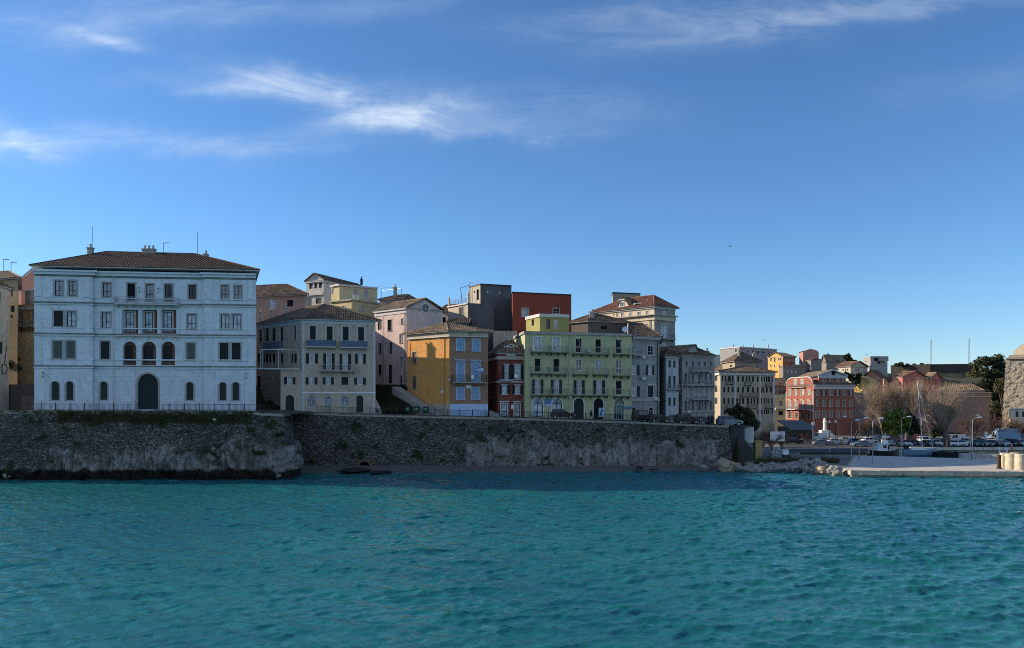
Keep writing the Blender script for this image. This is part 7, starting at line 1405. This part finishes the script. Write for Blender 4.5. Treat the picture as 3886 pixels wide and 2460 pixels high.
# ---------------------------------------------------------------- people
SKIN=flat('skin',(.36,.22,.16),.6); CLO=flat('dark_clothes',(.014,.014,.018),.9); HAIR=flat('dark_hair',(.02,.015,.012),.8)
def person(x,y,z,rz,stride,label,arms=.2,grp=None):
    J={}; s=stride
    V=[('pel',(0,0,.95),.15),('spn',(0,.0,1.2),.145),('chest',(0.02,0,1.4),.16),('neck',(.03,0,1.52),.06),('head',(.05,0,1.62),.085),('crn',(.05,0,1.72),.08)]
    for sd,k in ((1,'l'),(-1,'r')):
        f_=s*sd; V+=[('hip'+k,(0,.1*sd,.9),.10),('kn'+k,(.22*f_+.04,.11*sd,.50),.065),('an'+k,(.32*f_-(.12 if f_<0 else 0),.11*sd,.09),.042),('toe'+k,(.32*f_+.15,.12*sd,.05),.035),
            ('sh'+k,(.02,.19*sd,1.42),.065),('el'+k,(-.16*f_,.25*sd,1.14),.045),('wr'+k,(-.2*f_+.12,.24*sd,.92),.032)]
        for i in range(4): V+=[('f%d%s'%(i,k),(-.2*f_+.15,.24*sd+(i-1.5)*.02,.82-.01*(i%2)),.010)]
        V+=[('th'+k,(-.2*f_+.2,.22*sd,.86),.010)]
    idx={n:i for i,(n,_,_) in enumerate(V)}; E=[('pel','spn'),('spn','chest'),('chest','neck'),('neck','head'),('head','crn')]
    for k in 'lr': E+=[('pel','hip'+k),('hip'+k,'kn'+k),('kn'+k,'an'+k),('an'+k,'toe'+k),('chest','sh'+k),('sh'+k,'el'+k),('el'+k,'wr'+k)]+[('wr'+k,'f%d%s'%(i,k)) for i in range(4)]+[('wr'+k,'th'+k)]
    me=bpy.data.meshes.new('body_skeleton'); me.from_pydata([p for _,p,_ in V],[(idx[a],idx[b]) for a,b in E],[]); o=bpy.data.objects.new('person',me); C.objects.link(o)
    md=o.modifiers.new('skin','SKIN'); sv=me.skin_vertices[0] if me.skin_vertices else None
    if sv is None:
        bm=bmesh.new(); bm.from_mesh(me); bm.verts.layers.skin.verify(); bm.to_mesh(me); bm.free(); sv=me.skin_vertices[0]
    for i,(_,_,r_) in enumerate(V): sv.data[i].radius=(r_,r_*(.8 if i<3 else 1)); sv.data[i].use_root=(i==0)
    o.modifiers.new('sub','SUBSURF').levels=1; o.modifiers['sub'].render_levels=1
    dg=bpy.context.evaluated_depsgraph_get(); m2=bpy.data.meshes.new_from_object(o.evaluated_get(dg)); o.modifiers.clear(); o.data=m2; m2.name='person'
    m2.materials.clear(); m2.materials.append(CLO); m2.materials.append(SKIN)
    for p_ in m2.polygons: c_=p_.center; p_.material_index=1 if c_.z>1.53 or (c_.z<.93 and abs(c_.y)>.19) else 0; p_.use_smooth=True
    o.location=(x,y,z); o.rotation_euler=(0,0,rz); tag(o,label,'person',grp)
    mb=MB(); mb.lathe((0.03,0,1.60),[(.105,.0),(.115,.08),(.10,.15),(.04,.19),(.005,.195)],10); mb.build('hair',HAIR,o,smooth=True,base=(0,0,0)); mb=MB(); mb.lathe((0.01,0,.82),[(.20,0),(.19,.25),(.20,.52),(.17,.64),(.07,.70)],12); mb.build('jacket',CLO,o,smooth=True,base=(0,0,0)); return o
for u,Y,rz,st,lb in ((2244,131.0,math.pi,1.0,'person in dark clothes striding left in front of the lime green house'),(2690,131.2,-1.2,.15,'person in dark clothes standing by the railing, left one of two'),(2702,131.5,-2.0,.15,'person in dark clothes standing by the railing, right one of two')):
    c=XY(u,Y); person(c.x,Y,zst(c.x),rz,st,lb)
# ---------------------------------------------------------------- gulls
GW=flat('gull_white',(.7,.7,.7)); 
def gull(u,v,Y,s,rz,label,sit=False):
    p=P(u,v,Y); mb=MB(); mb.lathe((0,0,0),[(.01,-.3),(.07,-.2),(.11,0),(.08,.18),(.055,.24),(.065,.3),(.01,.38)],8); mb.v=[(z,y,x) for x,y,z in mb.v]
    if sit: mb.bar((.0,.04,-.22),(.0,.04,0),.01); mb.bar((0,-.04,-.22),(0,-.04,0),.01)
    body=mb
    o=thingmesh(body,'seagull',GW,(0,0,0),label,'seagull'); o.location=p; o.rotation_euler=(0,0,rz); o.scale=(s,s,s)
    for sd in (-1,1):
        w=MB()
        if sit: w.hexa([(-.3,.08*sd,0),(.1,.11*sd,-.03),(.1,.12*sd,.06),(-.3,.09*sd,.04),(-.3,.06*sd,0),(.1,.08*sd,-.03),(.1,.09*sd,.06),(-.3,.07*sd,.04)])
        else:
            for a,b in (((.1,.08,.03),(.05,.35,.16)),((.05,.35,.16),(-.06,.72,.10))):
                c1=.2 if a[1]<.2 else .17; c2=.17 if a[1]<.2 else .04; w.hexa([(a[0],a[1]*sd,a[2]),(b[0],b[1]*sd,b[2]),(b[0]-c2,b[1]*sd,b[2]),(a[0]-c1,a[1]*sd,a[2]),(a[0],a[1]*sd,a[2]+.02),(b[0],b[1]*sd,b[2]+.012),(b[0]-c2,b[1]*sd,b[2]+.01),(a[0]-c1,a[1]*sd,a[2]+.02)])
        w.build('wing',flat('gull_grey',(.3,.32,.34)),o,base=(0,0,0))
gull(814,1592,111.2,1.3,2.6,'white seagull perched on the grassy ledge of the sea wall',True)
gull(2901,1292,190,1.0,.6,'tiny gull flying above the grey hill block, left one'); gull(2938,1309,200,1.0,2.2,'tiny gull flying just right above the grey hill block'); gull(3288,1346,210,1.1,.3,'tiny gull flying over the white box house, left of it'); gull(3265,1313,210,1.0,1.2,'tiny gull flying high left of the white box house'); gull(2770,936,150,1.1,.3,'lone gull high in the middle of the clear sky')
# ================================================================ CAMERA, LIGHT, SKY
cam=bpy.data.cameras.new('camera'); co=bpy.data.objects.new('camera',cam); C.objects.link(co); co.location=(0,0,HC); co.rotation_euler=(math.pi/2,0,0)
cam.sensor_width=36; cam.lens=F*36/3886; cam.shift_y=(VH-1230)/3886; cam.clip_start=.5; cam.clip_end=30000; bpy.context.scene.camera=co
EL=math.radians(SUN_EL:=21.5); AZ=math.radians(-76.0)   # azimuth clockwise from +Y
ts=Vector((math.sin(AZ)*math.cos(EL),math.cos(AZ)*math.cos(EL),math.sin(EL)))
sl_=bpy.data.lights.new('sun','SUN'); sl_.energy=5.0; sl_.angle=math.radians(.5); sl_.color=(1,.84,.64); so=bpy.data.objects.new('sun',sl_); C.objects.link(so); so.rotation_euler=ts.to_track_quat('Z','Y').to_euler()
w=bpy.data.worlds.new('World'); bpy.context.scene.world=w; w.use_nodes=True; nt=w.node_tree; bg=nt.nodes['Background']; bg.inputs['Strength'].default_value=.12
sky=N(nt,'ShaderNodeTexSky',sky_type='NISHITA'); sky.sun_disc=False; sky.sun_elevation=EL; sky.sun_rotation=AZ; sky.air_density=.95; sky.dust_density=.05; sky.ozone_density=6.0; sky.altitude=0
def mth(op,a,b=None,c=None,clamp=False):
    n=N(nt,'ShaderNodeMath',operation=op,use_clamp=clamp)
    for i,x in enumerate((a,b,c)):
        if x is None: continue
        if hasattr(x,'links'): L(nt,x,n.inputs[i])
        else: n.inputs[i].default_value=x
    return n.outputs[0]
tc=N(nt,'ShaderNodeTexCoord'); sx=N(nt,'ShaderNodeSeparateXYZ'); L(nt,tc.outputs['Generated'],sx.inputs[0])
yy_=mth('MAXIMUM',sx.outputs[1],.05); px=mth('DIVIDE',sx.outputs[0],yy_); py=mth('DIVIDE',sx.outputs[2],yy_)   # tangent of bearing and of height, fixed in the world
def cvec(rot,sxs,sys,off=0):
    cb=N(nt,'ShaderNodeCombineXYZ'); L(nt,px,cb.inputs[0]); L(nt,py,cb.inputs[1]); cb.inputs[2].default_value=off
    mp=N(nt,'ShaderNodeMapping'); mp.inputs['Rotation'].default_value=(0,0,rot); mp.inputs['Scale'].default_value=(sxs,sys,1); L(nt,cb.outputs[0],mp.inputs[0]); return mp.outputs[0]
wisp=noisen(nt,cvec(.18,5,19,0),1.0,10,.66); wisp2=noisen(nt,cvec(-.28,7,30,3),1.0,10,.7)
for n_ in nt.nodes:
    if n_.bl_idname=='ShaderNodeTexNoise': n_.inputs['Distortion'].default_value=.55
warp=noisen(nt,cvec(0,7,9,7),1.0,5,.6)
tot=None
def blob(u,v,ru,rv,rot,amp,src,lo=.42,hi=.74):
    global tot
    cx,cy=(u-U0)/F,(VH-v)/F; dx_=mth('SUBTRACT',px,cx); dy_=mth('ADD',mth('SUBTRACT',py,cy),mth('MULTIPLY',mth('SUBTRACT',warp,.5),.07)); c_,s_=math.cos(rot),math.sin(rot)
    a=mth('DIVIDE',mth('ADD',mth('MULTIPLY',dx_,c_),mth('MULTIPLY',dy_,s_)),ru/F); b=mth('DIVIDE',mth('SUBTRACT',mth('MULTIPLY',dy_,c_),mth('MULTIPLY',dx_,s_)),rv/F)
    d=mth('ADD',mth('MULTIPLY',a,a),mth('MULTIPLY',b,b)); fall=mth('POWER',2.718,mth('MULTIPLY',d,-1.0)); nz=mth('DIVIDE',mth('SUBTRACT',src,lo),hi-lo,clamp=True); nz=mth('ADD',mth('MULTIPLY',nz,.8),.2)
    r_=mth('MULTIPLY',mth('MULTIPLY',fall,nz),amp); tot=r_ if tot is None else mth('ADD',tot,r_)
blob(960,320,400,46,.0,.85,wisp); blob(1340,375,420,56,-.2,.75,wisp); blob(1750,430,500,46,-.06,.42,wisp); blob(1480,450,270,46,.12,1.05,wisp); blob(1850,490,330,34,-.03,.45,wisp2); blob(2050,395,450,70,-.03,.22,wisp2)
blob(10,520,250,66,-.1,1.3,wisp); blob(450,540,450,60,-.05,.42,wisp); blob(1000,560,300,30,0,.35,wisp2)
blob(350,85,420,90,.05,.42,wisp); blob(390,150,120,24,-.25,.95,wisp2); blob(850,40,500,60,.05,.25,wisp2); blob(1450,20,350,40,.1,.25,wisp)
blob(2950,80,560,66,.16,.30,wisp2); blob(3350,25,620,45,.1,.26,wisp2); blob(2350,70,500,80,.1,.26,wisp2); blob(3700,330,350,80,.2,.14,wisp)
tot=mth('MINIMUM',mth('MULTIPLY',tot,.66),.75); up=mth('GREATER_THAN',sx.outputs[1],.06); tot=mth('MULTIPLY',tot,up)
mpv=N(nt,'ShaderNodeMapping'); mpv.inputs['Scale'].default_value=(1.5,3,5); L(nt,tc.outputs['Generated'],mpv.inputs[0]); vn=noisen(nt,mpv.outputs[0],1.0,8,.62)   # unseen cirrus added behind the viewpoint to brighten the shaded house fronts
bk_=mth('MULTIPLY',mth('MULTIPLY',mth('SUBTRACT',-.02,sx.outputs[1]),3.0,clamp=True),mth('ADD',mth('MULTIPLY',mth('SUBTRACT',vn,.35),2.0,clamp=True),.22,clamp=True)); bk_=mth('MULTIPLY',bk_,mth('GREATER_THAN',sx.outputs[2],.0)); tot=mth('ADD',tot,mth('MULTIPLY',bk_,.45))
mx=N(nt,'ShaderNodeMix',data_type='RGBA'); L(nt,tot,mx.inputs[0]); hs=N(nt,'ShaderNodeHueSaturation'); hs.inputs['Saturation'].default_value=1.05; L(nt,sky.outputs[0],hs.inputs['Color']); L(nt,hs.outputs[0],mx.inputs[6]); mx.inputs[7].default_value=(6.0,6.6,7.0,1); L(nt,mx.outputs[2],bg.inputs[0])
sc=bpy.context.scene; sc.view_settings.view_transform='Standard'; sc.view_settings.look='None'; sc.view_settings.exposure=.5; sc.view_settings.gamma=1
sc.cycles.max_bounces=6; sc.cycles.diffuse_bounces=3; sc.cycles.glossy_bounces=3; sc.cycles.transparent_max_bounces=4; sc.cycles.use_denoising=False; sc.cycles.pixel_filter_type='BLACKMAN_HARRIS'; sc.cycles.filter_width=.95; sc.cycles.denoising_prefilter='ACCURATE'
for o in list(bpy.data.objects):
    if o.type=='MESH' and o.users_scene==(): pass
